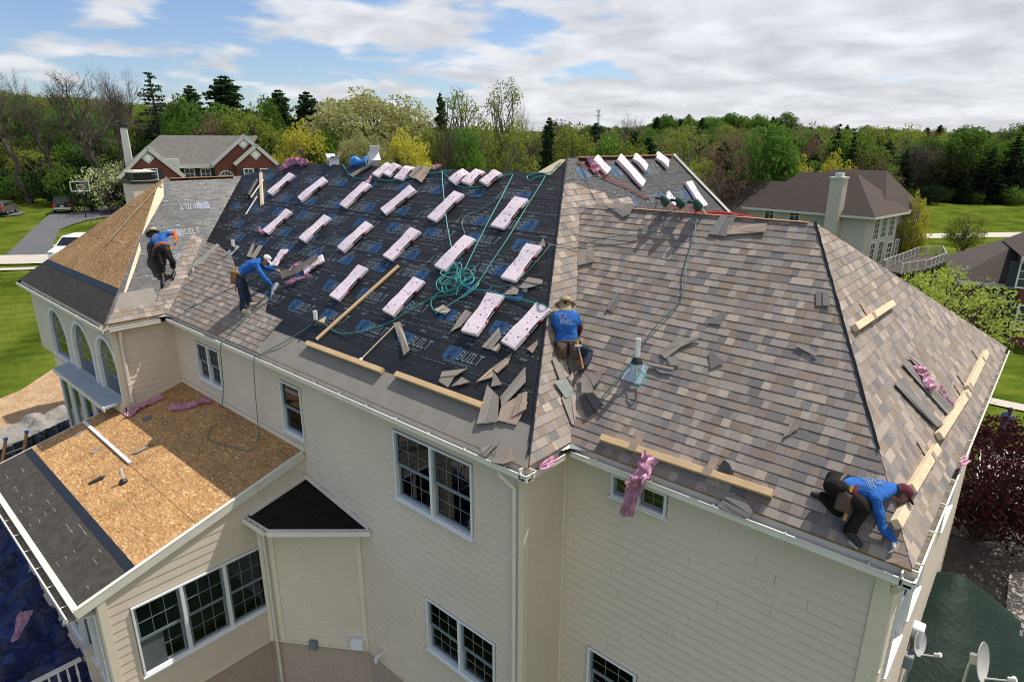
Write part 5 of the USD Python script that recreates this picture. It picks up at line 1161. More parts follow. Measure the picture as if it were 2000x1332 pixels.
# ------------------------------------------------------------------ planting
TG = 'trees along the back of the gardens'
trees = [
 # kind, px, top row, width px, depth, label
 ('bare_a', 30, 102, 150, 82, 'tall leafless tree nearest the left edge, forked low'), ('bare_b', 92, 128, 110, 86, 'leafless tree between the leftmost bare trunk and the chimney stack'),
 ('bare_c', 170, 112, 170, 84, 'broad leafless tree leaning left of the brick house chimney'), ('bare_a', 222, 126, 130, 92, 'leafless tree directly above the tall cream chimney of the brick house'),
 ('bare_b', 262, 132, 110, 96, 'thin leafless tree just left of the sparse brown-green pine'), ('bare_c', 345, 172, 80, 104, 'small leafless tree just right of the sparse brown-green pine'),
 ('pine_thin', 312, 142, 95, 98, 'sparse brown-green pine among the leafless trees'),
 ('bright', 372, 182, 90, 96, 'bright green tree behind the left end of the grey roof'), ('bright_b', 345, 232, 70, 92, 'low bright green tree beside the brick house ridge'),
 ('pine', 385, 166, 95, 110, 'narrow dark pine, left of the tallest pine'), ('pine', 452, 147, 165, 112, 'tallest dark pine, behind the brick house'),
 ('brown', 415, 215, 120, 88, 'reddish-brown budding tree behind the grey roof'), ('mid', 430, 198, 110, 96, 'dull green tree behind the brown budding tree'),
 ('olive', 492, 205, 130, 90, 'round olive tree above the brick gables'), ('bright', 520, 184, 80, 108, 'bright green tree between the two groups of pines'),
 ('pine', 553, 174, 125, 112, 'dark pine, left of the great pale oak'), ('pine', 606, 178, 115, 114, 'smaller dark pine touching the great pale oak'),
 ('yellow', 590, 232, 120, 84, 'yellow-green round tree right of the brick gables'), ('pale', 722, 168, 275, 96, 'great pale blossoming oak, broadest crown in the centre'),
 ('pale', 705, 252, 120, 82, 'pale yellow tree in front of the great oak'), ('yellow', 792, 244, 105, 80, 'yellow-green tree above the carton with the raised flap'), ('mid', 640, 250, 100, 86, 'mid-green tree behind the white carton on the ridge'),
 ('olive', 838, 238, 80, 88, 'olive tree right of the great pale oak'), ('pine', 862, 180, 52, 100, 'thin dark spire-like tree right of the great oak'),
 ('sparse', 905, 168, 100, 96, 'thinly leaved tree with arching trunk'), ('olive_b', 938, 220, 90, 92, 'olive-green tree under the tall thin tree'), ('sparse', 984, 148, 82, 98, 'tallest thinly leaved yellow-green tree in the middle'),
 ('bright_b', 905, 240, 80, 86, 'green tree behind the teal hoses at the ridge'), ('bare_brown', 872, 225, 90, 84, 'dark bare tree right of the yellow-green one'), ('bare_b', 1040, 195, 60, 120, 'pale leafless tree right of the tallest thin tree'),
 ('olive_b', 1010, 228, 80, 90, 'olive tree left of the hip peak'), ('pine', 1072, 228, 60, 96, 'dark evergreen above the hip peak'), ('olive', 1122, 236, 105, 92, 'olive tree above the right ridge bundles'), ('mid', 1190, 252, 100, 90, 'green tree above the rightmost ridge bundle'),
 ('bare_c', 1240, 206, 75, 130, 'leafless pale tree standing above the right ridge'), ('olive', 1240, 262, 90, 88, 'low olive tree under the leafless pale one'), ('olive_b', 1335, 234, 98, 92, 'weeping olive tree right of the rake edge'), ('brown', 1428, 258, 110, 90, 'brown thicket left of the bright round tree'),
 ('bright', 1498, 236, 128, 92, 'bright green round tree above the brown roofs'), ('brown', 1578, 236, 90, 120, 'brown budding tree right of the bright round tree'), ('yellow', 1570, 300, 110, 92, 'pale yellow tree behind the brown roof'), ('yellow', 1640, 288, 85, 94, 'yellow tree right beside the pale yellow one'),
 ('spruce', 1636, 242, 55, 126, 'dark pointed conifer, first from the left beyond the cream house'), ('spruce', 1668, 250, 45, 120, 'dark pointed conifer, second from the left beyond the cream house'), ('olive', 1712, 246, 100, 193, 'olive round tree behind the cream house ridge'), ('olive_b', 1772, 240, 80, 198, 'yellowish-olive tree top at the horizon, right of the cream house ridge'),
 ('bare_brown', 1790, 268, 150, 170, 'brown leafless tree between conifers on the right'), ('brown', 1830, 282, 110, 176, 'brown budding tree beside the broad green tree'), ('mid', 1886, 243, 128, 174, 'broad green tree with dark trunk on the right'), ('bare_a', 1950, 240, 50, 208, 'distant leafless tree by the right edge'),
 ('spruce', 1722, 302, 40, 162, 'small dark conifer right of the yellow tree'), ('cypress', 1745, 311, 26, 158, 'slim dark cypress behind the cream house roof, left of the wide spruces'), ('spruce', 1775, 292, 60, 166, 'wide dark spruce in front of the brown leafless tree'), ('spruce', 1945, 288, 80, 164, 'wide dark spruce at the right, lawn side'), ('spruce', 1990, 262, 90, 166, 'tall dark spruce at the right edge'), ('spruce', 1905, 344, 40, 162, 'short dark spruce at the far edge of the lawn'), ('cypress', 1868, 330, 30, 168, 'slim dark cypress under the broad green tree'), ('mid_b', 1985, 236, 90, 208, 'green tree top above the tall dark spruce at the right edge'),
 ('yellow', 1812, 368, 62, 78, 'feathery pale tree standing right against the cream house'), ('young', 1924, 408, 78, 86, 'young thin tree on the open lawn beside the path'),
 ('bright_b', 30, 205, 120, 120, 'green tree on the slope behind the leftmost bare trunk'), ('olive', 130, 262, 110, 104, 'olive tree under the broad leafless one'), ('bright', 215, 252, 100, 108, 'green tree behind the white chimney pipe'), ('olive_b', 65, 285, 110, 94, 'yellow-olive tree low at the left'),
]
for kd, px, top, wide, d, lb in trees: plant(kd, px, top, wide, d, lb)
shr = [('bush', 20, 330, 90, 84, 'green bush behind the grey-brown hatchback'), ('shrub', 78, 322, 90, 82, 'dark bush left of the basketball hoop'), ('bush', 112, 308, 80, 80, 'mid-green bush behind the black car'), ('shrub', 145, 298, 70, 82, 'dark bush behind the basketball backboard'),
       ('blossom', 190, 318, 105, 72, 'white flowering bush left of the brick house'), ('blossom', 222, 305, 80, 76, 'taller white-flecked bush touching the brick house'), ('shrub', 150, 362, 90, 73, 'dark clipped bush behind the hoop pole'), ('shrub', 222, 350, 60, 74, 'dark bush against the brick wall corner'), ('shrub', 100, 350, 80, 80, 'dark bush right of the grey-brown hatchback'), ('shrub', 40, 345, 90, 86, 'dark bush filling the lawn edge at the left')]
for kd, px, top, wide, d, lb in shr: plant(kd, px, top, wide, d, lb, 'bush')
for k, (px, wide) in enumerate(((152, 30), (170, 36), (188, 30))): plant('redbush', px, 424, wide, 55, ['left bush of the reddish row by the driveway', 'middle bush of the reddish row by the driveway', 'right bush of the reddish row by the driveway'][k], 'bush')
for k, px in enumerate((435, 418, 478)): plant('bush', px, 334, 14 + 6 * (k == 2), 73, ['small green bush before the arched window', 'small green bush between the shuttered windows', 'green bush by the right gable corner'][k], 'bush')

# far woods, one mass
def scatter(name, label, spots, kinds, seed, cat_='woods'):
    r = np.random.default_rng(seed); pi = UsdGeom.PointInstancer.Define(stage, numbered('/World', name)); base = str(pi.GetPath())
    tg = []
    for k in kinds:
        x = UsdGeom.Xform.Define(stage, f'{base}/kind_{k}'); x.GetPrim().GetReferences().AddInternalReference(KINDS[k][0]); tg.append(x.GetPath())
    pi.CreatePrototypesRel().SetTargets(tg)
    pos = []; idx_ = []; sc = []; ori = []
    for (x, y, hh_) in spots:
        k = int(r.integers(len(kinds))); s = hh_ / KINDS[kinds[k]][1] * r.uniform(0.8, 1.2); pos.append((x, y, float(ground_z(x, y)) - 0.2)); idx_.append(k); sc.append((s * r.uniform(0.9, 1.25), s * r.uniform(0.9, 1.25), s)); a = r.uniform(0, 6.28); ori.append(Gf.Quath(math.cos(a / 2), 0, 0, math.sin(a / 2)))
    pi.CreatePositionsAttr(Vt.Vec3fArray([Gf.Vec3f(*map(float, p)) for p in pos])); pi.CreateProtoIndicesAttr(Vt.IntArray(idx_)); pi.CreateScalesAttr(Vt.Vec3fArray([Gf.Vec3f(*map(float, s)) for s in sc])); pi.CreateOrientationsAttr(Vt.QuathArray(ori))
    tag(pi, label, cat_, None, 'stuff')
r_ = np.random.default_rng(77); sp = []
for px in np.arange(-120, 420, 13):
    for d in np.arange(108, 330, 17): q = polar(px + r_.uniform(-9, 9), d + r_.uniform(-8, 8)); sp.append((q[0], q[1], r_.uniform(9, 14)))
scatter('hillside_wood', 'green wooded hillside rising behind the leafless trees', sp, ['mid', 'olive', 'bright_b', 'olive_b'], 5)
sp = []
for px in np.arange(380, 1120, 14):
    for d in np.arange(124, 330, 26): q = polar(px + r_.uniform(-9, 9), d + r_.uniform(-8, 8)); sp.append((q[0], q[1], r_.uniform(9, 13)))
scatter('middle_wood', 'mixed wood closing the view behind the garden trees', sp, ['mid', 'olive', 'brown', 'mid_b', 'olive_b'], 6)
sp = []
for px in np.arange(1080, 2160, 15):
    for d in list(np.arange(122, 200, 20)) + list(np.arange(215, 520, 42)): q = polar(px + r_.uniform(-9, 9), d + r_.uniform(-8, 8)); sp.append((q[0], q[1], r_.uniform(11, 16)))
scatter('far_wood', 'dark green wood running along the horizon on the right', [s for s in sp if not (depth_of((s[0], s[1], -8)) < 172 and to_px((s[0], s[1], -8))[0] > 1690)], ['mid', 'mid_b', 'olive', 'pine', 'brown'], 7)
sp = []
for px in np.arange(1150, 1620, 8):
    for d in (640, 690, 740): q = polar(px + r_.uniform(-9, 9), d + r_.uniform(-8, 8)); sp.append((q[0], q[1], (r_.uniform(20, 27) if 1270 < px < 1540 else r_.uniform(12, 17))))
scatter('ridge_wood', 'dark tree-covered rise on the skyline right of the middle', sp, ['pine', 'mid', 'mid_b'], 8)
sp = []
for px in np.arange(-60, 1500, 9):
    d = np.interp(px, [0, 300, 330, 700, 1000, 1500], [88, 92, 90, 92, 88, 90]); q = polar(px + r_.uniform(-6, 6), d + r_.uniform(0, 8)); sp.append((q[0], q[1], r_.uniform(2.5, 4.5)))
for px in np.arange(1640, 2120, 8): q = polar(px, 160 + r_.uniform(0, 9)); sp.append((q[0], q[1], r_.uniform(3, 5)))
scatter('undergrowth', 'dark undergrowth along the feet of the trees', sp, ['shrub', 'bush'], 9, 'undergrowth')

# near trees on the right
MAROON = hit((1935, 960), (0, 0, 1), -4.6)[:2]

nt = crown_tree(60, 6.6, 6.2, 0.08, 230, 90, 0.075, 0.60)
t = thing('tree', 'leafy yellow-green tree just beyond the right eave', 'tree', None, (*polar(1915, 27.5), -7.2))
obj('trunk', nt[0], M['bark_dark'], t, smooth=60); obj('crown', nt[1], M['leaf_crab'], t)
nt = crown_tree(61, 4.4, 4.8, 0.28, 260, 190, 0.060, 0.46)
t = thing('tree', 'dark maroon-leaved tree beside the right wall', 'tree', None, (*MAROON, -6.9))
obj('trunk', nt[0], M['bark_dark'], t, smooth=60); obj('crown', nt[1], M['leaf_maroon'], t)
# ------------------------------------------------------------------ things lying on the roofs
def lifted(fr, w): return Frame(fr.o + fr.n * w, fr.u, fr.v)
def bundle_mesh(L, W, H, seed, bend=0.0):
    """A wrapped bundle of shingles, long side along x, label side at -y; bend lets it hang over a ridge."""
    r = np.random.default_rng(seed); m = box((L / 2, 0, H / 2), (L / 2, W / 2, H / 2), ch=0.014)
    m = m.subdivide().subdivide().subdivide(); v = np.array(m.vertices)
    t = v[:, 0] / L
    v[:, 1] *= 1 - 0.10 * np.exp(-((t - 0.58) / 0.16) ** 2) + 0.02 * np.sin(t * 9 + seed)
    v[:, 2] *= 1 + 0.10 * np.sin(t * 5 + seed * 1.3) * np.clip(v[:, 2] / H, 0, 1)
    d = np.stack([meshkit.fbm(v * 16 + seed * 3.7 + 9 * k, 3, seed + k) - 0.5 for k in range(3)], 1)
    v += d * np.array([0.012, 0.018, 0.016]) * np.clip(v[:, 2:3] / H, 0.15, 1)
    if bend: v[:, 2] -= bend * np.clip(v[:, 0] - L * 0.62, 0, None) ** 2
    return trimesh.Trimesh(v, m.faces, process=False)
def bundle(fr, LL, LR, UR, UL, label, seed, H=0.085, bend=0.0, group=None, flip=False):
    f2 = lifted(fr, H + 0.02); a, b, c, d = (f2.uv(p) for p in (LL, LR, UR, UL))
    lo, hi = (a + b) / 2, (c + d) / 2; L = np.linalg.norm(hi - lo); ax = (hi - lo) / L
    W = min(max(0.5 * (np.linalg.norm(b - a) + np.linalg.norm(c - d)) * abs(np.cross(nrm(b - a), ax)), 0.26), 0.40)
    X = f2.u * ax[0] + f2.v * ax[1]; fr2 = Frame(f2.P(*lo, -H + 0.002), X, np.cross(f2.n, X))
    t = thing('shingle_bundle', label, 'shingle bundle', group); tp = path_of(t)
    place = lambda m: trimesh.Trimesh(fr2.pts(np.asarray(m.vertices)), m.faces, process=False)
    m = bundle_mesh(L, W, H, seed, bend); obj('wrapper', place(m), M['pink_film'], tp, smooth=50)
    s = 1 if flip else -1
    lab = box((L * 0.52, s * (W / 2 * 0.90 + 0.012), H * 0.52), (L * 0.17, 0.006, H * 0.40), ch=0.003)
    obj('label', place(lab), M['ink_black'], tp)
    obj('label_text', place(cat([box((L * (0.40 + 0.05 * k), s * (W / 2 * 0.90 + 0.0195), H * 0.5), (L * 0.015, 0.001, H * 0.12)) for k in range(5)])), M['cardboard_white'], tp)
    obj('red_mark', place(cat([box((L * q, s * (W / 2 * 0.92 + 0.010), H * 0.55), (0.022, 0.008, H * 0.30), ch=0.004) for q in (0.33, 0.71)])), M['ink_red'], tp)
    rr = np.random.default_rng(seed + 500); marks = []
    for k in range(9):
        x, y = rr.uniform(0.08, 0.92) * L, rr.uniform(-0.36, 0.36) * W; zt = H * 1.0
        i = np.argmin((m.vertices[:, 0] - x) ** 2 + (m.vertices[:, 1] - y) ** 2 - m.vertices[:, 2]); marks.append(box((x, y, m.vertices[i, 2] + 0.002), (0.006, rr.uniform(0.006, 0.02), 0.002)))
    obj('printed_marks', place(cat(marks)), M['ink_black'], tp, kind='stuff')
    return t
PLACES = [
 ((975, 667), (1005, 680), (1076, 600), (1045, 591), 'front row, the one leaning over the hip beside the kneeling roofer'), ((897, 646), (932, 654), (982, 576), (952, 571), 'front row, second from the hip'),
 ((976, 542), (1006, 548), (1059, 479), (1027, 476), 'second row, nearest the hip'), ((956, 440), (982, 445), (1032, 387), (1004, 384), 'third row, nearest the hip'),
 ((845, 520), (870, 526), (929, 464), (904, 459), 'just above the coil of teal hose'), ((742, 607), (770, 615), (831, 547), (804, 541), 'front row, right of the long leaning plank'),
 ((640, 579), (662, 584), (720, 521), (696, 519), 'front row, left of the long leaning plank'), ((744, 500), (766, 506), (822, 450), (800, 445), 'second row, above the top of the leaning plank'),
 ((831, 425), (852, 430), (907, 377), (885, 374), 'third row, crossed by the taut teal hose'), ((655, 484), (672, 489), (730, 436), (710, 434), 'second row, third from the left'),
 ((580, 466), (597, 471), (647, 422), (630, 421), 'second row, second from the left'), ((512, 450), (522, 456), (572, 412), (555, 409), 'second row, leftmost, its wrap torn at the foot'),
 ((739, 409), (754, 416), (815, 369), (797, 364), 'third row, fourth from the left'), ((659, 399), (676, 404), (727, 359), (707, 355), 'third row, under the twisted pink scrap'),
 ((577, 387), (591, 390), (641, 350), (627, 346), 'third row, second from the left'), ((519, 376), (532, 379), (576, 340), (562, 338), 'third row, leftmost beside the upright stick')]
for k, (a, b, c, d, lb) in enumerate(PLACES): bundle(FF, a, b, c, d, 'pink-wrapped shingle bundle, ' + lb, 10 + k)
RIDGE = [((725, 341), (738, 344), (768, 318), (752, 316), 'half hidden by the open carton'), ((745, 339), (760, 342), (785, 321), (766, 318), 'right of the open carton'), ((765, 347), (787, 350), (812, 325), (790, 321), 'left of the loose grey shingle sheets'),
         ((872, 352), (890, 356), (922, 333), (897, 330), 'torn open, left of three together'), ((899, 355), (917, 359), (947, 331), (926, 328), 'middle of three together'), ((932, 355), (952, 359), (982, 334), (961, 331), 'right of three together')]
for k, (a, b, c, d, lb) in enumerate(RIDGE): bundle(FF, a, b, c, d, 'pink-wrapped shingle bundle hung over the main ridge, ' + lb, 40 + k, bend=0.9)
SIDE = [((1183, 337), (1198, 333), (1173, 307), (1156, 305), 'on the grey side slope, first from the peak', 0.8), ((1253, 361), (1266, 357), (1219, 305), (1201, 307), 'longest on the grey side slope, with black label side', 0.0), ((1261, 330), (1270, 326), (1250, 303), (1232, 303), 'over the far ridge, third from the peak', 0.8),
        ((1302, 323), (1312, 319), (1294, 300), (1277, 301), 'over the far ridge, last before the rake', 0.8), ((1366, 400), (1388, 406), (1353, 355), (1339, 353), 'beside the white rake board', 0.0), ((1318, 400), (1331, 398), (1313, 379), (1295, 379), 'short, behind the nail guns', 0.0)]
for k, (a, b, c, d, lb, bd) in enumerate(SIDE): bundle(FG, a, b, c, d, 'pink-wrapped shingle bundle ' + lb, 60 + k, bend=bd, flip=False)
bundle(FF, (527, 517), (536, 520), (562, 488), (549, 485), 'opened narrow shingle bundle behind the white-capped roofer', 70, 0.06)
bundle(FF, (586, 526), (598, 530), (639, 506), (622, 499), 'opened shingle bundle whose sheet the white-capped roofer lifts', 71, 0.06)

# loose shingles and offcuts
SH_COL = {'g': srgb(134, 126, 119), 'b': srgb(150, 134, 120), 'd': srgb(114, 110, 108), 'l': srgb(170, 152, 132), 'k': srgb(50, 52, 56)}
def sheet_on(fr, pxs, w=0.028, th=0.006, seed=0, curl=0.0, tilt=0.0):
    po = sg.Polygon([lifted(fr, w).uv(p) for p in pxs]).buffer(0)
    g = max(geoms(po), key=lambda q: q.area); g = g.segmentize(0.08)
    e = trimesh.creation.extrude_polygon(g, th, engine='earcut'); v = np.array(e.vertices); c = v[:, :2].mean(0); r = np.random.default_rng(seed)
    a = r.uniform(0, 6.28); q = (v[:, 0] - c[0]) * math.cos(a) + (v[:, 1] - c[1]) * math.sin(a)
    v[:, 2] += w - 0.5 * th + np.clip(q * tilt, 0, None) + curl * q * q
    return trimesh.Trimesh(fr.pts(v), e.faces, process=False), g
def scraps(fr, lst, label, group, w=0.03):
    for k, (col, pxs) in enumerate(lst):
        label_ = label[k] if isinstance(label, list) else label
        m, g = sheet_on(fr, pxs, w + 0.006 * (k % 4), 0.006, 900 + k, 0.10, 0.05)
        t = thing('loose_shingle', label_, 'shingle', group); obj('sheet', m, M['shingle_granules'], path_of(t), tone=SH_COL[col])
        mr = g.minimum_rotated_rectangle
        c = np.array(mr.exterior.coords); e = sorted(((np.linalg.norm(c[i + 1] - c[i]), c[i], c[i + 1]) for i in range(4)), key=lambda x: -x[0])
        if e[0][0] > 0.3:                                       # the darker laminated lower half
            d = nrm(e[0][2] - e[0][1]); n2 = np.array([-d[1], d[0]]); ce = np.array(g.centroid.coords[0])
            half = g.intersection(sg.Polygon([ce - d * 3, ce + d * 3, ce + d * 3 + n2 * 3, ce - d * 3 + n2 * 3]))
            for q in geoms(half)[:1]: 
                mm = flat(q.buffer(-0.004), fr, w + 0.006 * (k % 4) + 0.012, w + 0.006 * (k % 4) + 0.018)
                if mm is not None: obj('laminated_half', mm, M['shingle_granules'], path_of(t), tone=np.array(SH_COL[col]) * 1.18)
scraps(FF, [('b', [(985, 575), (1000, 557), (1014, 567), (1010, 576)]), ('g', [(1014, 562), (1032, 542), (1060, 547), (1059, 555), (1025, 565)]), ('d', [(1018, 567), (1030, 565), (1029, 572)]), ('g', [(1052, 480), (1062, 465), (1065, 482)])], ['pale small offcut touching the corner of the front-row bundle', 'largest grey offcut above the front-row bundles, by the hip', 'small black offcut between two grey ones by the hip', 'thin offcut standing at the corner of the second-row bundle nearest the hip'], 'offcuts above the front row of bundles')
scraps(FF, [('l', [(848, 606), (866, 595), (881, 606), (871, 616)]), ('g', [(880, 650), (899, 620), (910, 605), (922, 611), (900, 638)])], ['pale folded offcut at the end of the curling hose', 'long grey offcut leaning on the second front-row bundle'], 'offcuts by the second bundle')
scraps(FF, [('g', [(941, 679), (975, 640), (979, 659), (960, 683)]), ('l', [(960, 683), (975, 670), (978, 680), (972, 687)]), ('b', [(1029, 681), (1050, 665), (1050, 673), (1040, 690)])], ['long grey offcut left of the bundle leaning over the hip', 'small pale offcut tucked under the bundle leaning over the hip', 'brown offcut right of the bundle leaning over the hip'], 'offcuts at the leaning bundle')
scraps(FF, [('g', [(857, 745), (864, 726), (915, 720), (887, 737), (875, 757)]), ('g', [(882, 755), (902, 736), (919, 746), (900, 752)])], ['wide grey cut shingle above the end of the eave board', 'grey cut triangle right of the wide cut shingle at the eave board'], 'offcuts above the eave board')
scraps(FF, [('b', [(959, 720), (1000, 690), (992, 712), (972, 730)]), ('l', [(930, 747), (960, 720), (966, 735)]), ('g', [(959, 755), (965, 726), (981, 751)]), ('g', [(931, 829), (952, 752), (975, 775), (972, 824)]), ('b', [(972, 822), (980, 792), (1022, 770), (1031, 787), (1009, 830)]), ('g', [(977, 775), (1026, 716), (1027, 747), (980, 797)]), ('b', [(1000, 815), (1012, 770), (1030, 765), (1028, 800)])], ['highest brown cut shingle of the heap at the hip foot', 'pale cut triangle at the left of the heap at the hip foot', 'small grey triangle in the middle of the heap at the hip foot', 'grey cut shingle lowest left of the heap, at the board end', 'brown cut shingle lowest right of the heap at the hip foot', 'longest grey cut shingle of the heap, pointing up to the hip', 'narrow brown strip at the right edge of the heap at the hip foot'], 'heap of cut shingles at the hip foot')
scraps(FF, [('g', [(939, 876), (978, 862), (946, 893)]), ('g', [(961, 903), (973, 870), (995, 874), (984, 907)]), ('b', [(984, 905), (997, 876), (1006, 899)]), ('g', [(950, 896), (965, 885), (960, 901)])], ['grey triangle farthest left above the gutter corner', 'grey square scrap overhanging the gutter near its corner', 'brown triangle nearest the gutter corner', 'small grey scrap between the triangle and the square at the gutter'], 'scraps at the gutter corner')
scraps(FF, [('g', [(769, 632), (782, 629), (802, 687), (790, 696)])], 'narrow grey shingle strip standing beside the thin pole', None)
scraps(FG, [('g', [(1097, 778), (1104, 760), (1127, 776), (1135, 837), (1116, 828)]), ('g', [(1078, 700), (1100, 690), (1112, 735), (1092, 742)])], ['long shingle laid across the valley below the flashing sheet', 'shingle half under the kneeling roofer at the valley'], 'shingles across the valley', 0.05)
scraps(F2, [('k', [(1130, 775), (1159, 767), (1180, 792), (1145, 814)]), ('g', [(1135, 769), (1137, 730), (1160, 745), (1157, 767)]), ('g', [(1147, 732), (1180, 722), (1172, 740), (1160, 755)])], ['dark underside-up shingle in the pile right of the valley', 'upright grey shingle in the pile right of the valley', 'slanting grey shingle at the top of the pile right of the valley'], 'pile right of the valley', 0.05)
scraps(F2, [('g', [(1288, 690), (1318, 664), (1366, 657), (1372, 660), (1330, 679), (1300, 702)]), ('g', [(1300, 697), (1322, 696), (1328, 713), (1310, 714)]), ('g', [(1256, 706), (1318, 718), (1312, 731), (1290, 728)])], ['long narrow offcut slanting up to the right of the white vent pipe', 'short striped offcut right of the white vent pipe', 'wide grey offcut just behind the white vent pipe'], 'offcuts right of the vent pipe')
for lb, col, pxs in (('small dark bent shingle standing alone on the finished slope', 'd', [(1384, 689), (1394, 684), (1416, 708), (1388, 721)]), ('thin shingle sliver near the right hip', 'g', [(1552, 676), (1570, 672), (1600, 694), (1592, 697)]), ('three-cornered scrap low on the finished slope', 'g', [(1528, 857), (1548, 816), (1562, 835)]),
                 ('grey shingle leaning below the ridge, right of the taut hose', 'd', [(1383, 459), (1408, 422), (1440, 420), (1418, 463)]), ('long brown shingle just under the ridge', 'b', [(1419, 460), (1422, 441), (1498, 438), (1496, 455)]), ('dark scrap in the middle of the finished slope', 'd', [(1382, 631), (1410, 609), (1421, 608), (1408, 635)]),
                 ('dark square scrap beside the right hip', 'd', [(1594, 569), (1617, 571), (1622, 600), (1594, 597)]), ('striped scrap near the valley, under the green hose', 'g', [(1127, 490), (1160, 485), (1162, 512), (1129, 520)]), ('grey scrap right of the straw hat', 'd', [(1184, 605), (1205, 570), (1212, 582), (1197, 610)]),
                 ('broken ridge shingle lying at the ridge beside the valley top', 'g', [(1185, 405), (1200, 398), (1242, 398), (1230, 420), (1217, 425)]), ('black curled scrap above the long front board', 'k', [(1400, 919), (1414, 897), (1425, 906), (1434, 928)]), ('folded shingle hanging into the right gutter', 'd', [(1400, 988), (1430, 960), (1455, 975), (1472, 1001), (1462, 1013), (1430, 1004)])):
    scraps(F2, [(col, pxs)], lb, None)
scraps(G2, [('d', [(1760, 712), (1775, 705), (1862, 803), (1850, 811)]), ('d', [(1745, 750), (1762, 738), (1838, 830), (1825, 835)]), ('g', [(1772, 695), (1782, 697), (1815, 725), (1805, 732)])], ['dark strip under the bright pink film on the right hip slope', 'dark strip lowest left on the right hip slope', 'short grey strip above the bright pink film'], 'strips on the right hip slope')
scraps(FP, [('d', [(277, 817), (297, 810), (295, 818), (280, 825)]), ('g', [(175, 884), (197, 871), (199, 875), (182, 886)]), ('g', [(254, 887), (295, 864), (290, 874), (268, 885)]), ('k', [(172, 943), (195, 930), (207, 929), (200, 935), (175, 945)]), ('g', [(137, 851), (162, 842), (155, 851)])], ['dark scrap by the left pink film on the porch boards', 'grey scrap left of the white trim length', 'long grey scrap at the shadow edge on the porch boards', 'black spindle-shaped scrap on the porch boards', 'pale scrap near the left edge of the porch roof'], 'scraps on the porch roof', 0.02)
scraps(FF, [('g', [(482, 502), (492, 479), (498, 476), (490, 503)]), ('g', [(490, 503), (506, 480), (514, 480), (498, 506)])], ['left of the two narrow grey strips behind the white-capped roofer', 'right of the two narrow grey strips behind the white-capped roofer'], 'two strips behind the white-capped roofer')
scraps(FF, [('g', [(683, 343), (719, 322), (728, 324), (688, 346)]), ('b', [(810, 348), (829, 326), (842, 328), (824, 358)]), ('g', [(798, 345), (816, 324), (826, 325), (810, 350)])], ['grey sheet left of the tipped carton at the main ridge', 'brown sheet over a pink bundle at the main ridge', 'grey sheet beside the brown one at the main ridge'], 'sheets by the main ridge')

# lumber
def board(fr, a, b, w, h, label, m='lumber', cap=None, lift=0.02, name='board', cat_='board'):
    f2 = lifted(fr, h + lift); A, B = f2.at(a), f2.at(b); t = thing(name, label, cat_); tp = path_of(t)
    obj('plank', beam(A - f2.n * h / 2, B - f2.n * h / 2, w, h, up=f2.n, ch=0.004), M[m], tp)
    return t, A, B, f2, tp
def jack(tp, A, B, f2, at, h, w=0.10):
    """A strip of shingle folded over the board at parts of its length, over the roof jack."""
    d = nrm(B - A)
    for q in at:
        c = A + (B - A) * q; s = np.cross(f2.n, d); s = s if s[2] > 0 else -s
        obj('jack_strap', cat([beam(c - d * 0.06 + f2.n * 0.004, c + d * 0.06 + f2.n * 0.004, w + 0.012, 0.008, up=f2.n), beam(c - d * 0.06 + s * 0.15 - f2.n * h * 0.9, c + d * 0.06 + s * 0.15 - f2.n * h * 0.9, 0.2, 0.006, up=f2.n)]), M['shingle_granules'], tp, tone=SH_COL['b'])
board(FF, (617, 662), (778, 518), 0.085, 0.038, 'long pale plank lying up the black underlayment')
board(FF, (597, 668), (744, 722), 0.10, 0.085, 'toe board along the top of the grey eave strip, left one')
t, A, B, f2, tp = board(FF, (771, 728), (940, 790), 0.10, 0.085, 'toe board along the grey eave strip, ending at the shingle heap')
t, A, B, f2, tp = board(F2, (1172, 852), (1508, 962), 0.095, 0.085, 'long toe board near the right front gutter, strapped with shingles'); jack(tp, A, B, f2, (0.22, 0.665), 0.085)
t, A, B, f2, tp = board(G2, (1675, 638), (1748, 590), 0.10, 0.085, 'pale short board high on the right hip slope', 'lumber_pale'); jack(tp, A, B, f2, (0.42,), 0.085)
t, A, B, f2, tp = board(G2, (1895, 757), (1930, 686), 0.11, 0.085, 'pale board at the far lower corner of the right hip slope', 'lumber_pale'); jack(tp, A, B, f2, (0.05, 0.75), 0.085)
t, A, B, f2, tp = board(G2, (1840, 850), (1895, 765), 0.11, 0.085, 'board on the right hip slope under the twisted pink scrap', 'lumber_pale'); jack(tp, A, B, f2, (0.9,), 0.085)
t, A, B, f2, tp = board(G2, (1787, 953), (1836, 872), 0.11, 0.085, 'board on the right hip slope just above the crouching roofer', 'lumber_pale'); jack(tp, A, B, f2, (0.75,), 0.085)
board(G2, (1758, 1022), (1778, 985), 0.11, 0.085, 'short board end beside the hand of the crouching roofer', 'lumber_pale')
board(FF, (511, 400), (508, 337), 0.10, 0.04, 'upright pale stick at the left end of the black slope', 'lumber_pale')
board(FW, (209, 473), (325, 346), 0.05, 0.03, 'weathered batten lying up the bare board wing', 'lumber_pale')
board(FP, (163, 822), (253, 902), 0.075, 0.05, 'white trim length lying on the porch boards', 'cardboard_white', name='trim_length', cat_='trim')
t = thing('broom_handle', 'thin round pole with a white end leaning on the eave board', 'pole'); f2 = lifted(FF, 0.05)
obj('pole', tube([f2.at((705, 702)), f2.at((770, 637))], 0.016, 8), M['lumber_pale'], t); obj('end_cap', ball(f2.at((705, 702)), 0.035, 2), M['white_paint'], t)
m, _ = sheet_on(FF, [(621, 627), (637, 618), (632, 631)], 0.10, 0.012, 3); t = thing('wood_wedge', 'small pale wood wedge beside the vent pipe', 'wedge'); obj('wedge', m, M['lumber'], t)

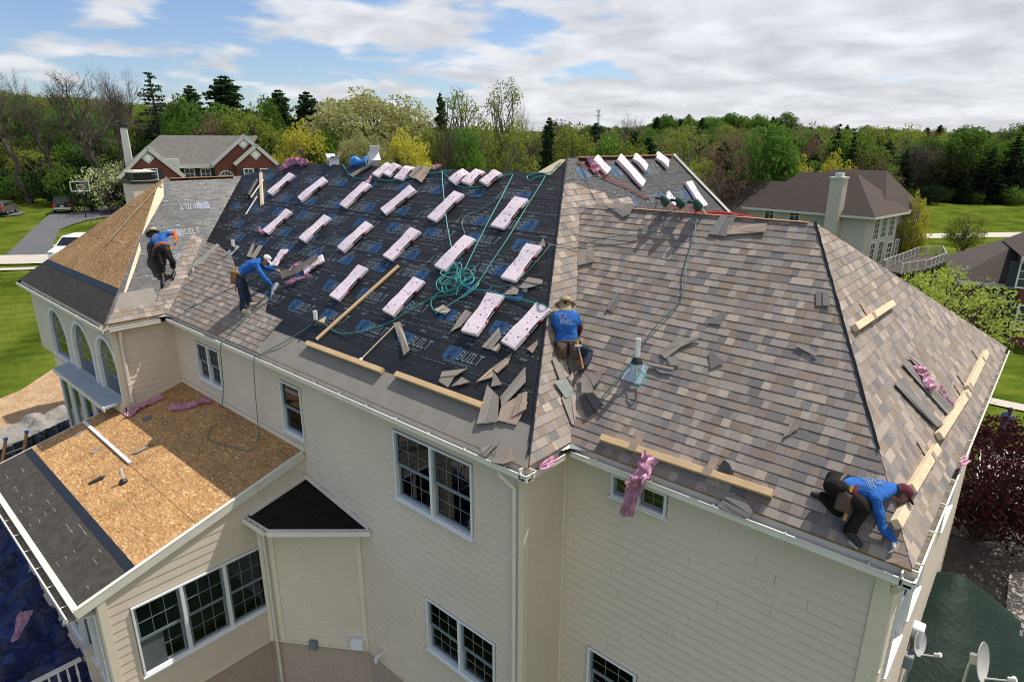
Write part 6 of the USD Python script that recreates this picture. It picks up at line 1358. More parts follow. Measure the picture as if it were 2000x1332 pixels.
# metal flashing and rolled felt at the left valley
m, _ = sheet_on(GW, [(455, 411), (484, 386), (500, 385), (484, 417), (461, 424)], 0.06, 0.003, 4, 0.5, 0.2); t = thing('valley_flashing', 'bent bright metal sheet lying in the left valley', 'flashing'); obj('sheet', m, M['sheet_metal'], t)
obj('turned_edge', beam(lifted(FF, 0.08).at((480, 419)), lifted(FF, 0.08).at((502, 384)), 0.03, 0.02), M['gutter_white'], t)
f2 = lifted(FF, 0.09); t = thing('felt_roll', 'short black roll of underlayment above the bent metal sheet', 'roll'); obj('roll', tube([f2.at((484, 383)), f2.at((501, 354))], 0.085, 14), M['underlayment'], t); obj('core', tube([f2.at((482.5, 385)), f2.at((483.8, 383.3))], 0.03, 8), M['cardboard'], t)
t = thing('metal_strip', 'thin white metal strip beside the black roll', 'metal strip'); obj('strip', beam(lifted(FF, 0.05).at((490, 386)), lifted(FF, 0.05).at((514, 352)), 0.05, 0.02), M['gutter_white'], t)
t = thing('drip_edge_strip', 'pale metal angle lying across the left valley', 'metal strip'); f2 = lifted(GW, 0.20); A, B = f2.at((381, 518)), lifted(FF, 0.05).at((427, 478))
obj('face', beam(A, B, 0.11, 0.008, up=GW.n), M['sheet_metal'], t); obj('lip', beam(A - [0, 0.05, 0.02], B - [0, 0.05, 0.02], 0.012, 0.06), M['gutter_white'], t)
m, _ = sheet_on(FG, [(1082, 746), (1104, 736), (1126, 774), (1104, 777)], 0.06, 0.004, 6, 0.3); t = thing('flashing_sheet', 'grey metal flashing sheet below the kneeling roofer', 'flashing'); obj('sheet', m, M['sheet_metal'], t)

# hoses
def hose(name, pts, r, label, m='teal_hose', cat_='hose', n=8):
    t = thing(name, label, cat_); P = spline(np.array(pts), n); obj('hose', tube(P, r, 6), M[m], t); return t
on = lambda fr, pxs, w=0.03: [lifted(fr, w + (0.012 * ((i * 7) % 3))).at(p) for i, p in enumerate(pxs)]
hose('air_hose', on(FF, [(893, 533), (884, 495), (872, 430), (866, 375), (863, 334)], 0.05), 0.008, 'teal hose running straight from the coil to the left ridge bundles', 'teal_light')
hose('air_hose', on(FF, [(906, 530), (930, 480), (958, 425), (985, 375), (1002, 341)], 0.05), 0.008, 'pale teal hose from the coil to the ridge beside three bundles', 'teal_light')
hose('air_hose', on(FF, [(850, 612), (875, 597), (905, 577), (937, 547), (960, 512), (990, 468), (1025, 410), (1050, 370), (1066, 343)], 0.05), 0.008, 'teal hose from the offcuts past the coil up to the hip peak', 'teal_light')
hose('air_hose', on(FF, [(1066, 343), (1048, 346), (1034, 352), (1030, 345), (1046, 338), (1072, 338), (1085, 326), (1096, 318)], 0.04), 0.011, 'small teal loop near the hip peak')
hose('air_hose', on(FF, [(868, 565), (840, 583), (800, 605), (760, 630), (712, 645), (682, 651), (662, 650), (645, 641), (632, 629)], 0.03), 0.008, 'teal hose sweeping from the coil to the lower vent pipe')
hose('air_hose', on(FF, [(868, 577), (850, 580), (842, 590), (846, 604), (860, 611), (873, 611)], 0.03), 0.010, 'teal hose end curling under the coil')
hp_ = on(FF, [(608, 634), (585, 650), (555, 668), (525, 684), (505, 695)], 0.03)
wf = Frame((0, y0 - 0.05, 0), (1, 0, 0), (0, 0, 1)); wf2 = Frame((0, y0 + 0.1, 0), (1, 0, 0), (0, 0, 1))
hose('air_hose', hp_ + [wf.at((496, 703)), wf2.at((498, 760)), wf2.at((504, 830))] + on(FP, [(503, 862), (485, 880), (450, 871), (415, 862)], 0.02) + on(FP, [(407, 847)], 0.1) + [wf2.at((430, 808)), wf2.at((436, 757)), wf.at((431, 680))] + on(FF, [(440, 660), (452, 648), (490, 612), (530, 584)], 0.03), 0.010, 'dark teal hose hanging over the front gutter onto the porch roof', 'green_hose')
hose('air_hose', on(FF, [(360, 607), (390, 592), (430, 572), (452, 563), (500, 540), (560, 503), (610, 485), (680, 450), (730, 425), (775, 398)], 0.03), 0.009, 'dark green hose crossing the black slope behind the white-capped roofer', 'green_hose')
hose('air_hose', on(FF, [(725, 349), (757, 353), (790, 350), (815, 343), (845, 338), (880, 333)], 0.03), 0.010, 'teal hose lying under the ridge bundles')
hose('air_hose', on(FF, [(668, 320), (675, 331), (688, 345), (705, 350), (725, 352)], 0.03), 0.010, 'teal hose end beside the white carton')
hose('air_hose', on(FF, [(865, 337), (880, 350), (897, 364), (920, 366), (950, 361), (980, 345), (1000, 340)], 0.03), 0.010, 'teal hose looped below three ridge bundles')
hose('air_hose', on(FF, [(760, 410), (790, 418), (830, 415), (870, 398), (910, 378), (940, 368)], 0.03), 0.009, 'thin dark teal hose behind the third row of bundles', 'green_hose')
hose('air_hose', on(FF, [(908, 457), (902, 435), (912, 420), (940, 410), (975, 385), (990, 363)], 0.03), 0.009, 'curly dark teal hose above the coil', 'green_hose')
hose('air_hose', on(FF, [(900, 556), (925, 565), (955, 568), (982, 577), (1010, 582), (1040, 591)], 0.04) + on(FG, [(1062, 596), (1076, 612), (1084, 634), (1095, 655)], 0.06), 0.012, 'teal hose from the coil to the kneeling roofer')
hose('air_hose', on(FF, [(937, 547), (960, 557), (985, 559), (1005, 552), (1025, 535), (1045, 514), (1060, 497), (1072, 484)], 0.04) + on(FG, [(1082, 479), (1107, 480), (1124, 484)], 0.05) + on(F2, [(1145, 477), (1175, 466), (1220, 460), (1260, 457), (1290, 446), (1304, 430)], 0.05), 0.008, 'green-teal hose crossing the hip strip to the nail guns', 'green_hose')
hose('air_hose', on(F2, [(1357, 402), (1359, 425), (1357, 458), (1348, 486), (1338, 524), (1339, 548), (1330, 586), (1308, 611), (1284, 634), (1262, 662), (1248, 682), (1236, 696), (1234, 708), (1222, 720), (1200, 748), (1172, 781)], 0.045), 0.010, 'teal hose running down the finished slope past the vent pipe', 'green_hose')
hose('air_hose', on(F2, [(1234, 708), (1244, 712), (1250, 722), (1257, 730), (1259, 744), (1252, 752), (1240, 750), (1243, 738), (1240, 722)], 0.10), 0.009, 'teal hose loop slung around the vent pipe')
hose('safety_rope', on(FG, [(1128, 316), (1145, 326), (1166, 338), (1218, 364), (1260, 385), (1285, 393)], 0.04) + [lifted(F2, 0.05).at((1310, 401)), lifted(F2, 0.05).at((1345, 406)), lifted(F2, 0.05).at((1372, 409))], 0.012, 'red hose crossing the grey side slope to the nail guns', 'red_hose')
b2f = apex2 + np.array([-1.05, 0.06, 0.02])
hose('safety_rope', [b2f + [-1.4, 0.10, -0.03], b2f + [-0.9, 0.05, 0.0], b2f + [-0.5, 0.05, 0.03], b2f + [0.05, 0.10, -0.03]], 0.03, 'red hose lying behind the right ridge', 'red_hose')
hose('cord', on(FG, [(1128, 318), (1142, 340), (1150, 365), (1162, 392)], 0.03), 0.006, 'thin dark cord down the grey side slope', 'tool_black', 'cord')
hose('cord', on(FG, [(1240, 315), (1262, 338), (1285, 362), (1300, 378)], 0.03), 0.006, 'thin green cord between the far bundles', 'green_hose', 'cord')
t = thing('hose_coil', 'tangled coil of teal air hose on the black underlayment', 'hose coil'); r_ = np.random.default_rng(3)
cu = FF.uv((897, 549))
for k in range(9):
    c = cu + r_.normal(size=2) * [0.07, 0.05] + [0.20 * math.cos(k * 2.4), 0.10 * math.sin(k * 2.4)]; rx, ry = r_.uniform(0.14, 0.30), r_.uniform(0.12, 0.26); ph = r_.uniform(0, 6.28); a0 = r_.uniform(0, 3)
    P = []
    for s_ in np.linspace(0, 6.6, 26):
        x, y = rx * math.cos(s_ + ph), ry * math.sin(s_ + ph); P.append(FF.P(c[0] + x * math.cos(a0) - y * math.sin(a0), c[1] + x * math.sin(a0) + y * math.cos(a0), 0.03 + 0.014 * k + 0.03 * math.sin(2 * s_ + k)))
    obj('loop', tube(np.array(P), 0.0085, 6), M['teal_light' if k % 3 == 0 else 'teal_hose'], t)

# nail guns 
def nail_gun(P, X, Z, label, s=1.0, hm='tool_green'):
    """Coil nailer: X is its nose direction, Z its up."""
    t = thing('nail_gun', label, 'nail gun'); tp = path_of(t); fr = Frame(P, X, np.cross(Z, X)); T = lambda m: trimesh.Trimesh(fr.pts(np.asarray(m.vertices) * s), m.faces, process=False)
    obj('head', T(lathe([(0.0, -0.02), (0.05, -0.02), (0.058, 0.0), (0.058, 0.13), (0.045, 0.16), (0.02, 0.17), (0.0, 0.17)], 14, (-0.05, 0, 0.06), (0.35, 0, 1))), M[hm], tp, smooth=40)
    obj('nose', T(cat([box((-0.07, 0, -0.02), (0.022, 0.026, 0.07), ch=0.006), box((-0.085, 0, -0.09), (0.012, 0.016, 0.03))])), M['steel'], tp)
    obj('handle', T(cat([tube([(-0.02, 0, 0.13), (0.10, 0, 0.135), (0.19, 0, 0.12)], [0.026, 0.022, 0.025], 10)])), M['tool_black'], tp, smooth=40)
    obj('trigger', T(box((0.03, 0, 0.095), (0.010, 0.008, 0.02))), M['steel'], tp)
    obj('drum', T(lathe([(0.0, -0.035), (0.062, -0.035), (0.068, 0.0), (0.062, 0.035), (0.0, 0.035)], 16, (0.05, 0.0, 0.01), (0.2, 1, 0.1))), M['tool_black'], tp, smooth=40)
    obj('magazine_arm', T(box((-0.015, 0.0, -0.005), (0.05, 0.02, 0.02), ch=0.006)), M['steel'], tp)
    obj('air_fitting', T(tube([(0.19, 0, 0.12), (0.24, 0, 0.11)], 0.010, 8)), M['steel'], tp)
    return t
rdir = nrm(np.array([1, 0, 0.0]))
for k, (px, lb) in enumerate((((1302, 400), 'left green nail gun hung over the right ridge'), ((1332, 404), 'middle green nail gun hung over the right ridge'), ((1366, 408), 'right green nail gun at the ridge beside the bundle'))):
    nail_gun(lifted(F2, 0.12).at(px), nrm([-0.8, 0.25, 0.1]), nrm([-0.15, -0.75, 0.7]), lb, 1.05)

# cartons, bag and film at the ridge
def carton(P, u, v, w, d, h, label, tilt=0.0):
    t = thing('carton', label, 'carton'); tp = path_of(t); fr = Frame(P, u, v)
    pl = lambda c, hf, uu=(1, 0, 0), vv=(0, 1, 0): (lambda m: trimesh.Trimesh(fr.pts(m.vertices), m.faces, process=False))(box(c, hf, uu, vv))
    obj('box', cat([pl((0, -d / 2, h / 2), (w / 2, 0.004, h / 2)), pl((0, d / 2, h / 2), (w / 2, 0.004, h / 2)), pl((-w / 2, 0, h / 2), (0.004, d / 2, h / 2)), pl((w / 2, 0, h / 2), (0.004, d / 2, h / 2)), pl((0, 0, 0.004), (w / 2, d / 2, 0.004))]), M['cardboard_white'], tp)
    obj('flap', pl((w / 2 + 0.10, 0, h + 0.02), (0.11, d / 2, 0.004), (1, 0, 0.25)), M['cardboard_white'], tp); obj('flap', pl((0, d / 2 + 0.06, h + 0.07), (w / 2, 0.09, 0.004), (1, 0, 0), (0, 0.6, 0.8)), M['cardboard'], tp)
    obj('flap', pl((-w / 2 - 0.05, 0, h + 0.05), (0.08, d / 2, 0.004), (-0.7, 0, 0.6)), M['cardboard_white'], tp)
    tm = meshkit.text_mesh('NAILS', 0.075, 0.002, True); q = np.array(tm.vertices); fq = fr.o + fr.u * (-w / 2 + 0.05) + fr.n * (h * 0.35) - fr.v * (d / 2 + 0.006)
    return t, fr
cfr = Frame(FF.at((645, 321)), nrm([0.94, -0.34, 0]), nrm([0.34, 0.94, 0]))
def inked(t, fr, w, d, h):
    obj('printing', cat([trimesh.Trimesh(fr.pts(box((-w / 2 + 0.09 + 0.035 * k, -d / 2 - 0.006, h * 0.5), (0.012, 0.001, 0.035)).vertices), box((0, 0, 0), (1, 1, 1)).faces, process=False) for k in range(5)]), M['ink_black'], t)
t, fr = carton(FF.at((645, 321)) + [0, 0.1, -0.06], nrm([0.94, -0.34, 0]), nrm([0.34, 0.94, 0]), 0.36, 0.26, 0.24, 'open white carton standing on the main ridge'); inked(t, fr, 0.36, 0.26, 0.24)
q_ = FF.at((728, 322)); t, fr = carton(q_ + [0, 0.05, 0.0], nrm([0.75, -0.25, 0.55]), nrm([0.3, 0.95, 0.0]), 0.40, 0.28, 0.26, 'tipped white carton with a raised flap at the ridge'); inked(t, fr, 0.40, 0.28, 0.26)
t = thing('plastic_bag', 'bright blue two-lobed plastic bag behind the ridge', 'bag'); P = FF.at((700, 323))
obj('bag', rough_mesh(cat([ball(P + CR * -0.17 + [0, 0.1, 0.10], 0.17, 3, (1, 0.8, 0.85)), ball(P + CR * 0.16 + [0, 0.1, 0.10], 0.17, 3, (1.05, 0.8, 0.85))]), 0.03, 9, 2), M['blue_plastic'], t, smooth=True); obj('tie', ball(P + [0, 0.1, 0.08], 0.06, 2), M['blue_plastic'], t)

def film(path, wd, label, seed, m='pink_loose', name='pink_wrapper', n=10, thick=0.05, nrmv=(0, 0, 1)):
    """A crumpled length of plastic film along the path."""
    r = np.random.default_rng(seed); P = spline(np.array(path), n); t = np.gradient(P, axis=0); t /= np.linalg.norm(t, axis=1, keepdims=True)
    nv = nrm(nrmv); K = 14; V = []; L = len(P)
    wv = np.interp(np.arange(L), [0, L * 0.3, L * 0.7, L - 1], [wd * r.uniform(0.4, 1.0) for _ in range(4)])
    for i in range(L):
        s = nrm(np.cross(nv, t[i]))
        for k in range(K):
            q = k / (K - 1) - 0.5; V.append(P[i] + s * wv[i] * q * 1.2 + nv * thick * 2.0 * abs(2 * meshkit.noise(np.array([q * 5.0 + seed, i * 0.16, seed * 3.1]), seed) - 1) + t[i] * 0.004 * r.normal())
    V = np.array(V); V += (np.stack([meshkit.fbm(V * 5 + 7 * k, 3, seed + k) for k in range(3)], 1) - 0.5) * wd * 0.45
    F = [[i * K + k, i * K + k + 1, (i + 1) * K + k + 1] for i in range(L - 1) for k in range(K - 1)] + [[i * K + k, (i + 1) * K + k + 1, (i + 1) * K + k] for i in range(L - 1) for k in range(K - 1)]
    th = thing(name, label, 'wrapper'); obj('film', trimesh.Trimesh(V, F, process=False), M[m], th, smooth=True); return th
FI = lambda fr, pxs, w=0.04: [lifted(fr, w).at(p) for p in pxs]
film(FI(FF, [(550, 331), (562, 325), (575, 319), (590, 319), (598, 323)]), 0.22, 'pink film heaped at the left end of the main ridge', 1, thick=0.10, nrmv=FF.n)
film(FI(FF, [(742, 331), (733, 340), (724, 352), (715, 362), (706, 368)]), 0.10, 'twisted pink film above the third-row bundle', 2, nrmv=FF.n)
film(FI(FG, [(1146, 310), (1152, 318), (1158, 328), (1164, 337)]), 0.26, 'pink film bunched beside the hip peak', 3, thick=0.10, nrmv=FG.n)
film(FI(G2, [(1789, 716), (1797, 732), (1806, 748), (1815, 765)]), 0.24, 'bright pink film lying on the right hip slope', 4, thick=0.09, nrmv=G2.n)
film(FI(G2, [(1834, 757), (1846, 773), (1858, 790), (1872, 806)]), 0.08, 'thin twisted pink film on the right hip slope', 5, nrmv=G2.n)
fw3 = Frame((0, y2 - 0.06, 0), (1, 0, 0), (0, 0, 1))
film(FI(F2, [(1276, 888), (1265, 905)], 0.08) + [fw3.at((1250, 928)), fw3.at((1240, 950)), fw3.at((1232, 975)), fw3.at((1226, 1003))], 0.30, 'large pink film hanging over the right front gutter', 6, thick=0.10, nrmv=(0.3, -1, 0.2))
film([FG.at((1050, 915), 0.02), FG.at((1068, 905), 0.03), FG.at((1084, 893), 0.02)], 0.10, 'pink film stuffed in the gutter by the inner corner', 7, nrmv=FG.n)
film(FI(FP, [(250, 815), (268, 800), (290, 790), (318, 775)]), 0.26, 'pink film on the shaded porch boards, left piece', 8, thick=0.08, nrmv=FP.n)
film(FI(FP, [(338, 797), (360, 797), (385, 792), (412, 783)]), 0.24, 'pink film on the shaded porch boards, right piece', 9, thick=0.08, nrmv=FP.n)
film(FI(FF, [(505, 450), (512, 453), (520, 456)]), 0.16, 'torn pink film at the foot of the leftmost second-row bundle', 10, nrmv=FF.n)
film(FI(FF, [(569, 530), (578, 520), (590, 518), (600, 528)]), 0.14, 'pink film beside the lifted shingle sheet', 11, nrmv=FF.n)
film(FI(FF, [(560, 555), (580, 548), (596, 541), (610, 540)]), 0.12, 'pink and black torn wrap in front of the white-capped roofer', 12, nrmv=FF.n)
film(FI(FF, [(848, 330), (855, 326), (862, 324)]), 0.12, 'pink film tuft standing at the ridge', 13, nrmv=FF.n)
film(FI(G2, [(1872, 910), (1878, 903), (1884, 895)]), 0.10, 'pink film scrap in the right side gutter', 14, nrmv=G2.n)

# ------------------------------------------------------------------ around the house
mat('tarp_blue', (0.008, 0.024, 0.15), 0.42, (2.2, 0.9, (0.006, 0.010, 0.03)), bump=(7.0, 0.06))
mat('tarp_navy', (0.018, 0.025, 0.042), 0.4, bump=(6.0, 0.08)); mat('tarp_green', (0.006, 0.017, 0.012), 0.6, (3.0, 0.5, (0.010, 0.025, 0.017)), bump=(9.0, 0.02), spec=0.12); mat('tarp_grey', (0.24, 0.225, 0.20), 0.7, (5.0, 0.7, (0.15, 0.14, 0.125)), bump=(8.0, 0.06))
def heap(name, plan, hfun, m, label, cat_, seed, step=0.16, amp=0.2, fr_=1.3, kindv=None):
    a = plan.bounds; xs = np.arange(a[0], a[2] + step, step); ys = np.arange(a[1], a[3] + step, step); X, Y = np.meshgrid(xs, ys, indexing='ij'); Z = hfun(X, Y)
    q = np.stack([X, Y, X * 0], -1); Z = Z + amp * (np.abs(meshkit.fbm(q * fr_, 4, seed) - 0.5) * 2.2 - 0.3)
    inside = np.array([[plan.contains(sg.Point(x, y)) for y in ys] for x in xs]); idx = -np.ones(X.shape, int); idx[inside] = np.arange(inside.sum())
    V = np.stack([X[inside], Y[inside], Z[inside]], 1); F = []
    for i in range(len(xs) - 1):
        for j in range(len(ys) - 1):
            k = [idx[i, j], idx[i + 1, j], idx[i + 1, j + 1], idx[i, j + 1]]
            if min(k) >= 0: F += [[k[0], k[1], k[2]], [k[0], k[2], k[3]]]
    t = thing(name, label, cat_); obj('sheet', trimesh.Trimesh(V, F, process=False), M[m], t, smooth=70); return t
bp = sg.Polygon([hit(p, (0, 0, 1), -5.75)[:2] for p in ((-120, 960), (60, 985), (150, 1120), (185, 1290), (215, 1420), (-120, 1480))])
heap('blue_tarp', bp, lambda X, Y: -6.0 + 0 * X, 'tarp_blue', 'crumpled blue tarp spread over the deck, lower left', 'tarp', 3, 0.08, 0.9, 1.3)
obj('deck', flat(bp.buffer(1.0), Frame((0, 0, -6.35), (1, 0, 0), (0, 1, 0)), -0.15, 0.0), M['concrete'], '/World', label='wooden deck floor under the blue tarp', cat='deck')
film([hit(p, (0, 0, 1), -5.4) for p in ((52, 1195), (44, 1212), (38, 1230), (25, 1255))], 0.25, 'pink film lying on the blue tarp', 15, nrmv=(0, 0, 1))
# railing of that deck
t = thing('deck_railing', 'white balustrade in front of the porch, lower left', 'railing'); B = hit((158, 1286), (0, 0, 1), -5.3); A = B - [0, 2.6, 0]
obj('top_rail', beam(A, B, 0.09, 0.05), M['gutter_white'], t); obj('bottom_rail', beam(A - [0, 0, 0.85], B - [0, 0, 0.85], 0.07, 0.05), M['gutter_white'], t)
obj('post', box(B + [0, 0.16, -0.38], (0.075, 0.075, 0.55)), M['trim'], t)
for x in np.arange(A[1] + 0.1, B[1], 0.15): obj('baluster', lathe([(0.018, -0.84), (0.018, -0.65), (0.026, -0.5), (0.016, -0.4), (0.026, -0.25), (0.018, -0.12), (0.018, 0)], 8, (B[0], x, B[2] - 0.02)), M['gutter_white'], t)
# dark fence of tarp, grey bags, ladder at the left
pA, pB = at_depth((-20, 888), 22.8), at_depth((160, 806), 24.5)
n_ = 60; tt = np.linspace(0, 1, n_); V = []
for i, q in enumerate(tt):
    c = pA + (pB - pA) * q; w_ = 0.06 * math.sin(q * 40) + 0.05 * math.sin(q * 93); nn = nrm(np.cross(pB - pA, [0, 0, 1])); gz_ = float(ground_z(c[0], c[1]))
    for k in range(5): V.append(np.array([c[0], c[1], c[2] + (gz_ - 0.2 - c[2]) * k / 4]) + nn * (w_ * (0.4 + k * 0.3)))
F = [f for i in range(n_ - 1) for k in range(4) for f in ([i * 5 + k, i * 5 + k + 1, i * 5 + k + 6], [i * 5 + k, i * 5 + k + 6, i * 5 + k + 5])]
t = thing('tarp_screen', 'dark navy tarp hung as a screen beyond the porch', 'tarp'); obj('sheet', trimesh.Trimesh(V, F, process=False), M['tarp_navy'], t, smooth=60)
gp = sg.Polygon([ground(p)[:2] for p in ((-40, 872), (60, 836), (120, 818), (140, 822), (120, 846), (40, 880), (-40, 905))])
heap('grey_tarp', gp.buffer(0.5), lambda X, Y: ground_z(X, Y) + 0.35, 'tarp_grey', 'rumpled grey tarp on the soil behind the navy screen', 'tarp', 5, 0.15, 0.55, 1.4)
t = thing('ladder', 'ladder with orange rails and blue caps leaning at the porch eave', 'ladder')
ra, rb = at_depth((11, 858), 21.2), at_depth((52, 844), 21.6); dn = np.array([-0.9, -0.9, -3.6]); zc_ = 1.0
for p in (ra, rb):
    obj('rail', beam(p, p + dn, 0.05, 0.09, up=(0.5, 0.5, 0)), M['lumber_orange'], t); obj('end_cap', box(p + [0, 0, 0.02], (0.05, 0.06, 0.04), ch=0.01), M['blue_plastic'], t)
for k in range(11): q = 0.07 + k * 0.088; obj('rung', tube([ra + dn * q, rb + dn * q], 0.022, 8), M['steel'], t)
# green tarp mound, dark cloth, pots and dishes on the right
apx = hit((1872, 1122), (0, 0, 1), -4.9)
def mound(X, Y):
    d = np.hypot((X - apx[0]) * 0.9, (Y - apx[1]) * np.where(Y < apx[1], 0.42, 1.3)); return ground_z(X, Y) + np.clip(1.75 * (1 - d / 2.4), 0.04, None)
gm = sg.Polygon([(apx[0] - 1.1, apx[1] + 0.9), (apx[0] + 1.2, apx[1] + 0.7), (apx[0] + 2.6, apx[1] - 4.5), (apx[0] + 2.4, apx[1] - 8), (apx[0] - 0.9, apx[1] - 8)])
heap('green_tarp', gm, mound, 'tarp_green', 'dark green tarp draped over a mound by the right wall', 'tarp', 8, 0.14, 0.10, 0.8)
heap('dark_cloth', sg.Polygon([(apx[0] + 0.9, apx[1] + 0.9), (apx[0] + 1.6, apx[1] + 1.0), (apx[0] + 3.4, apx[1] - 2.5), (apx[0] + 2.7, apx[1] - 3.0)]), lambda X, Y: ground_z(X, Y) + 0.35, 'tarp_navy', 'black cloth edge running beside the green tarp', 'cloth', 9, 0.14, 0.35, 1.5)
bq = hit((1818, 1302), (0, 0, 1), -6.3); heap('blue_sheet', sg.Point(bq[:2]).buffer(0.55, 3), lambda X, Y: ground_z(X, Y) + 0.25, 'tarp_blue', 'small blue tarp corner under the satellite dishes', 'tarp', 10, 0.1, 0.4, 1.6)
mat('dish_grey', (0.48, 0.48, 0.475), 0.45, (7.0, 0.5, (0.38, 0.38, 0.37)))
def dish(P, face, rx, label, foot=None, wall_=None):
    t = thing('satellite_dish', label, 'satellite dish'); tp = path_of(t); f = nrm(face); u = nrm(np.cross([0, 0, 1], f)); v = np.cross(f, u); V = []; F = []; K = 28; Rn = 6
    for i in range(Rn + 1):
        q = i / Rn
        for k in range(K): a = 2 * math.pi * k / K; V.append(P + (u * math.cos(a) * 0.92 + v * math.sin(a)) * rx * q + f * 0.16 * rx * (q * q - 1))
    for i in range(Rn):
        for k in range(K): a, b = i * K + k, i * K + (k + 1) % K; F += [[a, b, b + K], [a, b + K, a + K]]
    nb = len(V); V = V + [p - f * 0.012 for p in V]; F = F + [[c + nb, b + nb, a + nb] for a, b, c in F]
    for k in range(K): a, b = Rn * K + k, Rn * K + (k + 1) % K; F += [[a, b, b + nb], [a, b + nb, a + nb]]
    obj('reflector', trimesh.Trimesh(V, F, process=False), M['dish_grey'], tp, smooth=35)
    e = P - v * rx * 0.9; hd = P + f * rx * 1.15 - v * rx * 0.55
    obj('feed_arm', tube([e, hd], 0.014, 8), M['pvc'], tp); obj('feed_horn', cat([tube([hd + v * 0.02 - f * 0.05, hd + v * 0.05 + f * 0.06], 0.034, 10), box(hd + u * 0.07, (0.05, 0.03, 0.03), u, f, 0.01)]), M['pvc'], tp)
    b = P - f * rx * 0.2; obj('bracket', cat([box(b - f * 0.06, (0.06, 0.05, 0.09), f, u, 0.01)]), M['steel'], tp)
    if foot is not None: obj('mast', tube([b - f * 0.1, b - f * 0.12 - [0, 0, 0.3], foot], 0.022, 8), M['steel'], tp)
    if wall_ is not None: obj('mast', tube([b - f * 0.1, b - f * 0.1 - [0, 0, 0.25], wall_], 0.022, 8), M['steel'], tp)
wz = WR.at((1772, 1262)); P = at_depth((1798, 1256), depth_of(wz) - 0.2)
dish(P, nrm([0.93, -0.25, 0.25]), 0.25, 'satellite dish bracketed to the right wall', wall_=WR.at((1772, 1272)))
P = at_depth((1921, 1292), 10.6); dish(P, nrm([0.95, -0.16, 0.25]), 0.33, 'satellite dish on a pole in front of the green tarp', foot=np.array([P[0] - 0.25, P[1] - 0.05, -8.0]))
t = thing('meter_box', 'grey utility boxes on the right wall', 'utility box'); q = WR.at((1780, 1232)); obj('box', box(q + [0.1, 0, 0], (0.10, 0.14, 0.2), ch=0.02), M['frame_white'], t); obj('conduit', tube([q + [0.08, 0, -0.2], q + [0.08, 0.05, -2.5]], 0.03, 8), M['steel'], t); obj('box', box(q + [0.08, -0.4, -0.35], (0.08, 0.12, 0.15), ch=0.02), M['sash_grey'], t)
# ------------------------------------------------------------------ people
MF = manifold3d.Manifold
mat('skin', (0.30, 0.155, 0.095), 0.55); mat('skin_dark', (0.16, 0.075, 0.045), 0.55); mat('hair', (0.012, 0.010, 0.009), 0.6)
def cloth(name, c, d=0.03):
    mat(name, c, 0.85, (7.0, 0.7, tuple(np.array(c) * 0.6 + 0.006)), spec=0.15, bump=(13.0, d))
cloth('shirt_blue', (0.022, 0.115, 0.40)); cloth('jeans', (0.022, 0.034, 0.062)); cloth('trousers_black', (0.012, 0.011, 0.012)); cloth('trousers_brown', (0.013, 0.010, 0.009)); cloth('sleeve_orange', (0.72, 0.13, 0.02)); cloth('sleeve_maroon', (0.11, 0.012, 0.018)); cloth('cap_maroon', (0.13, 0.022, 0.042)); cloth('shirt_slate', (0.11, 0.16, 0.24))
mat('straw', (0.42, 0.33, 0.19), 0.9, (60.0, 0.8, (0.28, 0.21, 0.12)), bump=(120.0, 0.004)); mat('cap_white', (0.66, 0.65, 0.66), 0.8); mat('shirt_print', (0.34, 0.42, 0.55), 0.8); mat('glove_white', (0.62, 0.60, 0.57), 0.85); mat('leather', (0.20, 0.085, 0.030), 0.6, (14.0, 0.7, (0.11, 0.05, 0.02))); mat('leather_dark', (0.055, 0.028, 0.018), 0.6); mat('shoe_dark', (0.014, 0.013, 0.013), 0.6); mat('shoe_tan', (0.45, 0.34, 0.24), 0.7); mat('sole', (0.5, 0.45, 0.38), 0.7); mat('tool_yellow', (0.60, 0.34, 0.02), 0.5); mat('tool_wood', (0.50, 0.22, 0.06), 0.5)

def sph(p, r, k=16): return MF.sphere(r, k).translate([float(x) for x in p])
def link(*pr): return MF.batch_hull([sph(p, r) for p, r in pr])
def skin_of(parts, edge=0.03, it=8):
    m = MF.batch_boolean(parts, manifold3d.OpType.Add); m = m.refine_to_length(edge); q = m.to_mesh()
    t = trimesh.Trimesh(np.asarray(q.vert_properties)[:, :3], np.asarray(q.tri_verts), process=True)
    trimesh.smoothing.filter_taubin(t, 0.5, 0.53, it); return t
def hand(w, d, n, s, curl=0.6, spread=1.0):
    """Palm, four unequal bent fingers and a thumb, from the wrist w along d; n is the back of the hand, s = +1 or -1 the thumb's side."""
    d = nrm(d); n = nrm(n - d * (n @ d)); a = np.cross(n, d) * s; P = []
    k0, k1 = w + d * 0.02, w + d * 0.09
    P.append(MF.batch_hull([sph(w, 0.024, 10)] + [sph(k0 + a * q, 0.017, 10) for q in (-0.022, 0.022)] + [sph(k1 + a * q, 0.013, 10) for q in (-0.033, 0.033)]))
    for i, (q, L) in enumerate(((0.031, 0.072), (0.011, 0.080), (-0.011, 0.074), (-0.030, 0.058))):
        b = k1 + a * q * spread; dd = d.copy(); c1 = curl
        for j, (l, r0, r1) in enumerate(((L * 0.45, 0.0095, 0.009), (L * 0.32, 0.009, 0.0083), (L * 0.25, 0.0083, 0.0072))):
            dd = nrm(dd * math.cos(c1 * 0.8) - n * math.sin(c1 * 0.8)); e = b + dd * l; P.append(MF.batch_hull([sph(b, r0, 8), sph(e, r1, 8)])); b = e
    b = w + d * 0.03 + a * 0.03; dd = nrm(d * 0.6 + a * 0.8 - n * 0.3)
    for l, r0, r1 in ((0.040, 0.012, 0.0105), (0.030, 0.0105, 0.009)): e = b + dd * l; P.append(MF.batch_hull([sph(b, r0, 8), sph(e, r1, 8)])); b = e; dd = nrm(dd + d * 0.5 - n * 0.3)
    return P
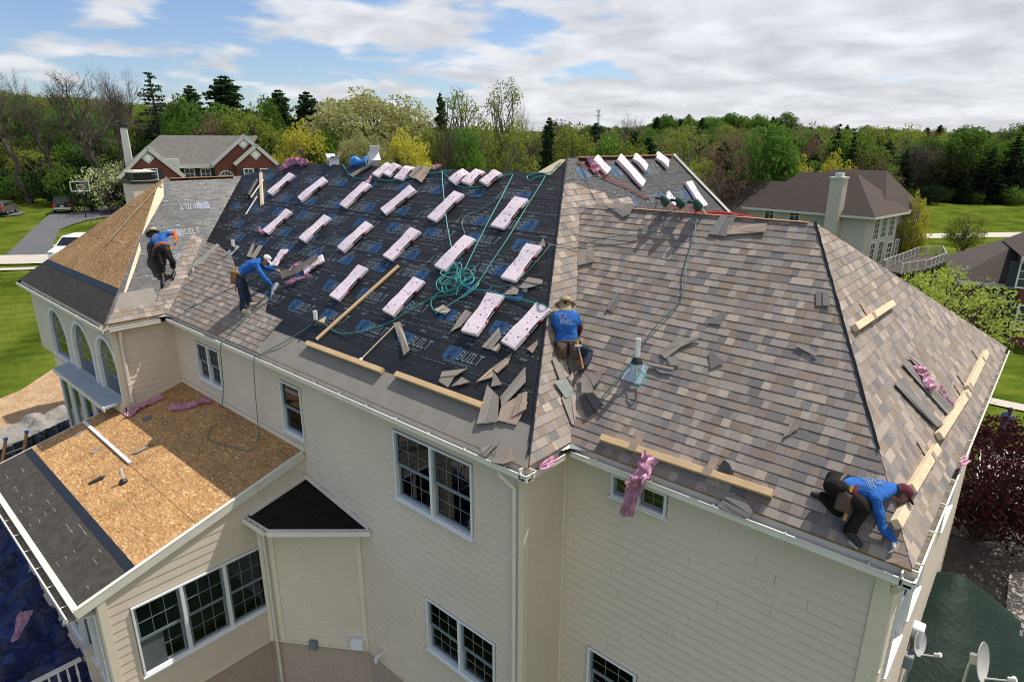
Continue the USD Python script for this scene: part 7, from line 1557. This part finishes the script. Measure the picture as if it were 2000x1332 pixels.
def person(label, J, shirt, trousers, shoes, hat, face, up, sleeves='long', under=None, shorts=False, glove=(None, None), skin='skin', flap=False, category='person', belt='leather', girth=1.0, palms=((0, 0, 1), (0, 0, 1)), curl=(0.7, 0.7)):
    t = thing('person', label, category); tp = path_of(t); J = {k: np.asarray(v, float) for k, v in J.items()}; face, up = nrm(face), nrm(np.asarray(up, float) - nrm(face) * (np.asarray(up, float) @ nrm(face))); side = np.cross(face, up)
    pel = (J['hipL'] + J['hipR']) / 2; chest = (J['shL'] + J['shR']) / 2; sp_ = nrm(chest - pel); g = girth
    lat = nrm(J['shR'] - J['shL']); fw = nrm(np.cross(sp_, lat)) * -1
    mid = pel + (chest - pel) * 0.45; rib = pel + (chest - pel) * 0.78
    def torso(x, lo=True):
        P = [link((J['shL'] - sp_ * 0.02, 0.062 + x), (J['shR'] - sp_ * 0.02, 0.062 + x), (rib - lat * 0.09, 0.105 * g + x), (rib + lat * 0.09, 0.105 * g + x), (chest + sp_ * 0.03, 0.06 + x), (chest + (J['neck'] - chest) * 0.95, 0.058 + x)),
             link((rib - lat * 0.085, 0.105 * g + x), (rib + lat * 0.085, 0.105 * g + x), (mid - lat * 0.065, 0.10 * g + x), (mid + lat * 0.065, 0.10 * g + x))]
        P.append(link((mid - lat * 0.065, 0.10 * g + x), (mid + lat * 0.065, 0.10 * g + x), (pel - lat * 0.075 + sp_ * 0.04, 0.105 * g + x), (pel + lat * 0.075 + sp_ * 0.04, 0.105 * g + x)))
        return P
    arm = lambda s, x, part: [link((J['sh' + s], 0.058 + x), (J['el' + s], 0.043 + x))] if part == 'u' else [link((J['el' + s], 0.043 + x), (J['el' + s] + (J['wr' + s] - J['el' + s]) * 0.35, 0.044 + x), (J['wr' + s], 0.028 + x))]
    leg = lambda s, x, q=1.0: [link((J['hip' + s], 0.095 * g + x), (J['knee' + s], 0.062 + x)), link((J['knee' + s], 0.062 + x), (J['knee' + s] + (J['ank' + s] - J['knee' + s]) * 0.3 * q, 0.060 + x), (J['knee' + s] + (J['ank' + s] - J['knee' + s]) * q, 0.040 + x * 1.6))]
    body = torso(-0.015) + sum([arm(s, -0.012, p) for s in 'LR' for p in 'uf'], []) + sum([leg(s, -0.014) for s in 'LR'], []) + [link((chest, 0.055), (J['neck'], 0.05), (J['head'] - up * 0.05, 0.05))]
    h = J['head']; body += [link((h + up * 0.03 - face * 0.015, 0.080), (h + up * 0.035 + face * 0.02, 0.072)), link((h + up * 0.0 + face * 0.02, 0.070), (h - up * 0.075 + face * 0.045, 0.038), (h + face * 0.03 - side * 0.02, 0.06), (h + face * 0.03 + side * 0.02, 0.06)), link((h + face * 0.088 + up * 0.012, 0.010), (h + face * 0.104 - up * 0.018, 0.013))]
    body += [link((h + s_ * side * 0.078 + up * 0.012, 0.014), (h + s_ * side * 0.078 - up * 0.022 - face * 0.005, 0.012)) for s_ in (-1, 1)]
    hands = {}
    for i, s in enumerate('LR'):
        H = hand(J['wr' + s], J['tip' + s] - J['wr' + s], np.asarray(palms[i], float), (1 if s == 'L' else -1), curl[i])
        if glove[i]: hands[s] = skin_of(H, 0.010, 3)
        else: body += H
    obj('body', skin_of(body, 0.022, 5), M[skin], tp, smooth=True)
    for s, m in hands.items(): obj('glove', m, M[glove['LR'.index(s)]], tp, smooth=True)
    # face: eyes and mouth
    obj('eyes', cat([ball(h + face * 0.084 + up * 0.022 + s_ * side * 0.030, 0.0105, 1) for s_ in (-1, 1)]), M['hair'], tp); obj('mouth', box(h + face * 0.083 - up * 0.052, (0.022, 0.006, 0.004), side, up), M['sleeve_maroon'], tp)
    S_ = torso(0.010) + sum([arm(s, 0.010, 'u') for s in 'LR'], [])
    if sleeves == 'long': S_ += sum([arm(s, 0.010, 'f') for s in 'LR'], [])
    else:
        S_ = torso(0.010) + [link((J['sh' + s], 0.070), (J['sh' + s] + (J['el' + s] - J['sh' + s]) * 0.62, 0.066)) for s in 'LR']
        if under:
            obj('undersleeve', skin_of(sum([arm(s, 0.004, p) for s in 'L' for p in 'uf'], []), 0.03, 4), M[under], tp, smooth=True); obj('undersleeve', skin_of(sum([arm(s, 0.004, p) for s in 'R' for p in 'uf'], []), 0.03, 4), M[under], tp, smooth=True)
    cut = lambda m, a, f: rough_mesh(m, a, f, 3)
    obj('shirt', cut(skin_of(S_, 0.025, 6), 0.026, 8.5), M[shirt], tp, smooth=True)
    T_2 = [link((pel - lat * 0.075, 0.118 * g), (pel + lat * 0.075, 0.118 * g), (pel + sp_ * 0.06 - lat * 0.06, 0.112 * g), (pel + sp_ * 0.06 + lat * 0.06, 0.112 * g))] + sum([leg(s, 0.014, 0.45 if shorts else 0.97) for s in 'LR'], [])
    obj('trousers', cut(skin_of(T_2, 0.028, 6), 0.026, 8.5), M[trousers], tp, smooth=True)
    for s in 'LR':
        a, b = J['ank' + s], J['toe' + s]; d = nrm(b - a)
        obj('shoe', skin_of([link((a + [0, 0, 0.0], 0.048), (a - d * 0.035 - [0, 0, 0.035], 0.038), (b - [0, 0, 0.0], 0.036)), link((a - d * 0.03 - [0, 0, 0.04], 0.036), (b, 0.038))], 0.02, 4), M[shoes], tp, smooth=True)
    # hat and hair
    obj('hair', skin_of([link((h + up * 0.03 - face * 0.03, 0.085), (h - face * 0.035 - up * 0.01, 0.075))], 0.025, 3), M['hair'], tp, smooth=True)
    if flap: obj('neck_flap', rough_mesh(skin_of([link((h - face * 0.05 + up * 0.02 - side * 0.05, 0.06), (h - face * 0.05 + up * 0.02 + side * 0.05, 0.06), (h - face * 0.075 - up * 0.12 - side * 0.06, 0.035), (h - face * 0.075 - up * 0.12 + side * 0.06, 0.035))], 0.03, 3), 0.012, 9), M['straw'], tp, smooth=True)
    if hat == 'straw':
        ax = nrm(up - face * 0.15); hb = h + up * 0.075; a_ = lathe([(0.10, 0.0), (0.098, 0.06), (0.085, 0.098), (0.05, 0.108), (0.0, 0.102)], 24, hb, ax); K = lathe([(0.099, 0.0), (0.13, -0.012), (0.165, -0.028), (0.185, -0.030), (0.184, -0.035), (0.13, -0.02), (0.099, -0.008)], 28, hb, ax)
        hm = obj('hat', cat([rough_mesh(a_, 0.006, 14), rough_mesh(K, 0.012, 7)]), M['straw'], tp, smooth=50); obj('hat_band', lathe([(0.102, 0.004), (0.101, 0.028)], 24, hb, ax), M['trousers_brown'], hm)
    elif hat:
        hb = h + up * 0.045; ax = nrm(up - face * 0.05); dome = lathe([(0.096, -0.02), (0.096, 0.02), (0.085, 0.06), (0.055, 0.085), (0.0, 0.094)], 24, hb, ax)
        hm = obj('cap', dome, M[hat], tp, smooth=60)
        pts = [hb + face * (0.07 + 0.095 * math.cos(a)) + side * 0.088 * math.sin(a) - up * (0.012 + 0.02 * math.cos(a)) for a in np.linspace(-1.5, 1.5, 13)]; cpt = hb + face * 0.05
        obj('visor', trimesh.Trimesh([cpt + up * 0.012] + pts + [p - up * 0.007 for p in pts] + [cpt + up * 0.004], [[0, i, i + 1] for i in range(1, 13)] + [[27, i + 14, i + 13] for i in range(1, 13)] + [[i, i + 13, i + 14] for i in range(1, 13)] + [[i, i + 14, i + 1] for i in range(1, 13)], process=False), M[hat], hm)
    # tool belt with pouches
    if belt:
        w = pel + sp_ * 0.07; ring = [w + (lat * math.cos(a) * 0.205 + fw * math.sin(a) * 0.145) * g for a in np.linspace(0, 2 * math.pi, 25)]
        b = obj('tool_belt', tube(ring, 0.022, 8, False), M['leather_dark' if belt == 'leather_dark' else 'leather'], tp)
        return t, tp, b, dict(pel=pel, sp=sp_, lat=lat, fw=fw, w=w, chest=chest)
    return t, tp, None, dict(pel=pel, sp=sp_, lat=lat, fw=fw, w=pel, chest=chest)
def pouch(b, c, out, down, m, s=1.0, tools=()):
    out, down = nrm(out), nrm(down); u = np.cross(out, down)
    obj('pouch', skin_of([link((c - u * 0.06 * s, 0.03), (c + u * 0.06 * s, 0.03), (c + down * 0.20 * s - u * 0.05 * s, 0.032), (c + down * 0.20 * s + u * 0.05 * s, 0.032), (c + out * 0.03 + down * 0.1, 0.04))], 0.03, 3), M[m], b, smooth=True)
    for k, (tm, L, r) in enumerate(tools):
        p = c + u * (0.05 - 0.045 * k) * s + out * 0.03; obj('tool', tube([p + down * 0.02, p - down * L], r, 8), M[tm], b)
AD = lambda px, d: at_depth(px, d)

PEOPLE_BACKS = []
# white-capped roofer on the main slope
d0 = depth_of(FF.at((478, 608))); j = lambda px, o=0.0: AD(px, d0 + o)
Jn = dict(hipR=j((463, 537), -0.10), hipL=j((467, 534), 0.10), kneeR=j((474, 576), -0.12), kneeL=j((482, 573), 0.08), ankR=FF.at((474, 612)) + [0, 0, 0.07], ankL=FF.at((488, 600)) + [0, 0, 0.07], toeR=FF.at((488, 613)) + [0, 0, 0.03], toeL=FF.at((500, 596)) + [0, 0, 0.03],
          shR=j((500, 517), -0.18), shL=j((503, 509), 0.19), neck=j((509, 509), 0.0), head=j((519, 508), 0.0), elR=j((516, 543), -0.20), wrR=j((531, 559), -0.06), tipR=j((541, 566), 0.0), elL=j((521, 524), 0.26), wrL=j((537, 527), 0.24), tipL=j((547, 529), 0.24))
t, tp, b, B = person('roofer in white cap and long blue sleeves nailing on the black slope', Jn, 'shirt_blue', 'jeans', 'shoe_tan', 'cap_white', CR * 0.75 - CU * 0.62, CR * 0.6 + CU * 0.78, glove=(None, 'glove_white'), palms=((0, 0, 1), CU), curl=(0.5, 1.0))
PEOPLE_BACKS.append((tp, B, CU * 0.8 - CR * 0.45, CR * 0.85 + CU * 0.5, 0.10))
pouch(b, B['w'] - CF * 0.17 - B['sp'] * 0.02 - CR * 0.05, -CF, -CU, 'leather', 1.25, (('tool_yellow', 0.05, 0.03), ('tool_yellow', 0.04, 0.03)))
obj('hammer', cat([tube([B['w'] - CF * 0.22 - CU * 0.12, B['w'] - CF * 0.22 - CU * 0.48 - CR * 0.02], 0.014, 8)]), M['shoe_dark'], b)
nail_gun(Jn['wrR'] + CR * 0.10 - CU * 0.17, nrm(CR * 0.75 - CU * 0.1 + CF * 0.3), nrm(CU * 0.95 - CR * 0.1), 'steel-coloured nail gun in the hand of the white-capped roofer', 1.15, 'steel')
m = []
A, Bq = Jn['tipL'] - CU * 0.03, FF.at((630, 507), 0.22); tv = np.linspace(0, 1, 14); s_ = nrm(-CU * 0.75 + CF * -0.3 + CR * 0.25)
V = []; 
for q in tv:
    c = A + (Bq - A) * q + FF.n * (-0.05 * math.sin(math.pi * q)); V += [c, c + s_ * (0.24 - 0.08 * q)]
V = np.array(V); F = [f for i in range(13) for f in ([2 * i, 2 * i + 1, 2 * i + 3], [2 * i, 2 * i + 3, 2 * i + 2])]; n2 = len(V)
V = np.vstack([V, V - FF.n * 0.006]); F = F + [[c + n2, b_ + n2, a + n2] for a, b_, c in F]
t = thing('held_shingle', 'curved shingle sheet held up by the white-capped roofer', 'shingle'); obj('sheet', trimesh.Trimesh(V, F, process=False), M['shingle_granules'], t, tone=SH_COL['b'])

# roofer with straw hat and orange sleeves on the left wing
d0 = depth_of(GW.at((325, 552))); j = lambda px, o=0.0: AD(px, d0 + o)
Jn = dict(hipL=j((310, 489), 0.05), hipR=j((324, 489), 0.05), kneeL=j((317, 517), -0.05), kneeR=j((337, 512), 0.0), ankL=GW.at((320, 550)) + [0, 0, 0.08], ankR=GW.at((341, 538)) + [0, 0, 0.08], toeL=GW.at((318, 559)) + [0.05, 0, 0.05], toeR=GW.at((337, 546)) + [0.05, 0, 0.05],
          shL=j((298, 469), 0.30), shR=j((321, 458), 0.36), neck=j((307, 460), 0.42), head=j((300, 457), 0.52), elL=j((296, 487), 0.42), wrL=j((299, 502), 0.46), tipL=j((303, 511), 0.48), elR=j((341, 455), 0.40), wrR=j((344, 470), 0.26), tipR=j((343, 477), 0.20))
t, tp, b, B = person('roofer in straw hat with orange sleeves bending on the left wing roof', Jn, 'shirt_blue', 'trousers_black', 'shoe_dark', 'straw', CF * 0.7 - CR * 0.5 - CU * 0.5, CU * 0.8 + CF * 0.3 - CR * 0.35, sleeves='short', under='sleeve_orange', shorts=True, palms=(CF * -1, CR))
obj('shirt_hem', tube([B['pel'] + B['sp'] * 0.15 + (B['lat'] * math.cos(a) * 0.165 + B['fw'] * math.sin(a) * 0.135) for a in np.linspace(0, 6.283, 21)], 0.028, 8, False), M['sleeve_orange'], b)
PEOPLE_BACKS.append((tp, B, CU * 0.75 - CF * 0.6, CU * 0.55 + CF * 0.75 - CR * 0.15, 0.10))
pouch(b, B['w'] + CR * 0.19 - CF * 0.02, CR, -CU, 'leather_dark', 1.2, (('tool_yellow', 0.07, 0.03), ('leather', 0.06, 0.025))); pouch(b, B['w'] - CR * 0.19, -CR, -CU, 'leather_dark', 1.0)
# roofer with sun hat kneeling at the valley
d0 = depth_of(FG.at((1105, 712))); j = lambda px, o=0.0: AD(px, d0 + o)
Jn = dict(hipL=j((1097, 678), 0.02), hipR=j((1120, 677), 0.02), kneeL=j((1092, 700), 0.30), kneeR=j((1154, 690), 0.12), ankL=j((1105, 716), -0.05), ankR=j((1140, 715), -0.08), toeL=j((1112, 728), -0.10), toeR=j((1132, 724), -0.12),
          shL=j((1086, 619), 0.10), shR=j((1123, 617), 0.10), neck=j((1104, 607), 0.17), head=j((1104, 599), 0.24), elL=j((1083, 643), 0.22), wrL=j((1092, 660), 0.38), tipL=j((1098, 665), 0.46), elR=j((1133, 640), 0.13), wrR=j((1129, 655), 0.30), tipR=j((1124, 660), 0.38))
t, tp, b, B = person('roofer in pale sun hat and blue shirt kneeling with his back turned at the valley', Jn, 'shirt_blue', 'jeans', 'shoe_dark', 'straw', CF * 0.8 - CU * 0.45, CU * 0.9 + CF * 0.3, sleeves='short', under='sleeve_maroon', belt='leather_dark', girth=1.05, flap=True)
PEOPLE_BACKS.append((tp, B, CU * 0.35 - CF * 0.92, CU * 0.92 + CF * 0.30, 0.06))
pouch(b, B['w'] + CR * 0.10 - CF * 0.16 - CU * 0.02, -CF, -CU, 'leather_dark', 1.0, (('tool_yellow', 0.05, 0.022), ('leather', 0.06, 0.02))); pouch(b, B['w'] - CR * 0.10 - CF * 0.15 - CU * 0.03, -CF, -CU, 'leather_dark', 1.05)
hq = B['w'] + CR * 0.16 - CF * 0.20; obj('hammer', tube([hq - CU * 0.05, hq - CU * 0.22 + CR * 0.04], 0.012, 8), M['steel'], b); obj('hammer_handle', tube([hq - CU * 0.22 + CR * 0.04, hq - CU * 0.42 + CR * 0.08], 0.019, 8), M['tool_wood'], b); obj('hammer_head', cat([box(hq - CU * 0.05, (0.06, 0.016, 0.016), CR, CU, 0.004)]), M['steel'], b)
# prints on the backs
def press(m, fr, prim, gap=0.004):
    """Lays flat print onto the cloth below it."""
    from scipy.spatial import cKDTree
    P = np.array(UsdGeom.Mesh(prim).GetPointsAttr().Get()); q = np.stack([(P - fr.o) @ fr.u, (P - fr.o) @ fr.v, (P - fr.o) @ fr.n], 1); q = q[q[:, 2] > -0.16]
    tr = cKDTree(q[:, :2]); m = m.subdivide_to_size(0.02); v = np.array(m.vertices); l = np.stack([(v - fr.o) @ fr.u, (v - fr.o) @ fr.v], 1)
    d, i = tr.query(l, k=6); return trimesh.Trimesh(fr.pts(np.c_[l, q[i][:, :, 2].max(1) + gap]), m.faces, process=False)
def back_print(tp, B, out, up_, drop=0.06, s=1.0):
    out = nrm(out); BF = Frame(B['chest'] + out * 0.12 - nrm(up_) * drop, np.cross(up_, out), up_); pr = []
    for k in range(6):
        a = k * math.pi / 3; P = [(0.028 * math.cos(a) - 0.055, 0.028 * math.sin(a) + 0.035), (0.055 * math.cos(a + 0.35) - 0.055, 0.055 * math.sin(a + 0.35) + 0.035), (0.068 * math.cos(a + 0.9) - 0.055, 0.068 * math.sin(a + 0.9) + 0.035)]
        pr.append(sg.LineString(P).buffer(0.008))
    for i, (y, L) in enumerate(((-0.06, 0.20), (-0.085, 0.17), (-0.11, 0.19), (-0.13, 0.16))):
        x = -0.10
        while x < -0.10 + L: w = 0.009 + 0.008 * ((i * 5 + int(x * 400)) % 3) / 2; pr.append(sg.box(x, y, x + w, y + (0.016 if i < 3 else 0.008))); x += w + 0.006
    prim = [c for c in stage.GetPrimAtPath(tp).GetChildren() if c.GetName() == 'shirt'][0]
    obj('back_print', press(flat(unary_union(pr), BF, 0.0, 0.002), BF, prim, 0.006), M['shirt_print'], str(prim.GetPath()))
# roofer with maroon cap crouching at the right corner
d0 = depth_of(F2.at((1670, 1062))); j = lambda px, o=0.0: AD(px, d0 + o)
Jn = dict(hipR=j((1638, 955), 0.06), hipL=j((1628, 938), 0.30), kneeR=j((1690, 990), -0.02), kneeL=j((1640, 1005), 0.28), ankR=F2.at((1656, 1048)) + [0, 0, 0.07], ankL=F2.at((1602, 985)) + [0, 0.05, 0.09], toeR=F2.at((1678, 1068)) + [0, -0.02, 0.05], toeL=F2.at((1588, 972)) + [0, 0, 0.05],
          shR=j((1712, 972), -0.02), shL=j((1738, 950), 0.30), neck=j((1745, 955), 0.13), head=j((1759, 966), 0.10), elR=j((1722, 1026), -0.12), wrR=F2.at((1740, 1068)) + [0.0, 0.0, 0.10], tipR=F2.at((1748, 1090)) + [0, 0, 0.03], elL=j((1748, 1002), 0.24), wrL=j((1749, 1022), 0.14), tipL=j((1760, 1040), 0.10))
t, tp, b, B = person('roofer in maroon cap crouching over the right corner of the roof', Jn, 'shirt_blue', 'trousers_brown', 'shoe_dark', 'cap_maroon', CR * 0.62 - CU * 0.62 - CF * 0.3, CR * 0.55 + CU * 0.75, glove=(None, 'glove_white'), skin='skin_dark', belt='leather_dark', palms=(CR, CR * 0.6 + CU * 0.6), curl=(0.8, 0.8), girth=0.93)
PEOPLE_BACKS.append((tp, B, CU * 0.8 - CF * 0.5, CR * 0.95 - CU * 0.1, 0.12))
pouch(b, B['w'] - CF * 0.18 - CR * 0.02, -CF, -CU * 0.9 - CR * 0.3, 'leather_dark', 1.2, (('ink_red', 0.08, 0.016), ('tool_yellow', 0.05, 0.02))); pouch(b, B['w'] + CU * 0.05 - CR * 0.02 + CF * 0.1, CU, -CR * 0.7 - CU * 0.5, 'leather', 0.7)
obj('knife', beam(B['w'] - CF * 0.24 + CR * 0.02 - CU * 0.12, B['w'] - CF * 0.24 + CR * 0.14 - CU * 0.18, 0.012, 0.03), M['steel'], b); obj('hammer_handle', tube([B['w'] - CF * 0.10 - CU * 0.22 + CR * 0.02, B['w'] - CF * 0.10 - CU * 0.38 - CR * 0.03], 0.022, 8), M['tool_wood'], b)
obj('sole', beam(Jn['ankR'] - [0.02, 0, 0.075], Jn['toeR'] - [0, 0, 0.035], 0.085, 0.014, up=F2.n), M['sole'], tp)
m, _ = sheet_on(F2, [(1722, 1096), (1745, 1088), (1762, 1092), (1752, 1099)], 0.05, 0.006, 5, 0, 0.1); t = thing('loose_shingle', 'shingle strip pinched in the white glove at the corner', 'shingle'); obj('sheet', m, M['shingle_granules'], t, tone=SH_COL['b'])
# person on the driveway
P = hit((1961, 838), (0, 0, 1), -5.25); gz_ = float(ground_z(P[0], P[1])) + 0.08; ff = nrm([0.75, 0.66, 0]); ll = np.array([-ff[1], ff[0], 0]); q = lambda f, l, z: np.array([P[0], P[1], gz_]) + ff * f + ll * l + [0, 0, z]
person('person in slate blue shirt standing on the driveway beyond the maroon tree', dict(hipL=q(0, 0.1, 0.9), hipR=q(0, -0.1, 0.9), kneeL=q(0.03, 0.1, 0.48), kneeR=q(0.03, -0.1, 0.48), ankL=q(0, 0.11, 0.09), ankR=q(0, -0.11, 0.09), toeL=q(0.14, 0.12, 0.05), toeR=q(0.14, -0.12, 0.05), shL=q(0.02, 0.2, 1.42), shR=q(0.02, -0.2, 1.42), neck=q(0.05, 0, 1.52), head=q(0.08, 0, 1.63), elL=q(0.03, 0.28, 1.15), elR=q(0.03, -0.28, 1.15), wrL=q(0.2, 0.2, 1.0), wrR=q(0.2, -0.2, 1.0), tipL=q(0.28, 0.12, 1.0), tipR=q(0.28, -0.12, 1.0)),
       'shirt_slate', 'trousers_black', 'shoe_dark', None, ff - np.array([0, 0, 0.25]), (0, 0, 1), belt=None)

for a in PEOPLE_BACKS: back_print(*a)
